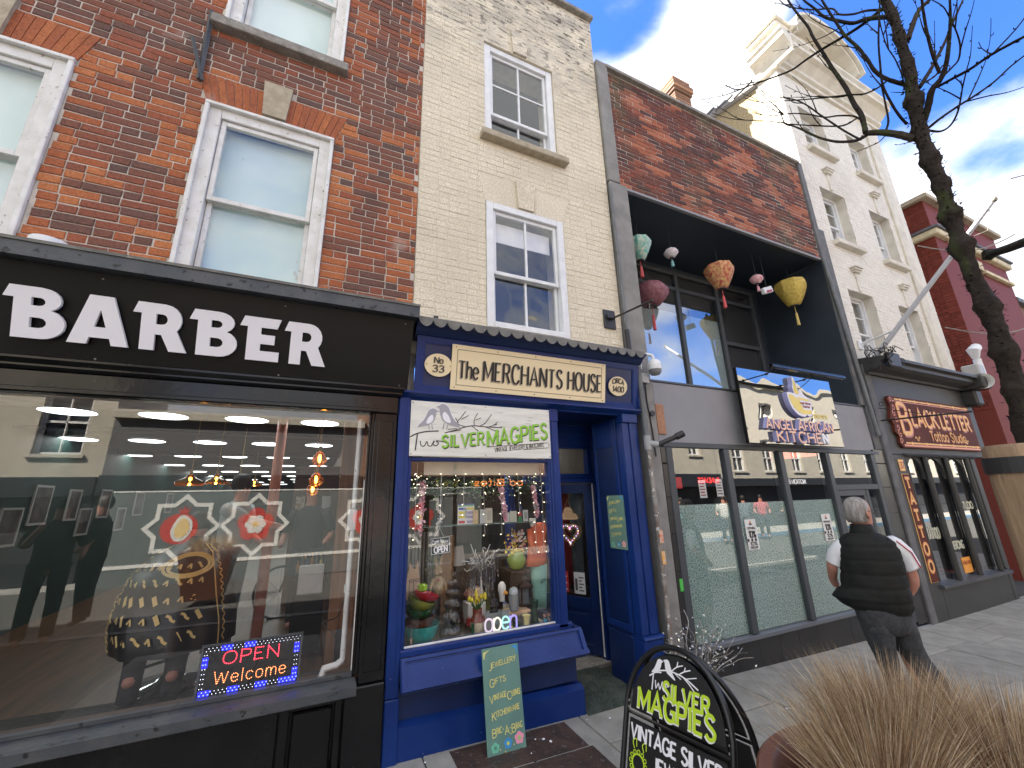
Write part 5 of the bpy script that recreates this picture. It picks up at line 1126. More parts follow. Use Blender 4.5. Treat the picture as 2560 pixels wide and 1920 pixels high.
# ================================================================== shopfront signs, pipes and street things
def blue_signs():
 N = Vector((0, -.986, -.166)); V = Vector((0, -.166, .986)); O = Vector((.575, -.0615, 2.378))
 S = thing('shop_sign', 'long cream board reading The MERCHANTS HOUSE on the blue fascia', 'sign', (1.57, -.1, 2.4))
 a, b, c, d = .270, 1.715, .040, .392
 m = MB(); m.prism([(a, c), (b, c), (b, d), (a, d)], O, FX, V, N, .001, .016); m.build('board', CREAMS, S)
 m = MB()
 for p, q, r, s in ((a+.04, b-.04, c+.035, c+.041), (a+.04, b-.04, d-.041, d-.035), (a+.04, a+.046, c+.041, d-.041), (b-.046, b-.04, c+.041, d-.041)): m.prism([(p, r), (q, r), (q, s), (p, s)], O, FX, V, N, .016, .0175)
 m.build('border_line', CREAML, S)
 for off, mt, dn in (((-.007, -.010), SHADOWL, .0165), ((0, 0), INK, .019)):
  m = MB(); P = O+FX*(a+.058+off[0])+V*(c+.095+off[1])+N*dn
  write(m, 'The', P, FX, V, N, .135, w=.12, fit=.16, serif=.14, contrast=.5); write(m, 'MERCHANTS', P+FX*.207+V*-.004, FX, V, N, .155, w=.125, fit=.72, serif=.13, contrast=.5, sp=.24); write(m, 'HOUSE', P+FX*.99+V*-.004, FX, V, N, .155, w=.125, fit=.35, serif=.13, contrast=.5, sp=.24)
  m.build('lettering', mt, S)
 m = MB()
 for i in range(5):
  for v in (c+.018, d-.018): m.prism(ell(a+.03+i*(b-a-.06)/4, v, .0045, .0045, 8), O, FX, V, N, .016, .0185)
 m.build('screw', INK, S, kind='stuff')
 for lab, cx, cy, rx, ry, l1, l2 in (('cream oval plaque reading No 33 left of the long name board', .170, .215, .105, .088, 'No', '33'), ('cream oval plaque reading CIRCA 1400 right of the long name board', 1.865, .205, .105, .090, 'CIRCA', '1400')):
  T = thing('name_plaque', lab, 'plaque', (.575+cx, -.1, 2.55))
  m = MB(); m.prism([(x*1.0, y) for x, y in ell(cx, cy, rx, ry, 30)], O, FX, V, N, .001, .012); m.build('plate', CREAMS, T)
  for off, mt, dn in (((-.005, -.005), SHADOWL, .0125), ((0, 0), INK, .0145)):
   m = MB(); P = O+FX*(cx+off[0])+N*dn
   write(m, l1, P+V*(cy+.015+off[1]), FX, V, N, .045, w=.17, fit=.065 if l1 == 'No' else .13, align='c', contrast=.4, arc=0 if l1 == 'No' else .014); write(m, l2, P+V*(cy-.052+off[1]), FX, V, N, .05, w=.17, fit=.085 if l2 == '33' else .125, align='c', contrast=.4)
   if l1 == 'No' and mt == INK: pass
   m.build('lettering', mt, T)
  m = MB();
  for sx in (-1, 1): m.prism(ell(cx+sx*rx*.86, cy, .004, .004, 8), O, FX, V, N, .012, .014)
  m.build('screw', INK, T)
 # Two Silver Magpies board
 BRD = mat('whitewashed_board', (.80, .79, .72), (.68, .67, .60), scale=5, rough=.5, stretch=(.8, 1, 9), c3=(.42, .40, .34), s3=8, l3=.66, h3=.74)
 GRN = mat('lime_lettering', (.26, .56, .04), rough=.5); GREYB = mat('bird_grey', (.36, .35, .38), rough=.6)
 S = thing('shop_sign', 'white boarded sign reading Two SILVER MAGPIES Vintage Jewellery and Brocante with two birds', 'sign', (1.14, -.05, 1.9))
 MB().box(.562, 1.712, -.066, -.042, 1.908, 2.312, .003).build('board', BRD, S)
 y = -.067; TX = 2212/(1712-562)   # local scale: metres directly
 def at_(u, v): return Vector((.562+u*1.15, y, 1.908+v*.404))
 V_ = FZ
 inc = Vector((1, 0, .095)).normalized()
 m = MB(); m2 = MB()
 for mm, dx, dy, dd in ((m2, .004, -.007, 0), (m, 0, 0, .0018)):
  P = at_(.205, .165)+Vector((dx, -dd, dy))
  write(mm, 'SILVER', P, inc, FZ, FN, .090, w=.15, fit=.325, serif=.2, sp=.24, grow=lambda t: .95+.12*t)
  P = at_(.515, .21)+Vector((dx, -dd, dy)); write(mm, 'MAGPIES', P, Vector((1, 0, .155)).normalized(), FZ, FN, .115, w=.15, fit=.53, serif=.2, sp=.22, grow=lambda t: 1.02+.05*t)
 m2.build('letter_shadow', INK, S); m.build('green_lettering', GRN, S)
 k = MB(); write(k, 'VINTAGE JEWELLERY & BROCANTE', at_(.565, .10)+Vector((0, 0, 0)), Vector((1, 0, .125)).normalized(), FZ, FN, .034, w=.10, fit=.44)
 for p, q in (((.52, .20), (.98, .315)), ((.985, .31), (.985, .225)), ((.98, .215), (.78, .165))): ribbon(k, [Vector(((at_(*p).x), at_(*p).z)), Vector((at_(*q).x, at_(*q).z))], .004, (0, y, 0), FX, FZ, FN, .0003, .001)
 T = [(.02, .36), (.06, .40), (.12, .44), (.17, .455)]
 pts = lambda l: [Vector((at_(*q).x, at_(*q).z)) for q in l]
 ribbon(k, catmull(pts([(.0, .33), (.04, .395), (.10, .44), (.18, .46)]), 4), .008, (0, y, 0), FX, FZ, FN, 0, .001)
 ribbon(k, catmull(pts([(.045, .41), (.04, .25), (.035, .10)]), 4), .008, (0, y, 0), FX, FZ, FN, .0004, .001)
 ribbon(k, catmull(pts([(.065, .27), (.07, .19), (.09, .18), (.105, .26), (.115, .19), (.135, .19), (.15, .28)]), 4), .006, (0, y, 0), FX, FZ, FN, 0, .001)
 ribbon(k, catmull(pts([(.155, .27), (.145, .22), (.165, .19), (.18, .24), (.165, .28), (.21, .27)]), 4), .006, (0, y, 0), FX, FZ, FN, .0003, .001)
 twigs = [[(.22, .43), (.30, .50), (.36, .56), (.42, .59), (.50, .58), (.62, .58)], [(.36, .56), (.30, .62), (.33, .74), (.36, .86)], [(.33, .70), (.38, .78)], [(.31, .62), (.29, .72)], [(.42, .60), (.42, .70), (.445, .84)], [(.43, .70), (.47, .75)], [(.46, .59), (.50, .66), (.545, .83)], [(.50, .65), (.48, .62)], [(.52, .58), (.56, .62), (.59, .69)], [(.56, .62), (.585, .64)], [(.50, .58), (.55, .53), (.575, .51)], [(.40, .585), (.43, .53), (.45, .49)], [(.25, .45), (.33, .50)], [(.24, .50), (.30, .52)], [(.60, .58), (.625, .60)]]
 for i, l in enumerate(twigs): ribbon(k, catmull(pts(l), 4), .0065 if i == 0 else .005, (0, y, 0), FX, FZ, FN, .0002*(i % 5), .001)
 k.build('black_lettering', INK, S)
 bw = MB(); bg = MB();
 def bird(ox, oz, s, flip):
  f = lambda l: [(at_(0, 0).x+ox+(-a if flip else a)*s, at_(0, 0).z+oz+b*s) for a, b in l]
  body = [(-.62, -.02), (-.40, .22), (-.28, .42), (-.20, .62), (-.14, .72), (-.02, .80), (.10, .80), (.20, .73), (.30, .69), (.19, .65), (.17, .52), (.12, .34), (.02, .18), (-.12, .08), (-.30, .02)]
  bw.prism(sm2(f([(a*1.06, b*1.04) for a, b in body]), 3), (0, y, 0), FX, FZ, FN, 0, .001)
  bg.prism(sm2(f(body), 3), (0, y, 0), FX, FZ, FN, .0012, .002)
  bw.prism(sm2(f([(-.25, .14), (-.10, .14), (.02, .24), (.06, .40), (0, .52), (-.10, .46), (-.20, .32)]), 3), (0, y, 0), FX, FZ, FN, .0022, .003)
  bg.prism(f([(-.16, .06), (-.13, .06), (-.08, -.12), (-.12, -.12)]), (0, y, 0), FX, FZ, FN, .0012, .002); bg.prism(f([(-.02, .10), (.01, .10), (.05, -.12), (.01, -.12)]), (0, y, 0), FX, FZ, FN, .0012, .002)
 bird(.155, .215, .17, False); bird(.245, .225, .205, True)
 bw.build('bird_white', WHITEL, S); bg.build('bird_grey', GREYB, S)
 m = MB()
 for u in (.01, .5, .99):
  for v in (.04, .96): m.prism(ell(at_(u, v).x, at_(u, v).z, .004, .004, 8), (0, y, 0), FX, FZ, FN, 0, .002)
 m.build('screw', INK, S)
blue_signs()
def chalk_board(label, w, h, M, lines, group=None, flowers=True, fs=1.0):
 GR = MATS.get('board_green') or mat('board_green', (.135, .26, .22), (.11, .22, .19), scale=6, rough=.6, c3=(.05, .10, .09), s3=16, l3=.70, h3=.74, stretch=(1.5, 1, .5))
 CH = MATS.get('yellow_paint_pen') or mat('yellow_paint_pen', (.72, .66, .22), rough=.7)
 T = bpy.data.objects.new('menu_board', None); COL.objects.link(T); T.matrix_world = M; tag(T, label, 'board')
 T.matrix_basis = M
 b = MB(local=True); b.box(0, w, 0, .010, 0, h, .002); b.build('board', GR, T)
 k = MB(local=True); U = Vector((1, 0, 0)); V = Vector((0, 0, 1)); N = Vector((0, -1, 0))
 for i, (words, z, x0) in enumerate(lines):
  x = x0*w
  for big, rest, sc_ in words:
   H = .105*fs*w*1.0
   up = Vector((1, 0, .09)).normalized()
   L = write(k, big, (x, -.0005, z*h-.012*fs), up, V, N, H*1.5, w=.11, wob=.02); x += L+.005*fs
   L = write(k, rest, (x, -.0005, z*h+.002), up, V, N, H*1.05, w=.13, fit=sc_*w, wob=.03); x += L+.007*fs
 k.build('lettering', CH, T)
 if flowers:
  for i, (cx, cz, r, c, c2) in enumerate(((.20, .075, .034, (.16, .50, .34), (.08, .26, .2)), (.53, .085, .034, (.05, .28, .62), (.5, .6, .1)), (.83, .105, .040, (.80, .30, .42), (.35, .5, .2)))):
   m = MB(local=True)
   for j in range(5): a = j*2*PI/5+.3; m.prism(ell(cx*w+r*.45*fs*math.cos(a), cz*h+r*.45*fs*math.sin(a), r*.38*fs, r*.38*fs, 10), (0, 0, 0), U, V, N, 0, .0006+.0002*j)
   m.build('painted_flower', mat('flower_%s_%d' % (label[:3], i), c, rough=.6), T)
   m = MB(local=True); m.prism(ell(cx*w, cz*h, r*.3*fs, r*.3*fs, 10), (0, 0, 0), U, V, N, 0, .0022); m.build('flower_centre', mat('flower_c%s%d' % (label[:3], i), c2, rough=.6), T)
  m = MB(local=True)
  for px, pz in ((.1, .96), (.32, .05), (.68, .06), (.75, .12), (.62, .16), (.45, .02)): m.prism(ell(px*w, pz*h, .004, .004, 6), (0, 0, 0), U, V, N, 0, .0006)
  m.prism([(.03*w, .965*h), (.22*w, .985*h), (.08*w, .955*h), (.055*w, .90*h), (.03*w, .90*h)], (0, 0, 0), U, V, N, 0, .0006); m.build('paint_speck', CH, T)
  m = MB(local=True); m.prism([(.97*w, .985*h), (.78*w, .985*h), (.92*w, .95*h), (.96*w, .87*h)], (0, 0, 0), U, V, N, 0, .0006); m.build('blue_corner', mat('blue_swirl_%s' % label[:3], (.03, .30, .62), rough=.6), T)
 return T
g0 = gz(1.2, -.24)
Mx = Matrix.Translation((1.072, -.232, g0+.001)) @ Matrix.Rotation(math.radians(1.0), 4, 'Z') @ Matrix.Rotation(math.radians(-9.5), 4, 'X')
chalk_board('tall green hand painted board reading Jewellery to Bric-A-Brac leaning on the blue stall riser', .262, .56, Mx,
 [([('J', 'EWELLERY', .66)], .80, .16), ([('G', 'IFTS', .30)], .64, .16), ([('V', 'INTAGE', .32), ('C', 'LOTHES', .22)], .49, .13), ([('K', 'ITCHENWARE', .62)], .335, .17), ([('B', 'RIC-', .18), ('A', '-', .03), ('B', 'RAC', .17)], .185, .15)])
# the one on the reveal faces -x : local x -> world -y
My = Matrix.Translation((2.480, .262, 1.145)) @ Matrix.Rotation(math.radians(-90), 4, 'Z')
chalk_board('smaller darker green board reading Jewellery to Curios hung on the blue door reveal', .235, .46, My,
 [([('J', 'EWELLERY', .62)], .83, .12), ([('G', 'IFTS', .30)], .68, .13), ([('V', 'INTAGE', .32), ('C', 'LOTHES', .22)], .53, .12), ([('K', 'ITCHENWARE', .60)], .38, .13), ([('C', 'URIOS', .45)], .24, .17)], fs=.85)
# ---- A-board
def a_board():
 yaw = -1.3797; U = Vector((math.cos(yaw), math.sin(yaw), 0)); N0 = Vector((math.sin(yaw), -math.cos(yaw), 0)); lean = .28
 base = Vector((1.477, -1.269, gz(1.477, -1.269)))
 T = thing('pavement_sign', 'black arch topped pavement sign reading Two SILVER MAGPIES Vintage Silver Jewellery', 'sign', base)
 hw, Hh = .276, .82; r = hw*1.15
 FR = mat('black_powder_coat', (.010, .010, .011), rough=.28); PN = mat('sign_panel_black', (.012, .012, .012), rough=.30); LIME = mat('lime_vinyl', (.52, .72, .03), rough=.45)
 for side in (0, 1):
  if side == 0: V = (Vector((0, 0, math.cos(lean)))-N0*math.sin(lean)); O = base; N = (N0*math.cos(lean)+Vector((0, 0, math.sin(lean)))).normalized()
  else:
   V = (Vector((0, 0, math.cos(lean)))+N0*math.sin(lean)); O = base-N0*(2*Hh*math.sin(lean)-.0); N = (-N0*math.cos(lean)+Vector((0, 0, math.sin(lean)))).normalized()
  P = lambda u, v, n=0: O+U*u+V*v+N*n
  path = [P(-hw, 0), P(-hw, .2), P(-hw, Hh-r)]+[P(hw*math.cos(a), Hh-r+r*math.sin(a)) for a in [PI-PI*i/24 for i in range(1, 24)]]+[P(hw, Hh-r), P(hw, .2), P(hw, 0)]
  m = MB(); m.tube(path, .0135, 10); m.tube([P(-hw, .19), P(hw, .19)], .008, 6); m.tube([P(-hw, .485), P(hw, .485)], .008, 6); m.build('tubular_frame', FR, T, smooth=True)
  i = .028; ri = r-i*1.2; hi = hw-i
  pan = [(-hi, .515), (hi, .515), (hi, Hh-r)]+[(hi*math.cos(a), Hh-r+ri*math.sin(a)) for a in [PI*j/24 for j in range(1, 24)]]+[(-hi, Hh-r)]
  m = MB(); m.prism(pan, O, U, V, N, -.003, .003); m.build('top_panel', PN, T)
  m = MB(); m.prism([(-hi, .20), (hi, .20), (hi, .465), (-hi, .465)], O, U, V, N, -.003, .003); m.build('lower_panel', PN, T)
  m = MB()
  for q in ((-hw+.012, Hh-r), (hw-.012, Hh-r), (-hw+.012, .53), (hw-.012, .53), (0, Hh-.018)): m.prism(ell(q[0], q[1], .006, .006, 8), O, U, V, N, -.002, .006)
  m.build('rivet', STONE_G, T)
  if side: continue
  for mm, off in ((WHITEL, (-.004, -.007, .0035)), (LIME, (0, 0, .0055))):
   k = MB(); Q = P(off[0], off[1], off[2])
   write(k, 'SILVER', Q+U*-.06+V*.598, U, V, N, .070, w=.17, fit=.235, serif=.22, sp=.24)
   write(k, 'MAGPIES', Q+U*-.200+V*.520, U, V, N, .086, w=.165, fit=.40, serif=.22, sp=.22)
   k.build('lettering', mm, T)
  k = MB()
  f = lambda l: [Vector((q[0]*.9+.012, (q[1]-.70)*.9+.668)) for q in l]
  for i2, (l, w_) in enumerate((([(-.175, .70), (-.14, .725), (-.10, .735)], .006), ([(-.15, .72), (-.155, .64)], .006), ([(-.135, .69), (-.13, .655), (-.115, .68), (-.105, .655), (-.09, .695)], .005), ([(-.08, .685), (-.088, .665), (-.075, .655), (-.066, .675), (-.08, .69), (-.055, .69)], .005),
   ([(-.16, .725), (-.08, .75), (-.02, .755), (.05, .745), (.12, .715)], .006), ([(-.04, .755), (-.005, .785), (.03, .80)], .005), ([(-.005, .785), (0, .81)], .005), ([(.01, .755), (.04, .775), (.075, .79)], .005), ([(.04, .775), (.045, .795)], .005), ([(.05, .745), (.085, .757), (.11, .765)], .004), ([(.03, .75), (.07, .725), (.10, .70)], .005), ([(-.02, .755), (.02, .735)], .004))):
   ribbon(k, catmull(f(l), 3), w_, P(0, 0, .0035), U, V, N, .0002*(i2 % 5), .001)
  for ox, s, fl in ((-.115, .085, 1), (-.065, .095, -1)):
   body = sm2([((ox+fl*a*s)*.9+.012, (.728+b*s-.70)*.9+.668) for a, b in [(-.55, -.08), (-.35, .22), (-.22, .5), (-.12, .72), (0, .80), (.12, .78), (.28, .70), (.17, .62), (.12, .38), (0, .16), (-.2, .05)]], 3)
   k.prism(body, P(0, 0), U, V, N, .003, .005)
  write(k, 'VINTAGE SILVER', P(-.236, .388, .0035), U, V, N, .058, w=.18, fit=.468, serif=0)
  write(k, 'JEWELLERY', P(-.105, .300, .0035), U, V, N, .058, w=.17, fit=.33)
  k.build('white_lettering', WHITEL, T)
  k = MB()
  cx, cy = -.185, .30
  ribbon(k, [Vector(q) for q in ell(cx, cy, .034, .034, 14)]+[Vector((cx+.034, cy))], .006, P(0, 0, .0035), U, V, N, 0, .001)
  for j in range(12):
   a = j*PI/6; ribbon(k, [Vector(q) for q in ell(cx+.043*math.cos(a), cy+.043*math.sin(a), .008, .008, 8)]+[Vector((cx+.043*math.cos(a)+.008, cy+.043*math.sin(a)))], .0035, P(0, 0, .0035), U, V, N, .0003, .001)
  for sx in (-.025, .03): ribbon(k, catmull([Vector((cx+sx, cy+.05)), Vector((cx+sx-.01, cy+.075)), Vector((cx+sx+.008, cy+.09)), Vector((cx+sx+.012, cy+.06))], 4), .004, P(0, 0, .0035), U, V, N, .0005, .001)
  k.build('bracelet_drawing', LIME, T)
a_board()
# ---- metalwork on the fronts
def metalwork():
 T = thing('sign_bracket', 'black iron sign bracket on a square plate between cream wall and concrete pier', 'bracket', (2.5, 0, 3.25))
 m = MB(); m.box(2.425, 2.565, -.02, -.001, 3.20, 3.40, .004); m.box(2.45, 2.545, -.045, -.021, 3.30, 3.345, .004); m.build('wall_plate', BLKPIPE, T)
 m = MB(); m.tube([(2.50, -.02, 3.30), (2.50, -.60, 3.235)], .010, 8); m.build('bar', BLKPIPE, T)
 for y in (-.22, -.55):
  m = MB(); m.tube([(2.50, y, 3.255-.02+(-y)*-.01), (2.507, y, 3.215), (2.493, y-.01, 3.20), (2.50, y, 3.17)], .004, 5); m.build('hook', STONE_G, T)
 m = MB(); m.box(.72, .755, -.03, -.002, 2.99, 3.03, .004); o = m.build('cable_box', BLKPIPE); tag(o, 'small black junction box above the zinc canopy on the cream wall', 'box')
 for i, pts in enumerate(([(.735, -.012, 2.99), (.70, -.01, 2.955), (.62, -.01, 2.975), (.575, -.01, 3.02)], [(.745, -.012, 2.99), (.76, -.01, 2.965), (.9, -.01, 2.955), (1.1, -.01, 2.925), (1.25, -.01, 2.905)])):
  c = catmull([Vector(p) for p in pts], 5) if False else pts
  m = MB(); m.tube(pts, .0035, 5); o = m.build('cable', BLKPIPE); tag(o, ('short black cable drooping left of the junction box', 'black cable running right from the junction box along the canopy')[i], 'cable')
 # downpipes
 T = thing('downpipe', 'tall black and grey downpipe between the cream house and the concrete pier', 'pipe', (2.69, -.05, 0))
 m = MB(); m.tube([(2.655, -.045, 4.95), (2.668, -.05, 3.2)], .017, 10); m.build('upper_pipe', LEADP, T, smooth=True)
 m = MB(); m.tube([(2.668, -.05, 3.2), (2.672, -.05, 3.05), (2.674, -.052, 2.95)], .024, 10); m.tube([(2.674, -.052, 2.95), (2.676, -.052, 2.78)], .034, 12); m.build('collar', BLKPIPE, T, smooth=True)
 m = MB(); m.tube([(2.712, -.10, 2.80), (2.722, -.10, 2.13)], .024, 10); m.build('middle_pipe', LEADP, T, smooth=True)
 m = MB(); m.tube([(2.722, -.10, 2.13), (2.724, -.10, 2.00)], .033, 12); m.tube([(2.723, -.10, 2.06), (2.80, -.15, 2.045)], .030, 12); m.build('tee_joint', mat('light_grey_pipe', (.34, .35, .36), rough=.45), T, smooth=True)
 m = MB(); m.tube([(2.80, -.15, 2.045), (2.97, -.24, 2.12)], .022, 10); m.tube([(2.95, -.23, 2.11), (3.01, -.265, 2.14)], .031, 10); m.build('elbow_arm', BLKPIPE, T, smooth=True)
 m = MB(); m.tube([(2.724, -.10, 2.0), (2.73, -.10, 1.45), (2.735, -.09, .06)], .021, 10); m.build('lower_pipe', mat('stained_pipe', (.16, .12, .10), (.30, .28, .25), scale=12, rough=.6, c3=(.6, .6, .58), s3=26, l3=.6, h3=.64), T, smooth=True)
 m = MB(); m.tube([(2.753, -.06, 2.9), (2.762, -.06, 1.6), (2.768, -.06, .25)], .009, 8); m.build('white_pipe', WHITEN, T, smooth=True)
 for i, (z, c) in enumerate(((1.20, (.75, .14, .03)), (1.03, (.80, .36, .03)))):
  m = MB(); m.box(2.715, 2.755, -.127, -.119, z, z+.105, .002); o = m.build('sticker', mat('sticker_orange_%d' % i, c, (.6, .5, .4), scale=30, rough=.6)); tag(o, ('upper red orange sticker on the downpipe', 'lower yellow orange sticker on the downpipe')[i], 'sticker')
 m = MB(); m.tube([(6.63, -.06, 5.0), (6.72, -.06, 4.0), (6.80, -.06, 3.0), (6.86, -.06, 2.3)], .025, 10); T = m.build('downpipe', LEADP, smooth=True); tag(T, 'grey downpipe between the charcoal recess and the white building', 'pipe')
 # cctv dome
 T = thing('security_camera', 'white dome camera on the concrete pier above the grey panel', 'camera', (2.86, -.12, 2.8))
 m = MB(); m.box(2.78, 2.87, -.07, -.03, 2.66, 2.76, .006); m.build('junction_box', mat('pale_grey_plastic', (.5, .5, .5), rough=.5), T)
 m = MB(); m.box(2.785, 2.805, -.06, -.03, 2.80, 2.93, .004); m.tube([(2.795, -.05, 2.90), (2.82, -.11, 2.94), (2.86, -.15, 2.92), (2.87, -.155, 2.87)], .018, 8); m.build('arm', WHITEN, T, smooth=True)
 m = MB(); m.lathe([(0, .075), (.04, .07), (.062, .045), (.066, .01), (.066, -.03)], (2.87, -.155, 2.80), 18); m.build('housing', WHITEN, T, smooth=True)
 m = MB(); m.lathe([(.062, -.03), (.058, -.055), (.04, -.08), (0, -.09)], (2.87, -.155, 2.80), 18); m.build('dome', mat('smoked_dome', (.22, .22, .23), rough=.12), T, smooth=True)
 m = MB(); m.tube([(2.83, -.045, 2.66), (2.835, -.035, 2.5), (2.86, -.035, 2.2), (2.87, -.035, 1.95)], .008, 6); m.lathe([(0, -.006), (.028, -.006), (.028, .006), (0, .006)], n=16, M=Matrix.Translation((2.875, -.05, 2.36)) @ Matrix.Rotation(PI/2, 4, 'X')); o = m.build('conduit', BLKPIPE); tag(o, 'black cable conduit running down the concrete pier below the dome camera', 'cable')
 # flagpole
 T = thing('flagpole', 'long white flagpole leaning out from the white building', 'pole', (7.12, 0, 3.3))
 m = MB(); m.tube([(7.15, -.03, 3.33), (7.155, -.5, 3.79), (7.18, -1.67, 4.95)], [.034, .032, .024], 12); m.build('pole', mat('grey_white_pole', (.50, .51, .55), rough=.4), T, smooth=True)
 m = MB(); m.lathe([(0, .04), (.03, .03), (.038, 0), (.03, -.02)], (7.18, -1.68, 4.965), 12); m.build('finial', STONE_G, T, smooth=True)
 m = MB(); m.tube([(7.13, -.01, 3.68), (7.14, -.45, 3.74)], .014, 8); m.tube([(7.12, -.02, 3.62), (7.14, -.10, 3.70)], .01, 6); m.build('stay', WHITEN, T, smooth=True)
 m = MB(); m.box(7.10, 7.20, -.05, 0, 3.28, 3.40, .01); m.box(7.09, 7.17, -.03, 0, 3.60, 3.74, .006); m.build('wall_bracket', WHITEN, T)
 m = MB(); m.tube([(7.18, -1.64, 4.93), (7.175, -1.55, 4.62), (7.17, -1.35, 4.62), (7.16, -1.0, 4.28)], .004, 5); m.build('halyard', STONE_G, T)
 # horn speaker and floodlight at the corner
 T = thing('horn_speaker', 'white horn speaker and shrouded camera on the far corner of the white building', 'speaker', (10.25, -.15, 3.35))
 m = MB(); m.box(9.99, 10.22, -.34, -.12, 3.42, 3.62, .02); m.build('control_box', mat('grey_cabinet', (.40, .40, .40), rough=.5), T)
 m = MB(); M = Matrix.Translation((10.05, -.30, 3.30)) @ Matrix.Rotation(math.radians(25), 4, 'Z') @ Matrix.Rotation(math.radians(-80), 4, 'Y')
 m.lathe([(.03, -.16), (.05, -.08), (.08, -.02), (.13, .05), (.14, .06), (.12, .05), (.05, -.02), (.045, -.03), (0, -.03)], n=20, M=M); m.build('horn', mat('cream_plastic', (.55, .54, .50), rough=.5), T, smooth=True)
 m = MB(); m.tube([(10.22, -.05, 3.5), (10.0, -.2, 3.5)], .02, 8); m.tube([(10.2, -.23, 3.5), (10.44, -.23, 3.52)], .018, 8); m.tube([(10.44, -.23, 3.42), (10.44, -.23, 3.78)], [.06, .055], 12); m.tube([(10.42, -.23, 3.80), (10.34, -.25, 3.93), (10.46, -.26, 3.99)], [.05, .09, .08], 12); m.build('bracket', WHITEN, T, smooth=True)
 # wrought iron bracket over the tattoo shop
 T = thing('sign_bracket', 'thin black wrought iron bracket with curl in front of the Black Letter sign', 'bracket', (7.05, -.05, 2.5))
 m = MB(); m.tube([(7.06, -.05, 2.52), (7.06, -.95, 2.47)], .011, 6); m.tube([(7.06, -.05, 2.70), (7.06, -.5, 2.53)], .005, 5)
 cu = [(7.06, -.55-.035*math.cos(t*.55)*(1-t/20), 2.55+.035*math.sin(t*.55)*(1-t/20)) for t in range(14)]; m.tube(cu, .005, 5)
 cu = [(7.06, -.1-.035*math.cos(t*.55)*(1-t/20), 2.74+.035*math.sin(t*.55)*(1-t/20)) for t in range(14)]; m.tube(cu, .005, 5); m.build('iron_bar', BLKPIPE, T)
 # birdsnest of wires at the cornice end
 m = MB(); r = random.Random(8)
 for i in range(14):
  a = Vector((7.0+r.uniform(0, .2), -.25+r.uniform(-.1, .1), 3.38+r.uniform(-.1, .12))); pts = [a+Vector((r.uniform(-.25, .3), r.uniform(-.12, .12), r.uniform(-.12, .12))) for _ in range(5)]
  m.tube(catmull3(pts), .006, 4)
 o = m.build('wire_tangle', BLKPIPE); tag(o, 'tangle of old black wires on the left end of the tattoo shop cornice', 'wires')
 for i, (a, b) in enumerate((((10.2, -.05, 4.43), (13.2, -.7, 4.9)), ((10.2, -.05, 6.15), (12.6, -.8, 6.6)), ((11.4, -1.2, 7.2), (16.0, -3.0, 9.4)))):
  m = MB(); A, B_ = Vector(a), Vector(b); m.tube([A.lerp(B_, t/8)-Vector((0, 0, .25*math.sin(PI*t/8))) for t in range(9)], .012, 5); o = m.build('cable', STONE_G); tag(o, ('lower thin cable strung from the white building to the right', 'upper thin cable strung from the white building to the right', 'single overhead wire against the sky on the far right')[i], 'cable')
def catmull3(p, k=4):
 q = [p[0]]+p+[p[-1]]; out = []
 for i in range(1, len(q)-2):
  a, b, c, d = q[i-1], q[i], q[i+1], q[i+2]
  for j in range(k):
   t = j/k; out.append(0.5*((2*b)+(c-a)*t+(2*a-5*b+4*c-d)*t*t+(3*b-3*c+d-a)*t**3))
 return out+[p[-1]]
metalwork()
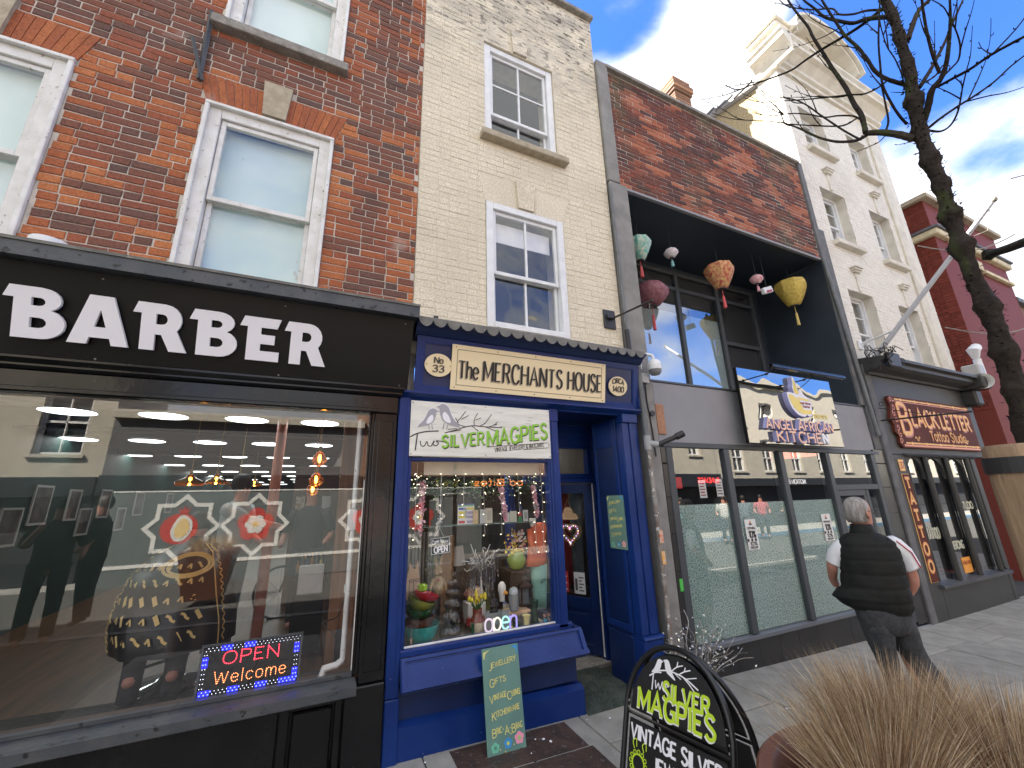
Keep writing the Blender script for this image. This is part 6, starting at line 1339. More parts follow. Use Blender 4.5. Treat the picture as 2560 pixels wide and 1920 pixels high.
# ---- cellar covers, mat, litter
def covers():
 IR = mat('rusty_plate', (.05, .035, .03), (.10, .06, .045), scale=9, rough=.6, bump=.5, bscale=60, metal=.3, c3=(.14, .13, .12), s3=30, l3=.6, h3=.7)
 def plate(x0, x1, y0, y1, h=.006):
  m = MB(); n = 1
  P = lambda x, y, e: (x, y, gz(x, y)+e)
  m.add([P(x0, y0, h), P(x1, y0, h), P(x1, y1, h), P(x0, y1, h), P(x0, y0, -.02), P(x1, y0, -.02), P(x1, y1, -.02), P(x0, y1, -.02)], [(0, 1, 2, 3), (0, 4, 5, 1), (1, 5, 6, 2), (2, 6, 7, 3), (3, 7, 4, 0)]); return m
 T = thing('cellar_plate', 'flat rusty steel cellar plate with bolt heads in front of the blue plinth', 'plate', (1.3, -.2, gz(1.3)))
 plate(.88, 1.70, -.37, -.075).build('plate', IR, T)
 m = MB()
 for i in range(7):
  for j in range(3): x, y = .95+i*.115, -.33+j*.105; m.lathe([(.009, 0), (.007, .003), (0, .0035)], (x, y, gz(x, y)+.006), 8)
 m.build('bolt_head', IR, T, kind='stuff')
 T = thing('chequer_plate', 'dark studded chequer plate cover in the pavement beside the pavement sign', 'plate', (1.3, -.7, gz(1.3)))
 plate(.80, 1.72, -1.15, -.385, .007).build('plate', IR, T)
 m = MB()
 for i in range(30):
  for j in range(24):
   x, y = .83+i*.030, -1.13+j*.031
   a = (1 if (i+j) % 2 else -1)*.9; dx, dy = .011*math.cos(a), .011*math.sin(a); ex, ey = -.003*math.sin(a), .003*math.cos(a); z = gz(x, y)+.007
   m.add([(x-dx, y-dy, z), (x+ex, y+ey, z+.002), (x+dx, y+dy, z), (x-ex, y-ey, z+.002), (x-ex, y-ey, z)], [(0, 3, 1), (1, 3, 2), (0, 4, 3), (3, 4, 2)])
 m.build('raised_tread', IR, T, kind='stuff', fix=False)
 MT = mat('mat_green_grey', (.04, .06, .05), (.075, .09, .08), scale=20, rough=1)
 T = thing('door_mat', 'worn green grey coir mat filling the blue shop doorway', 'mat', (2.15, .25, gz(2.15)))
 z = gz(2.2)+.012
 def quad(m, pts, h):
  n = len(pts); m.add([(x, y, gz(x, y)+h) for x, y in pts]+[(x, y, gz(x, y)-.02) for x, y in pts], [tuple(range(n))]+[(i, (i+1) % n, (i+1) % n+n, i+n) for i in range(n)])
 m = MB(); quad(m, [(1.91, -.075), (2.33, -.055), (2.475, .10), (2.475, .585), (1.91, .585)], .010); m.build('backing', MT, T)
 m = MB(); r = random.Random(4); PI2 = 2*PI
 for i in range(9000):
  x, y = r.uniform(1.91, 2.475), r.uniform(-.075, .585)
  if x > 2.33 and y < -.055+(x-2.33): continue
  h = .012+r.uniform(0, .008); a = r.uniform(0, PI2); w = .0016; l = .008; zz = gz(x, y)+.008
  dx, dy = w*math.cos(a), w*math.sin(a); lx, ly = l*r.uniform(-1, 1), l*r.uniform(-1, 1)
  m.add([(x-dx, y-dy, zz), (x+dx, y+dy, zz), (x+lx, y+ly, zz+h)], [(0, 1, 2)])
 m.build('tufts', mat('mat_tuft', (.06, .085, .075), (.22, .24, .23), scale=5, rough=1, lo=.45, hi=.75), T, kind='stuff', fix=False)
 m = MB(); r = random.Random(12); n = 0
 for x, y, s in ((1.13, -.16, 1), (1.42, -.18, .8), (1.47, -.20, 1.4), (1.50, -.24, 1.7), (1.33, -.3, .8), (2.02, -.17, 1.2), (2.35, -.3, 1), (3.3, -.6, 1.2), (1.92, -.02, .7), (.72, -.12, 1), (.42, -.13, 1.3), (.36, -.12, 1.1), (.47, -.14, .9), (.30, -.15, .9), (1.86, -.12, .7), (2.1, -.45, .8), (4.4, -.15, .8), (5.2, -.3, .9)):
  m.lathe([(.007*s, 0), (.006*s, .0025), (0, .003)], (x, y, gz(x, y)+.007), 7, sx=r.uniform(.7, 1.3))
 o = m.build('droppings', WHITEL, kind='stuff'); tag(o, 'small white spots of chewing gum and droppings scattered over the pavement by the shops', 'litter')
covers()
# tree skeleton: x, y, z, radius in metres
TRUNK = [(1.706,-2.589,1.728,0.0341),(1.706,-2.595,1.782,0.0331),(1.706,-2.6,1.896,0.0316),(1.706,-2.604,1.991,0.0311),(1.706,-2.603,2.106,0.0296),(1.706,-2.597,2.188,0.0272),(1.706,-2.597,2.3,0.0261),(1.706,-2.597,2.401,0.0247),(1.706,-2.601,2.497,0.0245),(1.706,-2.599,2.585,0.0276),(1.706,-2.598,2.692,0.0236),(1.706,-2.597,2.744,0.0238),(1.706,-2.606,2.809,0.0283),(1.706,-2.614,2.892,0.0239),(1.706,-2.621,2.94,0.024),(1.706,-2.627,3.016,0.0209),(1.706,-2.629,3.079,0.0206),(1.706,-2.632,3.142,0.0203),(1.706,-2.634,3.222,0.0196),(1.706,-2.631,3.304,0.0184),(1.706,-2.633,3.389,0.0171)]
BRANCHES = [[(1.696,-2.582,2.719,0.0117),(1.677,-2.559,2.751,0.0108),(1.643,-2.529,2.776,0.0098),(1.622,-2.501,2.792,0.0088)],
[(1.618,-2.499,2.794,0.0083),(1.633,-2.498,2.878,0.008),(1.639,-2.487,2.944,0.0076),(1.644,-2.479,3.022,0.0072),(1.644,-2.468,3.097,0.0067),(1.648,-2.456,3.164,0.0063),(1.644,-2.446,3.247,0.0058),(1.633,-2.435,3.339,0.0053),(1.638,-2.427,3.416,0.0047),(1.62,-2.412,3.506,0.0042),(1.612,-2.4,3.592,0.0036),(1.613,-2.394,3.68,0.003)],
[(1.623,-2.5,2.787,0.0059),(1.66,-2.471,2.815,0.0055),(1.686,-2.438,2.845,0.0052),(1.681,-2.393,2.884,0.0048),(1.67,-2.35,2.941,0.0043),(1.665,-2.314,3.007,0.0039),(1.669,-2.28,3.068,0.0033),(1.682,-2.247,3.119,0.0028),(1.706,-2.229,3.203,0.0022),(1.724,-2.21,3.289,0.0016)],
[(1.631,-2.473,2.798,0.0035),(1.624,-2.445,2.858,0.0033),(1.619,-2.419,2.921,0.0031),(1.612,-2.393,2.986,0.0029),(1.607,-2.368,3.052,0.0026),(1.602,-2.34,3.109,0.0024),(1.585,-2.304,3.156,0.0021),(1.566,-2.265,3.198,0.0018),(1.565,-2.242,3.263,0.0015)],
[(1.628,-2.498,2.849,0.0032),(1.64,-2.477,2.9,0.003),(1.629,-2.441,2.936,0.0028),(1.621,-2.403,2.965,0.0026),(1.599,-2.364,3.01,0.0023),(1.575,-2.322,3.048,0.002),(1.544,-2.273,3.074,0.0018),(1.508,-2.228,3.12,0.0015)],
[(1.62,-2.49,2.871,0.003),(1.658,-2.446,2.904,0.0029),(1.688,-2.403,2.951,0.0027),(1.662,-2.338,3.01,0.0025),(1.651,-2.28,3.071,0.0023),(1.622,-2.216,3.14,0.0021),(1.622,-2.162,3.199,0.0019),(1.576,-2.09,3.266,0.0016),(1.546,-2.03,3.349,0.0013)],
[(1.657,-2.532,2.766,0.0019),(1.676,-2.504,2.771,0.0016),(1.68,-2.471,2.782,0.0014),(1.687,-2.44,2.795,0.001)],
[(1.736,-2.603,2.948,0.0069),(1.705,-2.585,2.969,0.0065),(1.677,-2.57,2.992,0.0061),(1.652,-2.56,3.025,0.0058),(1.635,-2.557,3.072,0.0054),(1.608,-2.551,3.124,0.005),(1.576,-2.541,3.168,0.0047),(1.559,-2.537,3.212,0.0043),(1.535,-2.534,3.265,0.0039),(1.511,-2.531,3.325,0.0035),(1.496,-2.531,3.374,0.0031)],
[(1.672,-2.579,2.969,0.0034),(1.669,-2.551,2.965,0.0032),(1.652,-2.517,2.966,0.0029),(1.621,-2.483,2.984,0.0026),(1.58,-2.442,2.999,0.0023),(1.523,-2.394,3.014,0.0021),(1.473,-2.35,3.032,0.0017),(1.42,-2.306,3.049,0.0014),(1.379,-2.272,3.088,0.0011)],
[(1.678,-2.624,3.253,0.0061),(1.664,-2.581,3.243,0.0057),(1.652,-2.542,3.241,0.0053),(1.638,-2.503,3.243,0.0049),(1.613,-2.456,3.239,0.0045),(1.586,-2.407,3.228,0.004),(1.567,-2.363,3.221,0.0036),(1.515,-2.304,3.218,0.0031),(1.485,-2.259,3.226,0.0026),(1.453,-2.214,3.235,0.0021),(1.429,-2.184,3.282,0.0015)],
[(1.699,-2.625,3.259,0.0041),(1.668,-2.589,3.288,0.0038),(1.65,-2.557,3.305,0.0035),(1.629,-2.527,3.335,0.0031),(1.63,-2.513,3.386,0.0028),(1.582,-2.47,3.412,0.0024),(1.524,-2.427,3.457,0.0021),(1.515,-2.41,3.512,0.0017)],
[(1.699,-2.625,3.224,0.0076),(1.653,-2.586,3.24,0.0069),(1.63,-2.555,3.249,0.0061),(1.603,-2.529,3.28,0.0054),(1.575,-2.504,3.319,0.0046),(1.558,-2.49,3.373,0.0038),(1.535,-2.474,3.428,0.003),(1.537,-2.468,3.478,0.0022)],
[(1.707,-2.576,2.793,0.0043),(1.669,-2.576,2.811,0.004),(1.626,-2.579,2.843,0.0037),(1.582,-2.586,2.892,0.0033),(1.554,-2.604,2.949,0.003),(1.53,-2.623,3.004,0.0027),(1.513,-2.644,3.058,0.0024),(1.496,-2.666,3.111,0.0021),(1.482,-2.679,3.133,0.0018)],
[(1.656,-2.536,2.78,0.0036),(1.646,-2.553,2.801,0.0032),(1.616,-2.568,2.844,0.0028),(1.582,-2.583,2.896,0.0023)],
[(1.727,-2.593,2.932,0.0025),(1.701,-2.606,2.968,0.0022),(1.659,-2.614,3.013,0.002),(1.615,-2.617,3.043,0.0018),(1.578,-2.628,3.09,0.0016),(1.554,-2.64,3.122,0.0014)],
[(1.73,-2.603,2.775,0.0114),(1.723,-2.63,2.815,0.0101),(1.711,-2.654,2.855,0.0088),(1.714,-2.679,2.875,0.0076),(1.706,-2.703,2.908,0.0063),(1.689,-2.727,2.958,0.0051),(1.667,-2.749,3.006,0.004),(1.64,-2.768,3.052,0.0028),(1.615,-2.778,3.068,0.0017)],
[(1.773,-2.617,2.94,0.0069),(1.819,-2.642,3.007,0.0061),(1.858,-2.66,3.066,0.0054),(1.901,-2.684,3.139,0.0047),(1.939,-2.707,3.215,0.0039),(1.989,-2.745,3.321,0.0031)],
[(1.755,-2.674,2.927,0.0047),(1.716,-2.682,2.97,0.0044),(1.677,-2.695,3.025,0.0041),(1.643,-2.711,3.083,0.0037),(1.62,-2.722,3.109,0.0034),(1.599,-2.731,3.125,0.0031)],
[(1.758,-2.636,3.134,0.009),(1.786,-2.657,3.205,0.0081),(1.816,-2.674,3.262,0.0071),(1.861,-2.696,3.31,0.0062),(1.892,-2.71,3.353,0.0052)],
[(1.753,-2.66,2.884,0.0047),(1.711,-2.7,2.848,0.0045),(1.677,-2.745,2.816,0.0043),(1.638,-2.789,2.789,0.0041),(1.597,-2.831,2.754,0.0038),(1.558,-2.872,2.718,0.0036)],
[(1.752,-2.61,2.763,0.0043),(1.747,-2.641,2.767,0.0039),(1.76,-2.684,2.78,0.0035),(1.764,-2.719,2.783,0.0031),(1.776,-2.762,2.797,0.0027),(1.778,-2.8,2.814,0.0024),(1.785,-2.841,2.828,0.0021)],
[(1.749,-2.606,2.754,0.0038),(1.773,-2.626,2.74,0.0034),(1.785,-2.648,2.748,0.003),(1.787,-2.671,2.777,0.0027),(1.777,-2.693,2.819,0.0023),(1.76,-2.706,2.843,0.0019),(1.722,-2.705,2.854,0.0016)],
[(1.759,-2.67,2.909,0.0033),(1.775,-2.698,2.933,0.003),(1.778,-2.717,2.948,0.0027),(1.763,-2.733,2.98,0.0024),(1.731,-2.742,3.012,0.0021),(1.697,-2.746,3.035,0.0019),(1.658,-2.749,3.062,0.0016),(1.609,-2.742,3.071,0.0013)],
[(1.776,-2.622,2.95,0.0039),(1.801,-2.653,2.964,0.003),(1.807,-2.678,2.987,0.0021),(1.811,-2.69,2.969,0.0012)],
[(1.684,-2.583,2.704,0.0019),(1.639,-2.568,2.688,0.0012),(1.61,-2.563,2.677,0.0005)],
[(1.73,-2.593,2.925,0.002),(1.703,-2.58,2.926,0.0012),(1.685,-2.572,2.928,0.0005)],
[(1.68,-2.587,2.65,0.0023),(1.655,-2.584,2.64,0.0014),(1.636,-2.583,2.628,0.0005)],
[(1.799,-2.621,2.282,0.0108),(1.667,-2.686,2.229,0.0113),(1.53,-2.749,2.178,0.0114)]]
# ---- tree, stake, planter with dry grass
def tree():
 BK = brick_mat('bark', [(0, (.014, .011, .010)), (.5, (.030, .023, .019)), (1, (.055, .043, .033))], mott=.6, bump=1.0, stain=[((.055, .075, .02), (14, 14, 9), .55, .66, .6, None)])
 T = thing('young_tree', 'bare young street tree with knobbly dark trunk and budding twigs on the right', 'tree', (1.706, -2.6, gz(1.7, -2.6)))
 pts = [Vector(p[:3]) for p in TRUNK]; rs = [p[3] for p in TRUNK]
 base = [Vector((1.706, -2.6, gz(1.7, -2.6)-.05)), Vector((1.706, -2.595, .6)), Vector((1.706, -2.59, 1.2))]
 pts = base+pts; rs = [.055, .045, .042]+rs
 c = catmull3(pts, 14); n = len(c); R2 = []
 for i in range(n):
  t = i/14; k = min(int(t), len(rs)-2); f = t-k; R2.append((rs[k]*(1-f)+rs[k+1]*f)*.86)
 m = MB(); N = 18; vs = []; fs = []; r = random.Random(2)
 knobs = [(1.96, .42), (2.10, .3), (2.30, .75), (2.415, .70), (2.52, .3), (2.62, .65), (2.74, .3), (2.86, .55), (3.0, .25), (3.12, .3), (3.22, .22), (1.85, .2)]
 for i, p in enumerate(c):
  kb = 0
  for z, a in knobs: kb += a*math.exp(-((p.z-z)/.022)**2)
  for k in range(N):
   a = 2*PI*k/N; nn = noise.noise(Vector((math.cos(a)*2, math.sin(a)*2, p.z*16)))*.22+noise.noise(Vector((math.cos(a)*6, math.sin(a)*6, p.z*50)))*.18-.2
   rr = R2[i]*(1+nn+kb*(.7+.6*noise.noise(Vector((math.cos(a)*1.5, math.sin(a)*1.5, p.z*9)))))
   vs.append((p.x+rr*math.cos(a), p.y+rr*math.sin(a), p.z+noise.noise(Vector((a*3, p.z*30, 1)))*.004))
 for i in range(n-1):
  for k in range(N): fs.append((i*N+k, i*N+(k+1) % N, (i+1)*N+(k+1) % N, (i+1)*N+k))
 m.add(vs, fs, .5); m.build('trunk', BK, T, smooth='all')
 m = MB()       # flakes of bark standing off the trunk
 for i in range(520):
  k = r.randrange(20, n-2); p = c[k]; a = r.uniform(0, 2*PI); rr = R2[k]*1.12; d = Vector((math.cos(a), math.sin(a), r.uniform(-.4, .5))).normalized(); s = r.uniform(.003, .007)
  q = Vector((p.x+rr*math.cos(a), p.y+rr*math.sin(a), p.z)); t = Vector((-math.sin(a), math.cos(a), 0))*s*.7
  kb = sum(a2*math.exp(-((p.z-z)/.03)**2) for z, a2 in knobs); q += d*kb*R2[k]*.6
  m.add([q-t-d*.004, q+t-d*.004, q+d*s+Vector((0, 0, s*r.uniform(-.5, .8)))], [(0, 1, 2)], r.random())
 m.build('bark_flakes', BK, T, kind='stuff', fix=False)
 for bi, b in enumerate(BRANCHES[:-1]):
  p = [Vector(q[:3]) for q in b]; rr = [q[3] for q in b]; cc = catmull3(p, 5) if len(p) > 2 else p
  R3 = []
  for i in range(len(cc)):
   t = i/5 if len(p) > 2 else i; k = min(int(t), len(rr)-2); f = t-k; R3.append(max(.0008, (rr[k]*(1-f)+rr[k+1]*f)*(1+.14*noise.noise(Vector((i*.7, bi, 0))))))
  m = MB(); m.tube(cc, R3, 8 if rr[0] > .004 else 6, t=R_.random())
  L = 0; nxt = .03; side = 1
  for i in range(1, len(cc)):     # spurs and buds
   L += (cc[i]-cc[i-1]).length
   if L > nxt and R3[i] < .0085:
    nxt = L+r.uniform(.022, .045); side = -side; d = (cc[i]-cc[i-1]).normalized(); s = d.cross(Vector((r.uniform(-.4, .4), -.8, .5))).normalized()*side
    w = max(.0012, R3[i]*.45); l = r.uniform(.006, .016); e = cc[i]+s*R3[i]*.5
    m.tube([e, e+(s*.6+d*.8).normalized()*l*.6, e+(s*.5+d*1.2).normalized()*l], [w, w*1.1, w*.25], 5, t=r.random())
  m.build('limb' if rr[0] > .007 else 'twig', BK, T)
  if len(cc) > 20:       # fine side twigs
   for _ in range(3 if bi in (1, 7) else 2):
    i = r.randrange(len(cc)//3, len(cc)-6); d = (cc[i+1]-cc[i]).normalized(); q = cc[i].copy(); e = (d+Vector((r.uniform(-.9, .6), r.uniform(-.8, .8), r.uniform(-.3, .9)))).normalized(); tp = [q.copy()]
    for k in range(r.choice((3, 4, 5))): e = (e+Vector((r.uniform(-.25, .1), r.uniform(-.2, .2), r.uniform(-.1, .3)))).normalized(); q = q+e*r.uniform(.035, .06); tp.append(q.copy())
    t2 = catmull3(tp, 3); m = MB(); m.tube(t2, [max(.0009, .0024*(1-k/len(t2))) for k in range(len(t2))], 5)
    for k in range(3, len(t2)-1, 3): s = Vector((r.uniform(-1, 1), r.uniform(-1, 1), r.uniform(0, 1))).normalized(); m.tube([t2[k], t2[k]+s*.006, t2[k]+s*.008+e*.005], [.0012, .0016, .0004], 5)
    m.build('twig', BK, T)
 b = BRANCHES[-1]; m = MB(); m.tube([Vector(q[:3]) for q in b], [q[3] for q in b], 10); m.lathe([(0, -.02), (.016, -.01), (.014, .012), (0, .02)], Vector(b[0][:3]), 8); o = m.build('cut_branch', BK, smooth=True); tag(o, 'thick pruned branch end entering the picture from the right edge', 'branch')
 WD = mat('stake_wood', (.34, .23, .14), (.17, .11, .065), scale=7, rough=.8, bump=.6, bscale=30, stretch=(3, 3, .5), c3=(.30, .24, .17), s3=14, l3=.6, h3=.7)
 S = thing('tree_stake', 'thick round timber stake beside the trunk at the right edge', 'post', (1.327, -2.656, gz(1.3, -2.6)))
 m = MB(); m.lathe([(.048, -.1), (.048, .6), (.047, 1.2), (.049, 1.55), (.048, 1.635), (.043, 1.642), (0, 1.642)], (1.327, -2.656, gz(1.3, -2.6)), 28, flute=5, famp=.012); m.build('timber', WD, S, smooth=True)
 K = thing('tree_tie', 'black rubber tie and spacer block holding the trunk to the stake', 'strap', (1.285, -2.648, 1.6))
 RB = mat('black_rubber', (.02, .02, .022), rough=.6)
 m = MB(); z = 1.625; pr = ell(1.327, -2.656, .0525, .0525, 28); m.ring([(a, b2) for a, b2 in pr], ell(1.327, -2.656, .0495, .0495, 28), (0, 0, 0), (1, 0, 0), (0, 1, 0), (0, 0, 1), z, z+.032); m.build('band', RB, K)
 m = MB(); M = Matrix.Translation((1.392, -2.652, z+.018)) @ Matrix.Rotation(.1, 4, 'Z'); m.box(-.018, .03, -.03, .03, -.03, .035, .006, M=M); m.build('spacer', RB, K)
 m = MB(); m.tube([(1.38, -2.69, z+.015), (1.6, -2.64, z+.03), (1.745, -2.62, z+.04), (1.752, -2.58, z+.04), (1.6, -2.57, z+.03), (1.38, -2.61, z+.015)], .007, 6); m.build('strap', RB, K)
tree()
def planter():
 TC = mat('terracotta_resin', (.16, .062, .038), (.19, .08, .05), scale=4, rough=.45, bump=.15, bscale=90, c3=(.3, .2, .15), s3=30, l3=.7, h3=.75)
 cx, cy, z0 = 1.95, -2.08, gz(1.95, -2.08)
 P = thing('planter', 'large round terracotta brown bowl planter at the bottom right', 'planter', (cx, cy, z0))
 zr = .60-z0
 m = MB(); m.lathe([(.20, 0), (.26, .06), (.38, .22), (.48, .42), (.515, zr-.05), (.535, zr-.03), (.54, zr-.01), (.53, zr), (.485, zr), (.475, zr-.012), (.455, zr-.10), (.45, zr-.12)], (cx, cy, z0), 56, cap=False); m.build('bowl', TC, P, smooth=True)
 m = MB(); m.lathe([(.452, zr-.11), (.3, zr-.08), (0, zr-.06)], (cx, cy, z0), 40, cap=False); m.build('soil', mat('leaf_litter', (.05, .035, .022), (.12, .085, .05), scale=30, rough=1, bump=2, bscale=40), P)
 m = MB(); r = random.Random(6)
 for i in range(500):
  a = r.uniform(0, 2*PI); q = .44*math.sqrt(r.random()); x, y = cx+q*math.cos(a), cy+q*math.sin(a); z = z0+zr-.075; s = r.uniform(.008, .02); b = r.uniform(0, 6)
  m.add([(x+s*math.cos(b), y+s*math.sin(b), z+r.uniform(0, .02)), (x-s*.6*math.sin(b), y+s*.6*math.cos(b), z+r.uniform(0, .02)), (x-s*math.cos(b), y-s*math.sin(b), z+r.uniform(0, .02)), (x+s*.6*math.sin(b), y-s*.6*math.cos(b), z)], [(0, 1, 2, 3)], r.random())
 m.build('dead_leaves', brick_mat('dead_leaf', [(0, (.10, .06, .03)), (.6, (.22, .15, .09)), (1, (.38, .34, .28))], mott=.1, bump=0), P, kind='stuff', fix=False)
 GR = brick_mat('dry_grass', [(0, (.17, .10, .055)), (.35, (.44, .30, .175)), (.7, (.72, .56, .36)), (1, (.92, .82, .62))], mott=.05, bump=0, rough=.6)
 b = GR.node_tree.nodes['Principled BSDF']; tl = NT(GR.node_tree, 'ShaderNodeBsdfTranslucent'); mx = NT(GR.node_tree, 'ShaderNodeMixShader'); mx.inputs[0].default_value = .35
 src = b.inputs['Base Color'].links[0].from_socket; GR.node_tree.links.new(src, tl.inputs[0]); GR.node_tree.links.new(b.outputs[0], mx.inputs[1]); GR.node_tree.links.new(tl.outputs[0], mx.inputs[2]); GR.node_tree.links.new(mx.outputs[0], [n for n in GR.node_tree.nodes if n.type == 'OUTPUT_MATERIAL'][0].inputs[0])
 for (gx, gy, rad, hgt, nb, sd, lab) in ((1.80, -1.98, .14, .40, 3300, 1, 'nearest tuft of dry straw coloured grass at the left of the bowl planter'), (2.10, -1.90, .15, .43, 4000, 2, 'tall dense tuft of brown dry grass at the back of the bowl planter'), (2.20, -2.18, .17, .42, 4200, 3, 'wide tuft of brown dry grass filling the right side of the bowl planter'), (1.85, -2.28, .12, .26, 1900, 4, 'short pale tuft of dry grass at the front of the bowl planter')):
  T = thing('ornamental_grass', lab, 'grass', (gx, gy, .53))
  m = MB(); r = random.Random(sd)
  for i in range(nb):
   a = r.uniform(0, 2*PI); q = math.sqrt(r.random())*rad*.5; x, y = gx+q*math.cos(a), gy+q*math.sin(a); z = .53
   a2 = a+r.gauss(0, .5); sp = (q/rad*2)**1*r.uniform(.25, 1.0)*.85+abs(r.gauss(0, .08)); L = hgt*r.uniform(.55, 1.08);
   if r.random() < .03: sp += .6; L *= 1.15
   d = Vector((math.cos(a2)*sp, math.sin(a2)*sp, 1)).normalized(); dr = Vector((math.cos(a2), math.sin(a2), -.2))*L*r.uniform(0, .16)
   w = r.uniform(.0011, .0022); pts = [Vector((x, y, z)), Vector((x, y, z))+d*L*.5+dr*.25, Vector((x, y, z))+d*L+dr]
   v = (pts[1]-CAM).normalized(); s = d.cross(Vector((math.cos(a*7+i), math.sin(a*7+i), .1))).normalized()*w
   t = min(1, max(0, r.gauss(.42, .30)+(.2 if q > rad*.42 else 0)))
   m.add([pts[0]-s, pts[0]+s, pts[1]-s*.9, pts[1]+s*.9, pts[2]], [(0, 1, 3, 2), (2, 3, 4)], t)
   if i % 9 == 0:      # curled side leaf
    e = pts[1]+Vector((r.uniform(-.09, .09), r.uniform(-.09, .09), r.uniform(-.05, .06))); f = e+Vector((r.uniform(-.05, .05), r.uniform(-.05, .05), -.03)); m.add([pts[1]-s, pts[1]+s, e-s*.7, e+s*.7, f], [(0, 1, 3, 2), (2, 3, 4)], t*.6+.1)
  m.build('blades', GR, T, kind='stuff', fix=False)
planter()
def wire_tree():
 WS = mat('silver_wire', (.40, .39, .37), (.22, .2, .18), scale=20, rough=.35, metal=.8)
 T = thing('wire_tree', 'tangled silver wire tree ornament in front of the downpipe by the restaurant corner', 'ornament', (2.86, -.22, gz(2.86, -.2)))
 r = random.Random(9); m = MB(); lv = MB(); b = Vector((2.86, -.22, gz(2.86)))
 for i in range(34):
  p = b+Vector((r.uniform(-.04, .04), r.uniform(-.03, .03), 0)); pts = [p.copy()]; d = Vector((r.uniform(-.5, .5), r.uniform(-.3, .3), 1.6)).normalized()
  for k in range(6):
   d = (d+Vector((r.uniform(-.5, .5), r.uniform(-.4, .4), r.uniform(-.3, .35)))).normalized(); p = p+d*r.uniform(.06, .12); pts.append(p.copy())
   if k > 1:
    for _ in range(3):
     q = p+Vector((r.uniform(-.04, .04), r.uniform(-.04, .04), r.uniform(-.04, .04))); s = r.uniform(.007, .014); a = Vector((r.uniform(-1, 1), r.uniform(-1, 1), r.uniform(-1, 1))).normalized()*s; c2 = a.orthogonal().normalized()*s*.5
     lv.add([q+a, q+c2, q-a, q-c2], [(0, 1, 2, 3)], r.random())
  m.tube(catmull3(pts, 3), .0028, 4)
 m.build('stems', WS, T); lv.build('leaves', mat('silver_leaf', (.55, .53, .50), (.25, .24, .22), scale=30, rough=.25, metal=.8), T, kind='stuff', fix=False)
wire_tree()
# ================================================================== figures
def loft(mb, rings, n=18, cap=True, t=.5, disp=None):
 vs = []
 for i, (c, A, B) in enumerate(rings):
  c, A, B = Vector(c), Vector(A), Vector(B)
  for k in range(n):
   a = 2*PI*k/n; f = 1+(disp(i, a) if disp else 0); vs.append(c+A*math.cos(a)*f+B*math.sin(a)*f)
 m = len(rings); fs = [(i*n+k, i*n+(k+1) % n, (i+1)*n+(k+1) % n, (i+1)*n+k) for i in range(m-1) for k in range(n)]
 if cap: fs += [tuple(range(n))[::-1], tuple((m-1)*n+k for k in range(n))]
 return mb.add(vs, fs, t)
def skin_body(name, joints, edges, m, parent, root=0, sub=2):
 me = bpy.data.meshes.new(name); me.from_pydata([j[:3] for j in joints], edges, []); o = bpy.data.objects.new(name, me); COL.objects.link(o)
 md = o.modifiers.new('skin', 'SKIN'); md.branch_smoothing = .6
 for i, j in enumerate(joints):
  sv_ = me.skin_vertices[0].data[i]; sv_.radius = (j[3], j[4] if len(j) > 4 else j[3]); sv_.use_root = (i == root)
 s = o.modifiers.new('s', 'SUBSURF'); s.levels = sub; s.render_levels = sub
 dg = bpy.context.evaluated_depsgraph_get(); nm = bpy.data.meshes.new_from_object(o.evaluated_get(dg)); nm.name = name
 bpy.data.objects.remove(o); nm.polygons.foreach_set('use_smooth', [True]*len(nm.polygons)); nm.materials.clear(); nm.materials.append(m)
 o2 = bpy.data.objects.new(name, nm); COL.objects.link(o2); o2.parent = parent; o2.matrix_parent_inverse = wm(parent).inverted(); return o2
SKINM = mat('skin', (.50, .25, .18), (.42, .18, .13), scale=14, rough=.5)
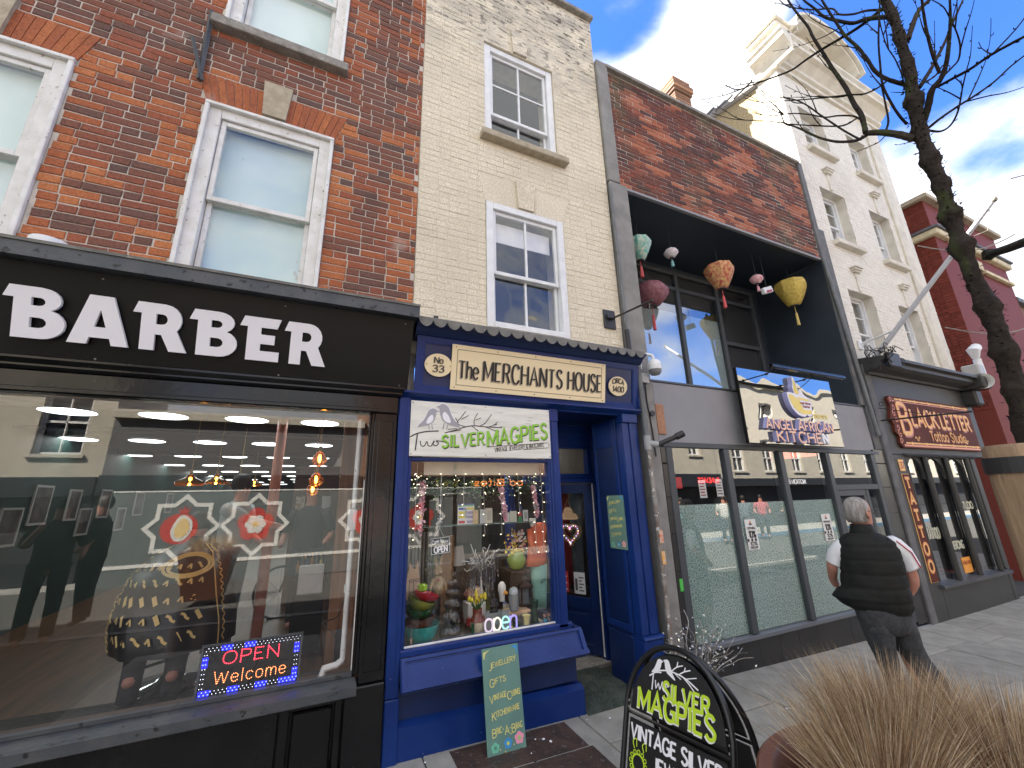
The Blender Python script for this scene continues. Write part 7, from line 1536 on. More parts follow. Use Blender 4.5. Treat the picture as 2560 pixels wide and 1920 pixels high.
def walking_man():
 O = Vector((4.22, -.95, gz(4.22, -.95))); f = Vector((.43, .90, 0)).normalized(); u = Vector((f.y, -f.x, 0)); Z = Vector((0, 0, 1))
 T = thing('person', 'grey haired man seen from behind in black quilted body warmer, white sleeves and dark trousers', 'person', O)
 P = lambda a, b, z: O+u*a+f*b+Z*(z-O.z)
 ph = math.radians(-22); ux = u*math.cos(ph)+f*math.sin(ph); fx = f*math.cos(ph)-u*math.sin(ph)    # torso turned a little to the right
 # body: neck, head core, arms, hands in front pockets, legs
 J = [P(-.06, 0, .70), P(-.05, 0, .95), P(-.05, 0, 1.18), P(-.05, .01, 1.27), P(-.03, .03, 1.36),
   P(.10, -.03, 1.18), P(.19, -.05, 1.06), P(.225, -.05, .88), P(.20, .02, .77), P(.13, .10, .70),
   P(-.19, .06, 1.17), P(-.262, .10, 1.07), P(-.278, .13, .97), P(-.23, .22, .86), P(-.18, .26, .80),
   P(-.12, 0, .62), P(-.11, .0, .38), P(-.10, -.02, .08), P(.04, .02, .62), P(.11, .05, .36), P(.13, .0, .08),
   P(-.10, .10, .04), P(.15, .12, .04)]
 rad = [.12, .13, .10, .055, .05, .06, .052, .043, .034, .032, .06, .05, .042, .033, .03, .085, .06, .045, .085, .06, .045, .04, .04]
 E_ = [(0, 1), (1, 2), (2, 3), (3, 4), (2, 5), (5, 6), (6, 7), (7, 8), (8, 9), (2, 10), (10, 11), (11, 12), (12, 13), (13, 14), (0, 15), (15, 16), (16, 17), (0, 18), (18, 19), (19, 20), (17, 21), (20, 22)]
 skin_body('body', [(*j, r) for j, r in zip(J, rad)], E_, SKINM, T)
 # head turned to the right
 hd = math.radians(-78); hx = f*math.cos(hd)-u*math.sin(hd); hs = u*math.cos(hd)+f*math.sin(hd)       # hx = face direction, hs = its right side
 C = P(-.035, .02, 1.42)
 HC = lambda a, b, z: C+hx*a+hs*b+Z*z
 rings = []
 for z, ax, bx, of in ((-.135, .035, .045, .03), (-.115, .062, .055, .025), (-.085, .085, .066, .015), (-.05, .094, .073, .006), (-.01, .100, .077, 0), (.03, .103, .078, -.002), (.065, .096, .073, -.004), (.095, .075, .058, -.004), (.112, .045, .036, -.004), (.118, .012, .01, -.004)):
  rings.append((HC(of, 0, z), hx*ax, hs*bx))
 m = MB(); loft(m, rings, 22)
 m.lathe([(.0, .012), (.010, .006), (.015, -.010), (.012, -.018), (0, -.02)], n=10, M=Matrix.Translation(HC(.103, 0, -.03)))      # nose
 m.tube([HC(.085, -.02, -.075), HC(.096, 0, -.074), HC(.085, .02, -.075)], .006, 6)                                       # lips
 for s in (-1, 1):
  e = HC(-.002, s*.076, -.022); m.tube([e+Z*.03, e+Z*.022-hx*.012+hs*s*.012, e-hx*.014+hs*s*.016, e-Z*.022-hx*.004+hs*s*.008, e-Z*.03+hx*.004], [.006, .009, .010, .008, .005], 8)
  m.lathe([(.0, .006), (.010, .002), (.010, -.004), (0, -.008)], n=8, M=Matrix.Translation(HC(.088, s*.03, .0)))
 m.build('head', SKINM, T, smooth='all')
 HAIR = mat('grey_hair', (.42, .40, .38), (.22, .20, .19), scale=40, rough=.8, bump=1.5, bscale=120, stretch=(1, 1, .3))
 hr = []
 for z, ax, bx, of in ((-.085, .070, .068, -.018), (-.05, .085, .0765, -.018), (-.01, .092, .081, -.016), (.03, .098, .082, -.012), (.065, .093, .077, -.010), (.095, .074, .062, -.008), (.116, .044, .038, -.008), (.123, .01, .01, -.008)):
  hr.append((HC(of, 0, z), hx*ax, hs*bx))
 m = MB(); loft(m, hr, 26, disp=lambda i, a: .02*noise.noise(Vector((math.cos(a)*5, math.sin(a)*5, i*1.7))) - (.0 if math.cos(a) < .55 else .22*(math.cos(a)-.55)/.45)); m.build('hair', HAIR, T, smooth='all')
 m = MB()
 for s in (-1, 1): m.tube([HC(-.01, s*.082, .004), HC(.06, s*.080, .004), HC(.100, s*.062, .002)], .0022, 5); m.tube([HC(.104, s*.032, .0)+hs*.024*math.cos(t)+Z*.018*math.sin(t) for t in [i*PI/6 for i in range(12)]], .0018, 5, closed=True)
 m.tube([HC(.106, -.01, .004), HC(.106, .01, .004)], .002, 5); m.build('glasses', BLKPIPE, T)
 # polo sleeves
 SH = mat('white_polo', (.74, .75, .78), (.66, .67, .70), scale=9, rough=.85)
 for a, b, c, w0, w1 in ((P(.11, -.04, 1.195), P(.185, -.05, 1.10), P(.222, -.05, .985), .075, .072), (P(-.19, .06, 1.17), P(-.25, .09, 1.09), P(-.272, .12, 1.0), .058, .055)):
  m = MB(); d = (c-a).normalized(); s1 = d.cross(f).normalized(); s2 = d.cross(s1).normalized()
  loft(m, [(a-d*.01, s1*w0*.7, s2*w0*.7), (a+d*.03, s1*w0, s2*w0), (b, s1*w0*.98, s2*w0*.98), (c-d*.01, s1*w1*1.02, s2*w1), (c, s1*w1, s2*w1), (c-d*.004, s1*w1*.8, s2*w1*.8)], 18, disp=lambda i, a2: .05*noise.noise(Vector((a2*1.5, i*.8, 2)))); m.build('sleeve', SH, T, smooth='all')
  if a.x > P(0, 0, 1).x or w0 > .075:
   m = MB(); pp = [a+d*.0-f*.075+s1*0, b-f*.078-s1*-.012, c-f*.072-s1*-.02]; m.tube(pp, .0045, 6); m.build('red_piping', mat('red_trim', (.5, .02, .04), rough=.7), T)
 # quilted vest: horizontal puffs
 VB = mat('black_nylon', (.010, .011, .011), (.015, .016, .015), scale=12, spec=.25, rough=.75, bump=.35, bscale=30)
 rings = []; zs = []
 N = 64
 prof = [(.66, .175, .14, -.045), (.70, .215, .155, -.060), (.76, .232, .165, -.075), (.84, .222, .165, -.062), (.94, .212, .16, -.052), (1.04, .212, .155, -.048), (1.12, .21, .14, -.048), (1.18, .195, .12, -.048), (1.225, .150, .095, -.050), (1.25, .105, .080, -.052)]
 for i in range(N+1):
  z = .66+(1.25-.66)*i/N
  for k in range(len(prof)-1):
   if prof[k][0] <= z <= prof[k+1][0]+1e-6: t = (z-prof[k][0])/(prof[k+1][0]-prof[k][0]); q = [prof[k][j]*(1-t)+prof[k+1][j]*t for j in range(4)]; break
  seam = min(abs(z-s) for s in (.745, .845, .945, 1.05, 1.15)); puff = 1+.026*(1-math.exp(-(seam/.014)**2))-.02
  rings.append((P(q[3], 0, z), ux*q[1]*puff, fx*q[2]*puff)); zs.append(z)
 def dv(i, a):
  z = zs[i]; seam = min(abs(z-s) for s in (.745, .845, .945, 1.05, 1.15)); w = .028*noise.noise(Vector((math.cos(a)*4.5, math.sin(a)*4.5, z*9)))+.02*noise.noise(Vector((math.cos(a)*12, math.sin(a)*12, z*6)))*math.exp(-(seam/.03)**2)
  if z < .82: w += .24*max(0, -math.cos(a))**4*(1-abs(z-.76)/.1 if abs(z-.76) < .1 else 0)
  return w
 m = MB(); loft(m, rings, 44, disp=dv)
 m.build('body_warmer', VB, T, smooth='all')
 m = MB(); loft(m, [(P(-.052, .0, 1.235), ux*.098, fx*.082), (P(-.05, .004, 1.27), ux*.082, fx*.078), (P(-.046, .008, 1.315), ux*.072, fx*.074), (P(-.046, .008, 1.322), ux*.066, fx*.068), (P(-.048, .008, 1.29), ux*.060, fx*.062)], 24, cap=False); m.build('collar', VB, T, smooth='all')
 m = MB(); m.tube([P(.045, -.115, 1.212)-f*.0, P(.07, -.09, 1.16), P(.115, -.085, 1.10), P(.15, -.06, 1.02)], .007, 6); m.build('armhole_binding', VB, T, smooth='all')
 # trousers
 TR = mat('dark_denim', (.032, .034, .038), (.055, .057, .062), scale=24, rough=.9, bump=.5, bscale=60)
 def leg(pts, nm):
  m = MB(); loft(m, [(P(a, b, z), u*ra, f*rb) for a, b, z, ra, rb in pts], 22, disp=lambda i, a: .05*noise.noise(Vector((math.cos(a)*2, math.sin(a)*2, i*1.1)))+.03*noise.noise(Vector((math.cos(a)*5, a, i*2.3)))); m.build(nm, TR, T, smooth='all')
 leg([(-.055, 0, .76, .18, .14), (-.055, 0, .68, .185, .145), (-.05, 0, .60, .180, .14), (-.05, 0, .54, .165, .13), (-.05, 0, .51, .12, .10)], 'trouser_seat')
 leg([(-.12, 0, .62, .10, .12), (-.12, 0, .52, .092, .115), (-.115, .0, .42, .080, .09), (-.105, .0, .34, .068, .08), (-.095, -.01, .24, .062, .075), (-.09, -.02, .15, .060, .07), (-.085, -.02, .07, .062, .075)], 'trouser_leg')
 leg([(.045, .01, .62, .110, .12), (.075, .02, .52, .104, .115), (.105, .03, .42, .094, .10), (.135, .03, .34, .084, .095), (.155, .0, .27, .080, .10), (.17, -.03, .22, .088, .11), (.175, -.03, .14, .074, .09), (.175, -.02, .07, .072, .085)], 'trouser_leg')
 m = MB()
 for a, b in ((-.09, .03), (.18, .05)): loft(m, [(P(a, b, gz(4.2, -.9)+.002), u*.045, f*.12), (P(a, b, gz(4.2, -.9)+.03), u*.048, f*.125), (P(a, b-.03, .09), u*.04, f*.07)], 16)
 m.build('shoe', BLKPIPE, T, smooth=True)
walking_man()
def standing_person(label, x, y, hgt, face, top, legs_, hair, arm=None, z0=None, pose=0, group=None):
 z0 = gz(x, y) if z0 is None else z0
 O = Vector((x, y, z0)); T = thing('person', label, 'person', O, 0, group)
 f = Vector((math.cos(face), math.sin(face), 0)); u = Vector((f.y, -f.x, 0)); s = hgt/1.75
 P = lambda a, b, z: O+(u*a+f*b+Vector((0, 0, z)))*s
 h1 = arm or [(.30, .02, 1.12), (.28, .18, .98)]; h2 = [(-.30, .02, 1.12), (-.26, .20, 1.0)] if pose == 0 else [(-.27, .10, 1.15), (-.10, .28, 1.45)]
 J = [P(0, 0, .95), P(0, 0, 1.15), P(0, 0, 1.40), P(0, .01, 1.50), P(0, .02, 1.60), P(0, .02, 1.68), P(.19, 0, 1.40), P(*h1[0]), P(*h1[1]), P(-.19, 0, 1.40), P(*h2[0]), P(*h2[1]), P(.10, 0, .85), P(.12, .02, .48), P(.12, -.02, .08), P(.12, .10, .04), P(-.10, 0, .85), P(-.12, .0, .48), P(-.12, -.02, .08), P(-.12, .10, .04)]
 rad = [.15, .14, .13, .058, .085, .08, .065, .042, .035, .065, .042, .035, .09, .06, .045, .035, .09, .06, .045, .035]
 E_ = [(0, 1), (1, 2), (2, 3), (3, 4), (4, 5), (2, 6), (6, 7), (7, 8), (2, 9), (9, 10), (10, 11), (0, 12), (12, 13), (13, 14), (14, 15), (0, 16), (16, 17), (17, 18), (18, 19)]
 skin_body('body', [(*j, r*s) for j, r in zip(J, rad)], E_, SKINM, T, sub=1)
 m = MB(); loft(m, [(P(0, 0, z), u*a*s, f*b*s) for z, a, b in ((.88, .185, .14), (1.0, .185, .14), (1.2, .19, .145), (1.36, .21, .13), (1.44, .15, .10), (1.49, .07, .065))], 18, disp=lambda i, a: .05*noise.noise(Vector((math.cos(a)*2, math.sin(a)*2, i*.9))))
 for q0, q1 in ((6, 7), (9, 10)):
  a, b = J[q0], J[q0].lerp(J[q1], .9); d = (b-a).normalized(); s1 = d.cross(f).normalized(); s2 = d.cross(s1); loft(m, [(a-d*.03, s1*.07, s2*.07), (a+d*.05, s1*.075, s2*.075), (b, s1*.056, s2*.056)], 14)
 m.build('top', top, T, smooth='all')
 m = MB()
 for k in (12, 16):
  a, b, c = J[k], J[k+1], J[k+2]; loft(m, [(a+Vector((0, 0, .1*s)), u*.11*s, f*.13*s), (a, u*.10*s, f*.12*s), (b, u*.075*s, f*.08*s), (c, u*.065*s, f*.07*s)], 14)
 m.build('trousers', legs_, T, smooth='all')
 m = MB(); c = J[5]; loft(m, [(c-f*.02*s+Vector((0, 0, z*s)), f*a*s, u*a*.9*s) for z, a in ((-.10, .075), (-.04, .098), (.02, .102), (.07, .08), (.10, .04))], 16); m.build('hair', hair, T, smooth='all')
 return T
# ================================================================== things in the magpie window
def vase(name, label, x, y, z, prof, m, n=18, cat='vase', group=None, flute=0, famp=0, smooth=True):
 b = MB(); b.lathe(prof, (x, y, z), n, flute=flute, famp=famp); o = b.build(name, m, smooth=smooth); tag(o, label, cat, group); return o
def magpie_window():
 Z0 = .653
 g = lambda n, c, r=.12, c2=None: mat(n, c, c2, scale=8, rough=r, coat=.3)
 # bowls, stacked
 bowl = lambda R, h: [(R*.35, 0), (R*.6, h*.12), (R*.88, h*.5), (R, h), (R*.96, h), (R*.82, h*.5), (R*.5, h*.16), (0, h*.14)]
 def B(label, x, y, z, R, h, m, tx=0, ty=0):
  b = MB(); b.lathe(bowl(R, h), n=36, M=Matrix.Translation((x, y, z)) @ Matrix.Rotation(math.radians(tx), 4, 'X') @ Matrix.Rotation(math.radians(ty), 4, 'Y')); o = b.build('bowl', m, smooth=True); tag(o, label, 'bowl', 'bowls stacked in the corner of the shop window')
 B('large turquoise bowl at the bottom of the stack', .735, .16, Z0+.005, .126, .125, g('turquoise_glaze', (.03, .36, .30), c2=(.02, .24, .20)))
 B('dark brown wooden bowl resting in the turquoise one', .722, .155, Z0+.085, .112, .085, g('brown_wood_bowl', (.12, .035, .02), .35, (.05, .015, .01)), -4, -6)
 B('dark green bowl in the middle of the stack', .715, .155, Z0+.165, .105, .075, g('dark_green_glaze', (.012, .07, .015)), 3, 2)
 B('olive green bowl tipped to the right near the top of the stack', .712, .155, Z0+.212, .10, .075, g('olive_glaze', (.20, .22, .03)), 0, 18)
 B('crimson bowl tipped on top of the stack', .755, .16, Z0+.268, .095, .055, g('crimson_glaze', (.40, .01, .025)), 0, 16)
 o = MB(); o.lathe([(.02, 0), (.035, .01), (.035, .04), (.02, .05), (0, .052)], (.735, .15, Z0+.335), 16, flute=8, famp=.07); o = o.build('lime_pepper', g('lime_glaze', (.30, .52, .04)), smooth=True); tag(o, 'bright lime green pot lid shaped like a pepper on the crimson bowl', 'ornament')
 t = MB(); t.box(.638, .652, .038, .041, .70, .735, .002); t.tube([(.645, .04, .735), (.65, .06, .79)], .0012, 4); o = t.build('price_tag', mat('card_tag', (.42, .28, .18), rough=.8)); tag(o, 'small brown card price tag hanging from the bowls', 'tag')
 # wooden cat head
 T = thing('wooden_cat', 'pale wooden cat face with long features behind the bowls', 'ornament', (.69, .30, 1.0)); WD = mat('pale_wood', (.60, .42, .26), (.48, .32, .19), scale=14, rough=.6, stretch=(1, 1, .2))
 m = MB(); m.prism(sm2([(-.055, 0), (-.05, .12), (-.035, .20), (-.03, .245), (-.008, .205), (.012, .20), (.03, .25), (.036, .17), (.045, .10), (.05, 0)], 3), (.70, .30, .92), FX, FZ, FN, -.02, .01); m.build('face', WD, T)
 m = MB()
 for l in ([(-.03, .12), (-.015, .128), (.0, .12), (-.014, .108), (-.03, .12)], [(.012, .12), (.026, .13), (.040, .124), (.028, .11), (.012, .12)], [(.005, .14), (.0, .06), (.008, .03), (.02, .035)], [(-.03, .13), (-.028, .04), (-.01, .02)], [(-.018, .115), (-.016, .119)], [(.026, .118), (.028, .122)]): ribbon(m, catmull([Vector(q) for q in l], 3), .0045, (.70, .289, .92), FX, FZ, FN, 0, .001)
 m.build('painted_face', INK, T)
 # rabbit figure
 T = thing('rabbit_figure', 'straw coloured standing rabbit doll with long ears and a jacket', 'doll', (.875, .30, .93)); ST = mat('straw', (.48, .37, .22), (.32, .24, .13), scale=40, rough=.95, bump=1, bscale=90)
 m = MB(); x, y, z = .885, .30, .93
 m.lathe([(.03, 0), (.045, .03), (.04, .08), (.025, .12), (.0, .13)], (x, y, z), 14); m.lathe([(0, -.035), (.028, -.02), (.034, .005), (.024, .03), (0, .038)], (x, y, z+.155), 14)
 for s in (-1, 1): m.tube([(x+s*.010, y, z+.18), (x+s*.018, y, z+.22), (x+s*(.018+.012*(s > 0)), y, z+.265)], [.008, .012, .004], 8); m.tube([(x+s*.03, y, z+.105), (x+s*.055, y-.01, z+.06), (x+s*.06, y-.02, z+.02)], [.012, .011, .008], 8)
 m.lathe([(0, .012), (.012, 0), (0, -.012)], (x+.012, y-.034, z+.148), 8); m.build('body', ST, T, smooth=True)
 m = MB(); m.lathe([(0, .013), (.010, .006), (.012, 0), (0, -.01)], (x-.01, y-.040, z+.10), 9); m.build('heart_patch', g('dull_red', (.35, .07, .06), .8), T)
 m = MB(); m.lathe([(0, .004), (.004, 0), (0, -.004)], (x-.014, y-.032, z+.168), 7); m.lathe([(0, .004), (.004, 0), (0, -.004)], (x+.017, y-.03, z+.168), 7); m.build('eye', INK, T)
 # fluted glass vases
 GV = glass_mat('vase_glass', tint=(.80, .83, .82), refl=.95, base=.10, rough=.02)
 gp = []
 for i, (R, h) in enumerate(((.072, .105), (.060, .095), (.048, .08), (.036, .06), (.022, .045))):
  z = sum(q[1] for q in ((.072, .105), (.060, .095), (.048, .08), (.036, .06), (.022, .045))[:i])
  gp += [(R*.62, z), (R*.92, z+h*.2), (R, z+h*.48), (R*.92, z+h*.78), (R*.62, z+h*.97)]
 vase('glass_vase', 'tall clear fluted glass vase of five swelling globes, front one', .935, .13, Z0, gp, GV, 60, flute=16, famp=.055)
 vase('glass_vase', 'tall clear fluted glass vase of five swelling globes, rear one', .995, .25, Z0+.04, gp, GV, 60, flute=16, famp=.055)
 vase('yellow_torch', 'short yellow and green torch lying at the front of the window', 0, 0, 0, [(.0, 0), (.008, 0), (.010, .02), (.010, .055), (.013, .065), (.013, .09), (0, .092)], g('yellow_plastic', (.70, .62, .02), .3), 12, 'torch').matrix_world = Matrix.Translation((.985, .035, Z0+.012)) @ Matrix.Rotation(math.radians(78), 4, 'Y') @ Matrix.Rotation(.1, 4, 'X')
 # tulips in two tone jug
 T = thing('tulip_jug', 'cream and brown stoneware jug full of yellow tulips', 'vase', (1.135, .12, Z0))
 m = MB(); m.lathe([(.03, 0), (.042, .03), (.052, .08), (.053, .10)], (1.135, .12, Z0), 20); m.build('cream_body', g('cream_glaze', (.62, .54, .38), .3), T, smooth=True)
 m = MB(); m.lathe([(.053, .10), (.046, .125), (.034, .14), (.034, .18), (.036, .185), (.03, .18)], (1.135, .12, Z0), 20); m.build('brown_neck', g('brown_glaze', (.16, .035, .02), .2), T, smooth=True)
 r = random.Random(3); m = MB(); f = MB()
 for i in range(16):
  a = r.uniform(0, 2*PI); q = r.uniform(.01, .075); tx, ty, tz = 1.13+q*math.cos(a)*1.1, .115+q*math.sin(a)*.6, Z0+.225+r.uniform(0, .065)-q*.2
  m.tube([(1.135, .12, Z0+.17), ((1.135+tx)/2, .12, Z0+.2), (tx, ty, tz)], .0025, 4); m.tube([(1.135, .12, Z0+.17), (tx+r.uniform(-.02, .02), ty, tz-.02)], [.004, .001], 4)
  f.lathe([(.002, -.012), (.011, -.004), (.012, .008), (.004, .024)], (tx, ty, tz), 7)
 m.build('stems', g('leaf_green', (.05, .13, .03), .6), T); f.build('petals', g('tulip_yellow', (.72, .60, .04), .6, (.6, .42, .02)), T, smooth=True)
 vase('green_bottle', 'slim dark green glass vase with sprigs in front of the jug', 1.075, .05, Z0, [(.018, 0), (.02, .01), (.012, .02), (.012, .10), (.014, .11), (.009, .1)], g('dark_green_glass', (.01, .06, .02), .05), 14)
 # jewellery tree
 T = thing('jewellery_tree', 'white twiggy jewellery tree hung with silver necklaces', 'stand', (1.205, .22, Z0+.2)); WH = g('white_enamel', (.72, .71, .67), .4)
 m = MB(); m.box(1.17, 1.24, .19, .25, Z0, Z0+.012); m.tube([(1.21, .22, Z0), (1.205, .22, .90), (1.20, .22, 1.12)], [.010, .009, .007], 8); r = random.Random(15); ends = []
 for i in range(26):
  a = r.uniform(0, 2*PI); R = r.uniform(.06, .16); z = 1.12-r.uniform(0, .06); e = Vector((1.2+R*math.cos(a), .22+R*.7*math.sin(a), z+r.uniform(.01, .14))); mid = Vector((1.2+R*.55*math.cos(a+.3), .22+R*.4*math.sin(a+.3), z+.05))
  m.tube(catmull3([Vector((1.2, .22, z)), mid, e, e+Vector((r.uniform(-.03, .03), 0, r.uniform(-.02, .03)))], 4), .0028, 5); ends += [mid.lerp(e, .5), e]
 m.build('branches', WH, T); m = MB(); p = MB(); SV = mat('silver_chain', (.6, .6, .58), rough=.2, metal=1)
 for i, e in enumerate(ends):
  L = r.uniform(.08, .22); m.tube([e, e-Vector((0, 0, L))], .0018, 3); m.tube([e+Vector((.010, 0, 0)), e-Vector((-.002, 0, L))], .0014, 3); p.lathe([(0, .008), (.005, 0), (.003, -.008), (0, -.012)], e-Vector((0, 0, L+.006)), 6, t=r.random())
 m.build('necklaces', SV, T, kind='stuff'); p.build('pendants', mat('pendants', (.55, .50, .42), (.12, .10, .25), scale=30, rough=.2, metal=.5), T, kind='stuff')
 # buddha on glass block
 T = thing('buddha_figure', 'small black seated buddha figure on a clear block', 'statue', (1.26, .12, .80)); x, y, z = 1.265, .12, .80
 m = MB(); m.lathe([(.035, 0), (.038, .012), (.028, .02), (.030, .03), (.02, .04)], (x, y, z), 18, sy=.6); m.lathe([(.030, .035), (.032, .05), (.02, .065), (.017, .085), (.006, .098)], (x, y, z), 14, sy=.7); m.lathe([(0, -.014), (.010, -.005), (.010, .005), (.005, .012), (.003, .02), (0, .024)], (x, y, z+.108), 12)
 for s in (-1, 1): m.tube([(x+s*.018, y, z+.085), (x+s*.026, y-.01, z+.062), (x+s*.008, y-.022, z+.052)], .006, 6); m.tube([(x+s*.012, y, z+.045), (x+s*.034, y-.012, z+.042), (x, y-.024, z+.04)], .008, 6)
 m.build('figure', INK, T, smooth=True)
 m = MB(); m.box(1.215, 1.355, .09, .16, .655, .798, .003); o = m.build('acrylic_block', mat('acrylic', (.45, .48, .48), rough=.2, trans=.6)); tag(o, 'clear acrylic display block under the black figure', 'stand')
 # neon style open sign
 T = thing('open_sign', 'pastel tube lettering sign spelling open in lower case', 'sign', (1.27, .03, .66)); x = 1.16; cols = ((.62, .52, .62), (.80, .76, .66), (.40, .75, .68), (.34, .30, .78))
 for ch, c in zip('open', cols):
  w, st = glyph(ch); h = .118; m = MB()
  for pp, s_ in st: m.tube([(x+q.x*h, .03, .70+q.y*h) for q in pp], .0068, 8)
  m.build('letter', mat('tube_'+ch, c, rough=.3, emit=(c, .12)), T, smooth=True); x += w*h+.010
 m = MB(); m.box(1.172, 1.20, .045, .049, .655, .83); m.box(1.30, 1.36, .045, .049, .655, .82); m.build('backing', MATS['acrylic'], T)
 # right group
 T = thing('flower_pot', 'ribbed lime green pot holding a bunch of yellow and pink cloth flowers', 'pot', (1.53, .30, 1.05)); x, y, z = 1.535, .28, 1.045
 prof = [(.035, 0)]+[(.05+.027*math.sin(PI*i/12)+(.0025 if i % 2 else 0), .008+.125*i/12) for i in range(13)]+[(.056, .14), (.05, .14)]
 m = MB(); m.lathe(prof, (x, y, z), 26); m.build('pot', g('lime_pot', (.27, .40, .09), .25, (.34, .42, .10)), T, smooth=True)
 m = MB(); m.lathe([(.048, .12), (.052, .15), (.048, .155), (.04, .15)], (x, y, z), 20); m.build('inner_rim', g('yellow_glaze', (.70, .58, .10), .3), T, smooth=True)
 r = random.Random(22)
 for nm, c, n in (('yellow_petals', (.68, .50, .05), 60), ('pink_petals', (.70, .38, .36), 40), ('white_petals', (.68, .66, .60), 40), ('red_petals', (.38, .04, .07), 26)):
  m = MB()
  for i in range(n):
   a = r.uniform(0, 2*PI); q = r.uniform(0, .10); c_ = Vector((x-.01+q*math.cos(a)+(.03 if c[2] > .3 else -.01), y+q*.5*math.sin(a), z+.16+r.uniform(0, .14)-q*.4)); s = r.uniform(.012, .028); d = Vector((r.uniform(-1, 1), r.uniform(-1, .3), r.uniform(-.5, 1))).normalized(); e = d.orthogonal().normalized()
   m.add([c_, c_+d*s+e*s*.5, c_+d*s*1.5, c_+d*s-e*s*.5], [(0, 1, 2, 3)])
  m.build(nm, g(nm, c, .9), T, kind='stuff', fix=False)
 m = MB(); m.box(1.46, 1.63, .22, .50, 1.025, 1.043); m.box(1.465, 1.60, .25, .45, .80, 1.022); o = m.build('dark_shelf_unit', mat('dark_wood_unit', (.05, .032, .02), (.09, .06, .04), scale=8, rough=.7)); tag(o, 'dark wooden shelf unit carrying the lime green pot', 'shelf')
 T = thing('mannequin', 'headless dress form in orange top and pale green trousers at the right of the window', 'mannequin', (1.70, .20, .75)); x, y = 1.688, .24
 m = MB(); loft(m, [((x-.01, y, z), (a, 0, 0), (0, a*.62, 0)) for z, a in ((1.37, .02), (1.40, .03), (1.425, .026))], 12); m.lathe([(.028, 0), (.027, .03), (0, .03)], (x-.01, y, 1.405), 14); m.build('neck', WH, T, smooth=True)
 m = MB(); loft(m, [((x+.01*i, y, z), (a, 0, 0), (0, a*.6, 0)) for i, (z, a) in enumerate(((1.065, .085), (1.12, .088), (1.20, .078), (1.28, .072), (1.35, .075), (1.385, .06), (1.40, .03)))][::-1], 20, disp=lambda i, a: .06*noise.noise(Vector((a*2.5, i*.9, 0)))); m.tube([(x-.05, y-.02, 1.35), (x-.06, y-.05, 1.25), (x-.03, y-.06, 1.18)], [.028, .026, .024], 8); m.build('orange_top', g('orange_knit', (.62, .10, .03), .95, (.70, .17, .07)), T, smooth='all')
 m = MB(); loft(m, [((x+.03, y, 1.07), (.075, 0, 0), (0, .05, 0)), ((x+.03, y, .95), (.068, 0, 0), (0, .045, 0)), ((x+.028, y, .85), (.062, 0, 0), (0, .035, 0)), ((x+.028, y, .745), (.058, 0, 0), (0, .028, 0))], 20, disp=lambda i, a: .05*noise.noise(Vector((a*3, i, 5)))); m.build('green_trousers', g('pale_green_cotton', (.25, .46, .37), .95, (.20, .40, .32)), T, smooth='all')
 m = MB();
 for dx, dz, s in ((0, 0, 1), (.02, .008, .8), (-.012, -.012, .7)): m.tube([(x+.035+dx+.016*s*math.cos(t), y-.051, .955+dz+.008*s*math.sin(t)) for t in [i*PI/6 for i in range(12)]], .0015, 4, closed=True)
 m.build('printed_motif', INK, T)
 # lanterns and jars
 T = thing('storm_lantern', 'old bronze square candle lantern on the dark shelf', 'lantern', (1.60, .26, .76)); BZ = mat('bronze_metal', (.10, .065, .045), (.05, .035, .03), scale=20, rough=.5, metal=.6)
 m = MB(); x, y, z = 1.575, .22, .775
 for a in (-.045, .045):
  for b_ in (-.03, .03): m.box(x+a-.005, x+a+.005, y+b_-.005, y+b_+.005, z+.02, z+.14)
 m.box(x-.055, x+.055, y-.04, y+.04, z, z+.02, .003); m.box(x-.055, x+.055, y-.04, y+.04, z+.14, z+.16, .003); m.add([(x-.05, y-.035, z+.16), (x+.05, y-.035, z+.16), (x+.05, y+.035, z+.16), (x-.05, y+.035, z+.16), (x, y, z+.20)], [(0, 1, 4), (1, 2, 4), (2, 3, 4), (3, 0, 4)]); m.lathe([(.015, .2), (.015, .215)], (x, y, z), 10); m.build('frame', BZ, T)
 m = MB(); m.box(x-.04, x+.04, y+.02, y+.022, z+.02, z+.14); m.build('mirror_pane', MATS['acrylic'], T)
 T = thing('jar_lantern', 'clear glass jar lantern with pale metal lid and candle', 'lantern', (1.43, .12, .79)); x, y, z = 1.43, .12, .79
 m = MB(); m.lathe([(.036, 0), (.038, .01), (.038, .10), (.032, .115)], (x, y, z), 20); m.build('glass', MATS['acrylic'], T, smooth=True)
 m = MB(); m.lathe([(.036, .112), (.036, .13), (.028, .15), (.01, .16), (0, .161)], (x, y, z), 20); m.build('lid', mat('pale_tin', (.42, .46, .47), rough=.4, metal=.3), T, smooth=True); m = MB(); m.lathe([(.006, 0), (.006, .05), (0, .05)], (x, y, z+.005), 8); m.build('candle', WH, T)
 m = MB(); m.box(1.36, 1.56, .10, .22, .765, .785, .003); o = m.build('plank_shelf', WD); tag(o, 'short pale plank shelf carrying the jar lantern', 'shelf')
 T = thing('duck_ornament', 'white duck head ornament with orange beak behind the jar lantern', 'ornament', (1.375, .22, .84)); m = MB(); m.lathe([(.02, -.05), (.024, 0), (.032, .03), (.03, .06), (.015, .085), (0, .09)], (1.375, .22, .89), 16); m.build('head', WH, T, smooth=True); m = MB(); m.lathe([(.016, 0), (.012, .02), (0, .035)], n=12, M=Matrix.Translation((1.385, .20, .905)) @ Matrix.Rotation(math.radians(110), 4, 'X') @ Matrix.Rotation(math.radians(40), 4, 'Y')); m.build('beak', g('beak_orange', (.75, .33, .04), .4), T, smooth=True)
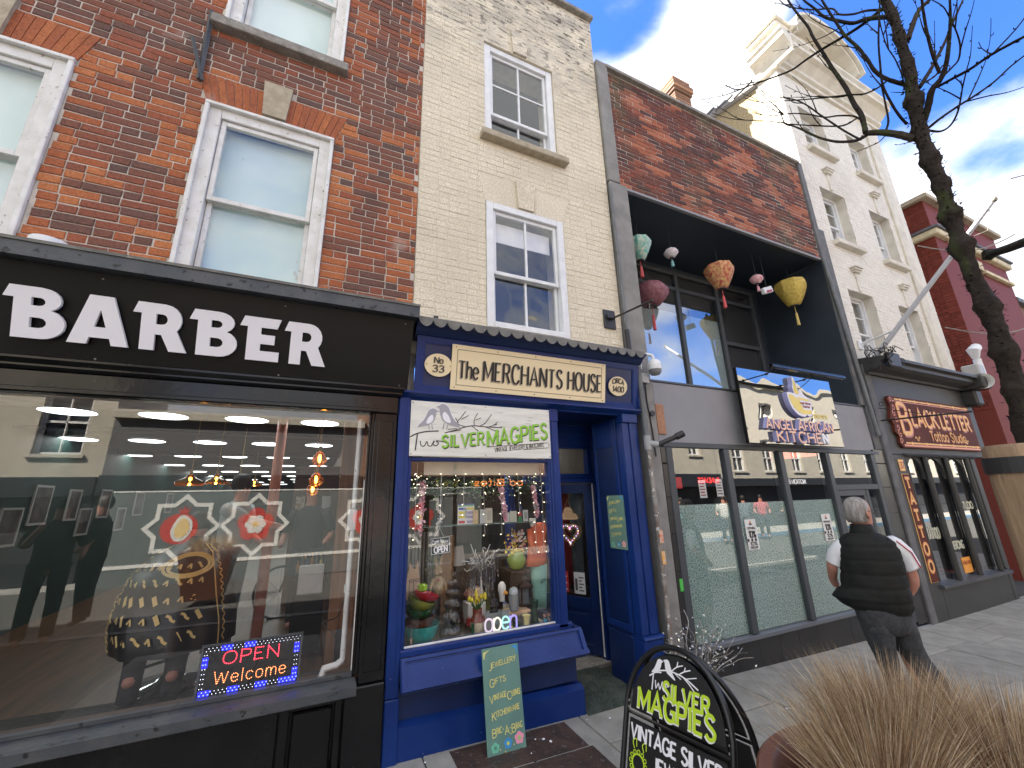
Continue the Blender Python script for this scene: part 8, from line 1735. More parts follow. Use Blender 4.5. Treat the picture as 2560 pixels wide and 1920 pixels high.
 vase('green_vase', 'tall dark green waisted glass vase at the right of the window', 1.60, .12, Z0, [(.036, 0), (.04, .01), (.028, .06), (.024, .12), (.034, .19), (.03, .19)], g('bottle_green', (.012, .04, .02), .05), 20)
 vase('yellow_vase', 'pale yellow waisted vase beside the dark green one', 1.505, .07, Z0, [(.026, 0), (.022, .03), (.020, .06), (.028, .10), (.031, .105), (.026, .10)], g('pale_yellow', (.74, .66, .28), .3), 20)
 vase('yellow_pepper', 'yellow glazed ornament beside the open sign', 1.375, .07, Z0, [(.02, 0), (.034, .01), (.03, .035), (.012, .05), (0, .052)], MATS['yellow_glaze'], 14, 'ornament')
 vase('green_bowl', 'squat dark green glass pot behind the yellow vase', 1.44, .10, Z0, [(.026, 0), (.032, .03), (.026, .06), (.02, .062)], MATS['dark_green_glass'], 16)
 for i, (x, lab) in enumerate(((1.655, 'left pink topped perfume bottle with a blue tag'), (1.69, 'right pink topped perfume bottle in the window corner'))):
  T = thing('perfume_bottle', lab, 'bottle', (x, .06, Z0)); m = MB(); m.lathe([(.014, 0), (.016, .03), (.010, .07)], (x, .06, Z0), 12); m.build('bottle', MATS['acrylic'], T, smooth=True); m = MB(); m.lathe([(0, -.016), (.014, -.006), (.014, .006), (0, .016)], (x, .06, Z0+.085), 12); m.build('stopper', mat('rose_metal_%d' % i, (.62, .34, .28), rough=.25, metal=.6), T, smooth=True)
 m = MB(); m.box(1.635, 1.662, .036, .039, Z0+.03, Z0+.065); o = m.build('blue_tag', g('tag_blue', (.04, .35, .55), .6)); tag(o, 'small bright blue price tag on the perfume bottle', 'tag')
 # wooden board with hanging open sign
 T = thing('wooden_post', 'carved upright wooden board with notched edges behind the vases', 'board', (.95, .38, .8)); m = MB(); z = .80
 pl = [(-.05, 0)]+[q for i in range(14) for q in ((-.05, i*.045+.0), (-.05, i*.045+.03), (-.044, i*.045+.032), (-.044, i*.045+.042))]+[(.05, .63)]+[q for i in range(13, -1, -1) for q in ((.044, i*.045+.042), (.044, i*.045+.032), (.05, i*.045+.03), (.05, i*.045))]
 m.prism(pl[1:-1], (.98, .38, .70), FX, FZ, FN, -.01, .01); m.build('board', mat('honey_wood', (.34, .19, .08), (.22, .11, .04), scale=12, rough=.5, stretch=(1, 1, .15)), T)
 T = thing('open_board', 'black hanging board reading Come in OPEN behind the glass', 'sign', (.85, .08, 1.25)); Mo = Matrix.Translation((.768, .075, 1.225)) @ Matrix.Rotation(math.radians(-4), 4, 'Y')
 def lay(mb): mb.v = [tuple(Mo @ Vector(q)) for q in mb.v]; return mb
 m = MB(); m.box(0, .148, 0, .006, 0, .118, .002); lay(m).build('board', BLACKS, T)
 m = MB()
 for a, b_, c, d in ((.005, .143, .005, .0075), (.005, .143, .1105, .113), (.005, .0075, .0076, .1104), (.1405, .143, .0076, .1104)): m.box(a, b_, -.001, 0, c, d)
 write(m, 'OPEN', (.028, -.0005, .014), FX, FZ, FN, .040, w=.22, fit=.095); write(m, 'Come in', (.014, -.0005, .072), Vector((1, 0, .15)), FZ, FN, .026, w=.13, fit=.075); write(m, "we're", (.098, -.0005, .075), FX, FZ, FN, .018, w=.14, fit=.034); lay(m).build('white_lettering', WHITEL, T)
 m = MB(); m.tube([(.79, .078, 1.345), (.83, .07, 1.405), (.87, .078, 1.335)], .002, 4); m.tube([(.83, .07, 1.405), (.832, .07, 1.80)], .0015, 4); m.build('cord', WH, T)
 m = MB(); m.prism([(.02*math.cos(i*PI/5+.3)*(1 if i % 2 else .45), .02*math.sin(i*PI/5+.3)*(1 if i % 2 else .45)) for i in range(10)], (.85, .065, 1.315), FX, FZ, FN, 0, .004); m.build('star_charm', SV, T)
 # glass shelf and what stands on it
 m = MB(); m.box(.62, 1.66, .16, .34, 1.410, 1.416, .001); o = m.build('glass_shelf', mat('shelf_glass', (.30, .38, .36), rough=.1, trans=.5)); tag(o, 'clear glass shelf across the middle of the shop window', 'shelf')
 def card(label, x, z, w, h, c, y=.20, stripes=None, nm='card'):
  T = thing(nm, label, 'card', (x, y, z)); MB().box(x, x+w, y, y+.002, z, z+h).build('card', mat('card_%d' % len(MATS), c, rough=.6), T)
  for k, (a, b_, c0, d, col) in enumerate(stripes or []): MB().box(x+a*w, x+b_*w, y-.0012-.0002*k, y-.0002*k-.0003, z+c0*h, z+d*h).build('print', mat('print_%d' % len(MATS), col, rough=.6), T)
 card('health and safety notice with coloured blocks on the glass shelf', 1.005, 1.418, .135, .155, (.68, .68, .66), stripes=[(0, 1, .93, 1, (.06, .06, .25)), (.02, .98, .86, .92, (.15, .4, .15)), (.05, .42, .70, .80, (.03, .07, .35)), (.55, .98, .70, .80, (.65, .55, .05)), (.05, .42, .50, .62, (.65, .55, .05)), (.05, .42, .30, .42, (.65, .55, .05)), (.05, .42, .05, .18, (.5, .05, .06)), (.55, .98, .48, .62, (.32, .26, .42)), (.55, .98, .28, .42, (.32, .26, .42)), (.55, .98, .05, .18, (.32, .26, .42)), (.44, .53, .30, .80, (.3, .35, .3))], nm='notice')
 card('sepia photograph card beside the safety notice', 1.125, 1.418, .045, .105, (.45, .33, .14), y=.19, stripes=[(.2, .8, .3, .75, (.55, .36, .22))])
 card('white embossed greetings card on the glass shelf', 1.19, 1.418, .05, .105, (.50, .52, .52)); card('cream picture card with grey drawing on the glass shelf', 1.232, 1.418, .058, .115, (.58, .55, .42), y=.19, stripes=[(.2, .8, .2, .8, (.42, .41, .35))])
 card('small pale card at the right of the glass shelf', 1.40, 1.418, .045, .075, (.52, .52, .50)); card('larger pale green card at the right of the glass shelf', 1.448, 1.418, .062, .085, (.50, .53, .42)); card('small framed picture at the right end of the glass shelf', 1.57, 1.418, .045, .09, (.55, .57, .52), stripes=[(.2, .8, .2, .8, (.30, .33, .30))])
 T = thing('cloth_doll', 'dark cloth doll with curly hair sitting on the glass shelf', 'doll', (.86, .22, 1.418))
 m = MB(); m.lathe([(.035, 0), (.04, .03), (.03, .07), (.015, .085)], (.86, .22, 1.416), 14); m.build('dress', g('navy_cloth', (.015, .018, .035), .9), T, smooth=True); m = MB(); m.lathe([(0, -.022), (.02, -.01), (.022, .01), (0, .024)], (.86, .21, 1.52), 12); m.build('face', g('brown_cloth', (.16, .08, .05), .9), T, smooth=True); m = MB(); m.lathe([(0, -.02), (.03, -.012), (.034, .012), (.02, .034), (0, .04)], (.86, .228, 1.53), 14, flute=7, famp=.1); m.build('hair', INK, T, smooth=True); m = MB()
 for dx, dz in ((-.015, .05), (.012, .05), (-.005, .03), (.016, .025)): m.lathe([(0, .005), (.005, 0), (0, -.005)], (.86+dx, .184, 1.418+dz), 7)
 m.build('button', WH, T)
 for i, (x, h, R, lab) in enumerate(((1.485, .12, .020, 'left cobalt blue glass bottle on the shelf'), (1.52, .13, .018, 'middle cobalt blue glass bottle on the shelf'), (1.575, .19, .024, 'tall dark blue wine bottle at the shelf end'))):
  vase('blue_bottle', lab, x, .26, 1.418, [(R, 0), (R, h*.5), (R*.35, h*.7), (R*.35, h), (0, h)], g('cobalt_glass_%d' % i, (.01, .025, .16) if i < 2 else (.015, .02, .05), .05), 14, 'bottle')
 T = thing('gnome_figure', 'tiny red and green festive figure on the glass shelf', 'ornament', (1.535, .2, 1.418)); m = MB(); m.lathe([(.016, 0), (.018, .02), (.010, .045)], (1.535, .19, 1.416), 10); m.build('green_coat', g('festive_green', (.02, .22, .06), .5), T, smooth=True); m = MB(); m.lathe([(.014, .045), (.016, .06), (.006, .08), (0, .085)], (1.535, .19, 1.416), 10); m.build('red_hat', g('festive_red', (.40, .02, .02), .5), T, smooth=True)
 # blind, garland, hanging blossoms, lights
 T = thing('roller_blind', 'cream roller blind pulled a little way down at the top of the shop window', 'blind', (1.2, .1, 1.8)); m = MB(); m.tube([(.69, .09, 1.90), (1.67, .09, 1.90)], .022, 12); m.build('roll', mat('cream_fabric', (.66, .65, .52), rough=.8), T, smooth=True); m = MB(); m.box(.70, 1.665, .068, .071, 1.79, 1.90); m.box(.70, 1.665, .062, .075, 1.785, 1.80, .003); m.build('cloth', mat('cream_fabric_lower', (.58, .58, .47), rough=.8), T)
 T = thing('leaf_garland', 'artificial leaf garland with yellow blooms along the top of the window', 'garland', (1.15, .2, 1.7)); r = random.Random(31)
 for nm, c, n, s0 in (('leaves', (.035, .085, .02), 620, .026), ('pale_leaves', (.10, .17, .07), 160, .024), ('yellow_blooms', (.50, .48, .06), 150, .012)):
  m = MB()
  for i in range(n):
   x = r.uniform(.60, 1.70);
   if nm == 'yellow_blooms': x = r.choice((.82, .87, .96, 1.10, 1.17))+r.gauss(0, .016)
   z = 1.72+r.gauss(0, .045)-(.03 if 1.0 < x < 1.3 else 0)+(-.10*r.random() if x < .66 else 0); y = .16+r.uniform(-.04, .06)
   c_ = Vector((x, y if nm != 'yellow_blooms' else .10, z if nm != 'yellow_blooms' else 1.725+r.gauss(0, .016))); s = s0*r.uniform(.6, 1.2); d = Vector((r.uniform(-1, 1), r.uniform(-1, .2), r.uniform(-1, .6))).normalized(); e = d.orthogonal().normalized()
   m.add([c_, c_+d*s*.5+e*s*.3, c_+d*s, c_+d*s*.5-e*s*.3], [(0, 1, 2, 3)])
  m.build(nm, g('garland_'+nm, c, .6), T, kind='stuff', fix=False)
 PK = g('blossom_pink', (.62, .22, .30), .8, (.72, .48, .50))
 for x, z1, z2, w, lab in ((.69, 1.74, 1.36, .030, 'string of pink blossom hanging at the left edge of the shop window'), (1.355, 1.69, 1.44, .034, 'thick string of pink blossom hanging in the middle of the shop window'), (1.64, 1.70, 1.45, .024, 'thin string of pink blossom hanging at the right edge of the shop window')):
  m = MB(); z = z1; xx = x
  for i in range(150):
   t = i/150; c_ = Vector((x-.03*(1-t)*(1 if x > 1 else -.4)+r.gauss(0, w*.35*(1.1-t*.6)), .08+r.gauss(0, .012), z1+(z2-z1)*t)); s = r.uniform(.008, .015); d = Vector((r.uniform(-1, 1), -.6, r.uniform(-1, 1))).normalized(); e = d.cross(Vector((0, 1, .2))).normalized(); k = d.cross(e)
   m.add([c_+e*s, c_+k*s, c_-e*s, c_-k*s], [(0, 1, 2, 3)])
  o = m.build('blossom_string', PK, fix=False); tag(o, lab, 'garland', 'strings of pink blossom')
 LE = emis('fairy_bulb', (1.0, .85, .55), 1.3)
 T = thing('fairy_lights', 'warm white fairy lights on wires across the shop window', 'lights', (1.15, .05, 1.7)); m = MB(); bl = MB()
 for x in (.645, .83, 1.005, 1.165, 1.305, 1.46, 1.60, 1.67):
  pts = [Vector((x+r.uniform(-.005, .005), .045, 1.87-.075*i)) for i in range(r.choice((5, 6, 8)) if x < 1.55 else 10)]; m.tube(pts, .0011, 3)
  for q in pts[1:]:
   e = q+Vector((r.choice((-.012, .014)), -.003, -.003)); m.tube([q, e], .0016, 3); bl.lathe([(0, .0035), (.0035, 0), (0, -.0035)], e, 6)
 for i in range(46): bl.lathe([(0, .003), (.003, 0), (0, -.003)], (r.choice((r.uniform(.60, .74), r.uniform(.60, 1.7), r.uniform(1.60, 1.70))), .12, r.uniform(1.62, 1.84) if i % 3 else r.uniform(1.2, 1.7) if False else r.uniform(1.64, 1.80)), 6)
 m.build('wire', WH, T, kind='stuff'); bl.build('bulb', LE, T, kind='stuff')
 m = MB(); m.prism([(.035*math.sin(i*PI/5)*(1 if i % 2 == 0 else .4), .035*math.cos(i*PI/5)*(1 if i % 2 == 0 else .4)) for i in range(10)], (1.615, .06, 1.535), FX, FZ, FN, 0, .003); o = m.build('glass_star', mat('acrylic_star', (.5, .5, .48), rough=.2, trans=.7)); tag(o, 'clear star ornament hanging by the right blossom', 'ornament')
 # dark picture frame / mirror and curtain at the back, sideboard
 o = MB().box(.98, 1.22, .52, .545, 1.25, 1.66, .004).build('picture_back', mat('dark_brown_panel', (.035, .02, .012), rough=.4)); tag(o, 'large dark brown picture back behind the safety notice', 'picture'); o = MB().box(1.30, 1.52, .56, .58, 1.38, 1.66, .004).build('picture_back', MATS['dark_brown_panel']); tag(o, 'smaller dark picture back behind the middle pink blossom', 'picture')
 m = MB(); m.box(.98, 1.55, .45, .80, 1.10, 1.13, .004); m.box(1.0, 1.5, .5, .8, .65, 1.095); o = m.build('sideboard', MATS['dark_wood_unit']); tag(o, 'dark sideboard with pale top at the back of the shop window', 'sideboard')
 m = MB();
 for i in range(12): a = .60+i*.028; m.tube([(a, .42+.012*(i % 2), .80), (a+.004, .42+.012*(i % 2), 1.36)], .016, 6)
 o = m.build('metal_column', mat('ribbed_grey_metal', (.16, .155, .15), (.30, .29, .28), scale=4, rough=.35, metal=.5, stretch=(1, 1, .4)), smooth=True); tag(o, 'rippled grey metallic drape behind the rabbit', 'drape')
 T = thing('ivy_trail', 'trailing artificial ivy hanging behind the rabbit doll', 'plant', (.86, .4, 1.1)); m = MB()
 for i in range(150):
  c_ = Vector((.85+r.gauss(0, .025)+(.03*math.sin(i*.2)), .36+r.gauss(0, .01), r.uniform(.98, 1.32))); s = .022*r.uniform(.5, 1.1); d = Vector((r.uniform(-1, 1), -.4, r.uniform(-1, .5))).normalized(); e = d.orthogonal().normalized(); m.add([c_, c_+d*s*.5+e*s*.35, c_+d*s, c_+d*s*.5-e*s*.35], [(0, 1, 2, 3)])
 m.build('leaves', MATS['garland_pale_leaves'], T, kind='stuff', fix=False)
 lamp = MB(); lamp.lathe([(.065, 0), (.045, .14), (.04, .14)], (1.075, .42, 1.10), 20); o = lamp.build('lamp_shade', mat('beige_shade', (.38, .33, .28), rough=.8), smooth=True); tag(o, 'small beige lampshade half hidden behind the jewellery tree', 'lampshade')
 m = MB(); m.lathe([(.06, 0), (.085, .03), (.06, .07), (.03, .085), (0, .09)], (1.19, .34, .86), 18); o = m.build('hen_ornament', g('hen_cream', (.62, .50, .36), .4, (.25, .06, .04)), smooth=True); tag(o, 'cream and red glazed hen dish behind the tulips', 'ornament')
 m = MB(); m.box(1.10, 1.24, .22, .36, .70, .85, .003); o = m.build('red_white_tin', mat('tin_red_white', (.42, .03, .03), (.62, .6, .57), scale=6, rough=.4, lo=.48, hi=.52)); tag(o, 'red and white tin box behind the stoneware jug', 'tin')
magpie_window()
def doorway_things():
 D = Matrix.Translation((2.60, .66, 0)) @ Matrix.Rotation(math.radians(-62), 4, 'Z')
 def W_(m): m.v = [tuple(D @ Vector(q)) for q in m.v]; return m
 T = thing('cloud_hanger', 'pale slatted wooden cloud shaped hanger on the open door', 'hanger', (2.42, .85, 1.4)); WD = MATS['pale_wood']
 m = MB(); m.prism(sm2([(-.10, 0), (-.105, .035), (-.08, .06), (-.055, .065), (-.045, .10), (0, .125), (.045, .10), (.055, .065), (.08, .06), (.105, .035), (.10, 0)], 3), (-.29, -.012, 1.375), FX, FZ, FN, -.006, .006); W_(m).build('wood_shape', WD, T); m = MB()
 for z in (1.40, 1.425, 1.45): m.box(-.38, -.20, -.0195, -.0185, z, z+.003)
 W_(m).build('slat_line', mat('wood_groove', (.30, .19, .10), rough=.8), T); m = MB(); m.tube([(-.33, -.012, 1.48), (-.29, -.012, 1.58), (-.25, -.012, 1.48)], .002, 4); W_(m).build('cord', WD, T)
 T = thing('heart_wreath', 'gold sparkling heart wreath hung with coloured lights on the open door', 'wreath', (2.40, .86, 1.2)); m = MB(); hp = []
 for i in range(28):
  t = 2*PI*i/28; hp.append((-.27+.0062*16*math.sin(t)**3, -.02, 1.235+.0062*(13*math.cos(t)-5*math.cos(2*t)-2*math.cos(3*t)-math.cos(4*t))))
 m.tube(hp, .027, 8, closed=True, jit=.35); W_(m).build('heart', mat('gold_tinsel', (.22, .13, .05), (.5, .36, .18), scale=60, rough=.35, metal=.5, bump=2, bscale=150), T)
 for k, c in enumerate(((.3, .4, 1.0), (1, .9, .7), (.9, .3, .9))):
  m = MB()
  for i in range(k, 28, 3): m.lathe([(0, .004), (.004, 0), (0, -.004)], (hp[i][0]+.006, -.044, hp[i][2]+.004), 6)
  W_(m).build('bulb', emis('heart_bulb_%d' % k, c, 1.0), T)
 for i, (x, c, lab) in enumerate(((-.46, (.48, .04, .05), 'red notice sheet at the foot of the door glass'), (-.27, (.58, .60, .62), 'pale notice sheet at the foot of the door glass'))):
  T = thing('notice', lab, 'notice', (2.4, .9, .68)); m = MB(); m.box(x, x+.125, -.006, -.004, .66, .86); W_(m).build('sheet', mat('door_sheet_%d' % i, c, rough=.6), T); m = MB()
  for k in range(5): m.box(x+.015+(.04 if i else 0), x+.11-.02*(k % 2), -.0075, -.0068, .685+k*.03, .697+k*.03)
  m.box(x+.012, x+.04, -.0075, -.0068, .69, .80); W_(m).build('print', mat('door_print_%d' % i, (.7, .65, .65) if i == 0 else (.08, .08, .09), rough=.6), T)
 cl = [(-.48, .16, 1.72, .70, .10, (.16, .018, .02), 'dark red coat hanging inside the doorway'), (-.27, .18, 1.66, .66, .10, (.07, .09, .10), 'slate grey dress hanging inside the doorway'), (-.13, .12, 1.60, .74, .06, (.02, .02, .022), 'black jacket hanging inside the doorway on the right')]
 for x, y, z1, z0, w, c, lab in cl:
  m = MB(); loft(m, [((x, y, z1), (w*.35, 0, 0), (0, .03, 0)), ((x, y, z1-.06), (w*.95, 0, 0), (0, .05, 0)), ((x, y, (z1+z0)/2), (w, 0, 0), (0, .06, 0)), ((x, y, z0), (w*1.2, 0, 0), (0, .07, 0))], 24, disp=lambda i, a: .12*math.sin(a*7+i)); o = W_(m).build('hanging_garment', mat('cloth_%s' % lab[:8], c, rough=.95), smooth='all'); tag(o, lab, 'clothes')
 T = thing('strip_light', 'lit white strip light on the shop ceiling behind the door fanlight', 'light', (2.45, 1.9, 2.3)); MB().box(2.3, 2.9, 1.9, 1.96, 2.36, 2.385).build('tube', emis('tube_light', (1, .97, .9), 7), T); MB().box(2.28, 2.92, 1.88, 1.98, 2.387, 2.42).build('fitting', WHITEN, T)
 for i, (x, y, s, lab) in enumerate(((1.35, 1.4, .5, 'warm ceiling lamp panel lighting the magpie window'),)):
  T = thing('ceiling_lamp', lab, 'light', (x, y, 2.4)); MB().box(x-s/2, x+s/2, .62, .92, 2.40, 2.42).build('diffuser', emis('window_lamp', (1, .92, .8), 4.5), T)
doorway_things()
# ================================================================== inside the barber's
def barber_inside():
 B = thing('barber_interior', 'long barber salon room with dark green wall and wooden floor behind the big window', 'room', (-1.4, 3, .14))
 FL = mat('wood_floor', (.13, .06, .022), (.05, .022, .009), scale=3, rough=.35, stretch=(6, .5, 1)); GRN = mat('dark_green_wall', (.012, .035, .030), (.016, .045, .038), scale=2, rough=.6); CEI = mat('ceiling_black', (.035, .038, .040), rough=.7); WW = mat('wood_cladding', (.26, .11, .045), (.15, .06, .025), scale=5, rough=.5, stretch=(6, 6, .5))
 MB().box(-4.4, .47, .35, 24, .08, .14).build('floor', FL, B); MB().box(-4.4, .47, .35, 24, 2.62, 2.70).build('ceiling', CEI, B)
 MB().box(-3.5, -3.4, .35, 24, .14, 2.62).build('side_wall', GRN, B); MB().box(.34, .47, .35, 24, .14, 2.62).build('side_wall', WW, B); MB().box(-3.4, .34, 24, 24.1, .14, 2.62).build('end_wall', DARKROOM, B)
 LED = mat('window_ledge', (.10, .055, .04), (.07, .04, .03), scale=4, rough=.6); MB().box(-3.6, .34, .03, .30, .50, .545, .004).build('window_ledge', LED, B); MB().box(-3.6, .34, .27, .30, .14, .498).build('ledge_front', LED, B)
 m = MB(); m.box(.16, .338, .75, .82, .30, 2.4, .004); m.build('clad_pier', WW, B); m = MB()
 for y in (3.9, 6.9, 9.8): m.box(-3.4, .34, y, y+.25, 2.585, 2.619)
 m.build('ceiling_beam', BLACKS, B)
 m = MB(); m.box(-.35, .34, 4.6, 4.66, .14, 2.2); m.build('partition', mat('brown_partition', (.10, .045, .028), rough=.6), B)
 LM = emis('ceiling_disc_light', (.92, 1.0, .98), 1.3)
 T0 = None; n = 0
 for j in range(9):
  for i in range(5):
   x = -3.25+i*.80+.0; y = 2.75+j*2.3
   if x > .2: continue
   L = thing('ceiling_light', 'round white ceiling light panel in row %s, %s column of the barber ceiling' % (('nearest', 'second', 'third', 'fourth', 'fifth', 'sixth', 'seventh', 'eighth', 'ninth')[j], ('far left', 'left', 'middle', 'right', 'far right')[i]), 'light', (x, y, 2.6), 0, 'round ceiling lights of the barber shop')
   m = MB(local=True); m.lathe([(0, 0), (.22, 0), (.22, .01)], n=24); m.build('diffuser', LM, L); m = MB(local=True); m.lathe([(.222, -.004), (.236, -.004), (.236, .018), (.222, .018)], n=24, cap=False); m.build('rim', WHITEN, L)
 # salmon pillar
 m = MB(); m.tube([(-.456, 2.6, .14), (-.456, 2.6, 2.62)], .055, 14); o = m.build('painted_pillar', mat('salmon_paint', (.75, .30, .22), (.60, .22, .16), scale=6, rough=.4), smooth=True); tag(o, 'salmon pink iron pillar standing inside the barber shop', 'pillar')
 m = MB(); m.tube([(.235, .10, .66), (.235, .10, 2.18)], .016, 10); m.box(.20, .26, .08, .10, 1.42, 1.56, .01); m.tube([(.235, .10, .66), (.20, .08, .645), (.13, .07, .64), (.12, .07, .60)], .02, 8); o = m.build('white_pipe', WHITEP, smooth=True); tag(o, 'flaking white pipe bent along the right edge of the barber window', 'pipe')
 # pictures on the green wall
 fr = mat('white_frame', (.34, .34, .33), rough=.5)
 for i, (y, z, w, h) in enumerate(((4.9, 1.68, .42, .52), (5.75, 1.68, .36, .46), (6.8, 1.70, .40, .48), (8.4, 1.70, .5, .48), (10.4, 1.72, .5, .48), (4.35, 1.42, .42, .46), (6.2, 1.42, .4, .42), (7.6, 1.42, .4, .42))):
  T = thing('framed_picture', ('%s white framed picture %s on the dark green barber wall' % (('first', 'second', 'third', 'fourth', 'last')[i], 'of the upper row') if i < 5 else '%s white framed picture of the lower row on the dark green barber wall' % ('first', 'second', 'third')[i-5]), 'picture', (-3.39, y, z), 0, 'pictures on the barber wall')
  m = MB(); m.ring([(y-w/2, z-h/2), (y+w/2, z-h/2), (y+w/2, z+h/2), (y-w/2, z+h/2)], [(y-w/2+.03, z-h/2+.03), (y+w/2-.03, z-h/2+.03), (y+w/2-.03, z+h/2-.03), (y-w/2+.03, z+h/2-.03)], (-3.398, 0, 0), (0, 1, 0), (0, 0, 1), (1, 0, 0), 0, .02); m.build('frame', fr, T); MB().box(-3.397, -3.39, y-w/2+.03, y+w/2-.03, z-h/2+.03, z+h/2-.03).build('print', mat('print_dark_%d' % i, (.03, .03, .035), (.12, .11, .10), scale=5, rough=.4), T)
 # pendant bulbs
 AM = emis('filament', (1.0, .45, .08), 7); AG = mat('amber_glass', (.55, .26, .06), rough=.08, trans=.75)
 for i, (x, y, z, k, lab) in enumerate(((-1.02, 1.5, 1.80, 0, 'wide glass pendant lamp nearest the seated customer'), (-.96, 2.2, 1.84, 0, 'second wide glass pendant lamp'), (-.92, 3.3, 1.86, 0, 'third glass pendant lamp further back'), (-.88, 4.4, 1.90, 0, 'fourth glass pendant lamp further back'), (-.010, 1.0, 1.97, 1, 'upper amber globe lamp by the wood pier'), (-.022, 1.2, 1.80, 1, 'lower amber globe lamp by the wood pier'), (-.05, 1.9, 1.74, 1, 'small amber globe lamp behind the other two'))):
  T = thing('pendant_lamp', lab, 'lamp', (x, y, z), 0, 'filament lamps in the barber shop')
  m = MB(); m.lathe([(.012, .09), (.02, .07), (.05, .045), (.10, .02), (.115, 0), (.10, -.015)] if k == 0 else [(.01, .08), (.03, .06), (.058, .02), (.06, -.01), (.04, -.045), (0, -.058)], (x, y, z), 20, cap=False); m.build('glass', AG, T, smooth=True)
  m = MB(); m.lathe([(0, .03), (.007, .02), (.009, 0), (.006, -.02), (0, -.028)], (x, y, z+.01), 8); m.build('filament', AM, T); m = MB(); m.tube([(x, y, z+.085), (x, y, 2.6)], .004, 5); m.lathe([(.014, .07), (.014, .12), (0, .12)], (x, y, z), 8); m.build('flex', mat('gold_flex_%d' % i, (.32, .22, .06), rough=.6), T)
 # seated customer under the gold patterned cape in a chair
 CH = mat('chrome', (.6, .6, .6), rough=.12, metal=1); VN = mat('black_vinyl', (.012, .012, .013), rough=.3)
 cx, cy, g = -1.02, 1.95, .14
 T = thing('barber_chair', 'black and chrome hydraulic barber chair under the caped customer', 'chair', (cx, cy, g))
 m = MB(); m.lathe([(.29, 0), (.30, .012), (.27, .03), (.10, .055), (.05, .09), (.045, .12)], (cx, cy, g), 32); m.tube([(cx, cy, g+.1), (cx, cy, g+.42)], .035, 14); m.tube([(cx-.2, cy-.3, g+.22), (cx+.18, cy-.32, g+.30)], .012, 6); m.tube([(cx-.2, cy-.3, g+.22), (cx-.14, cy, g+.36)], .012, 6); m.build('pedestal', CH, T, smooth=True)
 m = MB(); m.box(cx-.27, cx+.27, cy-.25, cy+.25, g+.40, g+.54, .05); m.build('seat', VN, T, smooth=True); m = MB(); m.box(cx-.25, cx+.25, cy+.22, cy+.32, g+.5, g+1.05, .04); m.build('backrest', VN, T, smooth=True)
 for s in (-1, 1): m = MB(); m.box(cx+s*.30-.03, cx+s*.30+.03, cy-.28, cy+.2, g+.70, g+.75, .02); m.box(cx+s*.30-.02, cx+s*.30+.02, cy-.05, cy+.05, g+.45, g+.70, .01); m.build('armrest', VN, T, smooth=True)
 T = thing('person', 'barber shop customer seated under a black cape printed with gold combs and moustaches', 'person', (cx, cy, g))
 J = [(cx, cy+.08, .78), (cx, cy+.10, 1.0), (cx+.02, cy+.08, 1.22), (cx+.02, cy+.06, 1.32), (cx+.03, cy+.04, 1.42), (cx+.03, cy+.04, 1.48), (cx-.19, cy+.05, 1.2), (cx-.28, cy-.12, .98), (cx-.2, cy-.28, .88), (cx+.2, cy+.05, 1.2), (cx+.3, cy-.12, .98), (cx+.2, cy-.28, .88), (cx-.1, cy-.05, .76), (cx-.13, cy-.42, .76), (cx-.13, cy-.48, .38), (cx-.13, cy-.58, .34), (cx+.1, cy-.05, .76), (cx+.13, cy-.42, .76), (cx+.13, cy-.48, .38), (cx+.13, cy-.58, .34)]
 m = MB()
 for s in (-1, 1): m.tube([(cx+s*.11, cy-.1, .76), (cx+s*.13, cy-.42, .74), (cx+s*.13, cy-.48, .42), (cx+s*.13, cy-.50, .22)], [.10, .085, .07, .065], 12); m.tube([(cx+s*.13, cy-.46, .20), (cx+s*.13, cy-.68, .17)], [.05, .04], 8)
 m.build('trousers', mat('black_cotton', (.02, .02, .022), rough=.9), T, smooth=True)
 skin_body('body', [(*j, r) for j, r in zip(J, [.14, .14, .12, .055, .085, .08, .06, .045, .04, .06, .045, .04, .09, .07, .05, .04, .09, .07, .05, .04])], [(0, 1), (1, 2), (2, 3), (3, 4), (4, 5), (2, 6), (6, 7), (7, 8), (2, 9), (9, 10), (10, 11), (0, 12), (12, 13), (13, 14), (14, 15), (0, 16), (16, 17), (17, 18), (18, 19)], SKINM, T, sub=1)
 m = MB(); loft(m, [((cx+.03, cy+.055, z), (a, 0, 0), (0, a, 0)) for z, a in ((1.40, .085), (1.46, .098), (1.52, .09), (1.56, .05))], 14); m.build('hair', mat('dark_hair', (.015, .012, .010), rough=.6), T, smooth='all')
 CAPE = mat('cape_black', (.012, .012, .014), rough=.35); GD = mat('cape_gold', (.80, .60, .24), rough=.5)
 rg = [((cx+.02, cy+.06, 1.34), .07, .07), ((cx+.02, cy+.05, 1.29), .12, .11), ((cx+.01, cy, 1.20), .27, .20), ((cx, cy-.10, 1.06), .36, .32), ((cx+.01, cy-.17, .90), .40, .42), ((cx+.03, cy-.20, .72), .42, .46), ((cx+.06, cy-.22, .52), .40, .47)]
 fold = lambda i, a: (.035*math.sin(a*9+i*.4)+.05*noise.noise(Vector((a*2, i*.6, 0))))*(i/6)
 m = MB(); loft(m, [(c, (a, 0, 0), (0, b, 0)) for c, a, b in rg], 64, cap=False, disp=fold); m.build('cape', CAPE, T, smooth='all')
 def cp(i, a, off=.008):     # point on the cape surface
  k = min(int(i), 5); f = i-k; c = Vector(rg[k][0]).lerp(Vector(rg[k+1][0]), f); A = rg[k][1]*(1-f)+rg[k+1][1]*f; Bq = rg[k][2]*(1-f)+rg[k+1][2]*f; q = 1+fold(i, a)
  return c+Vector((A*math.cos(a)*q, Bq*math.sin(a)*q, 0))+Vector((math.cos(a), math.sin(a), .3)).normalized()*off
 m = MB(); r = random.Random(17)
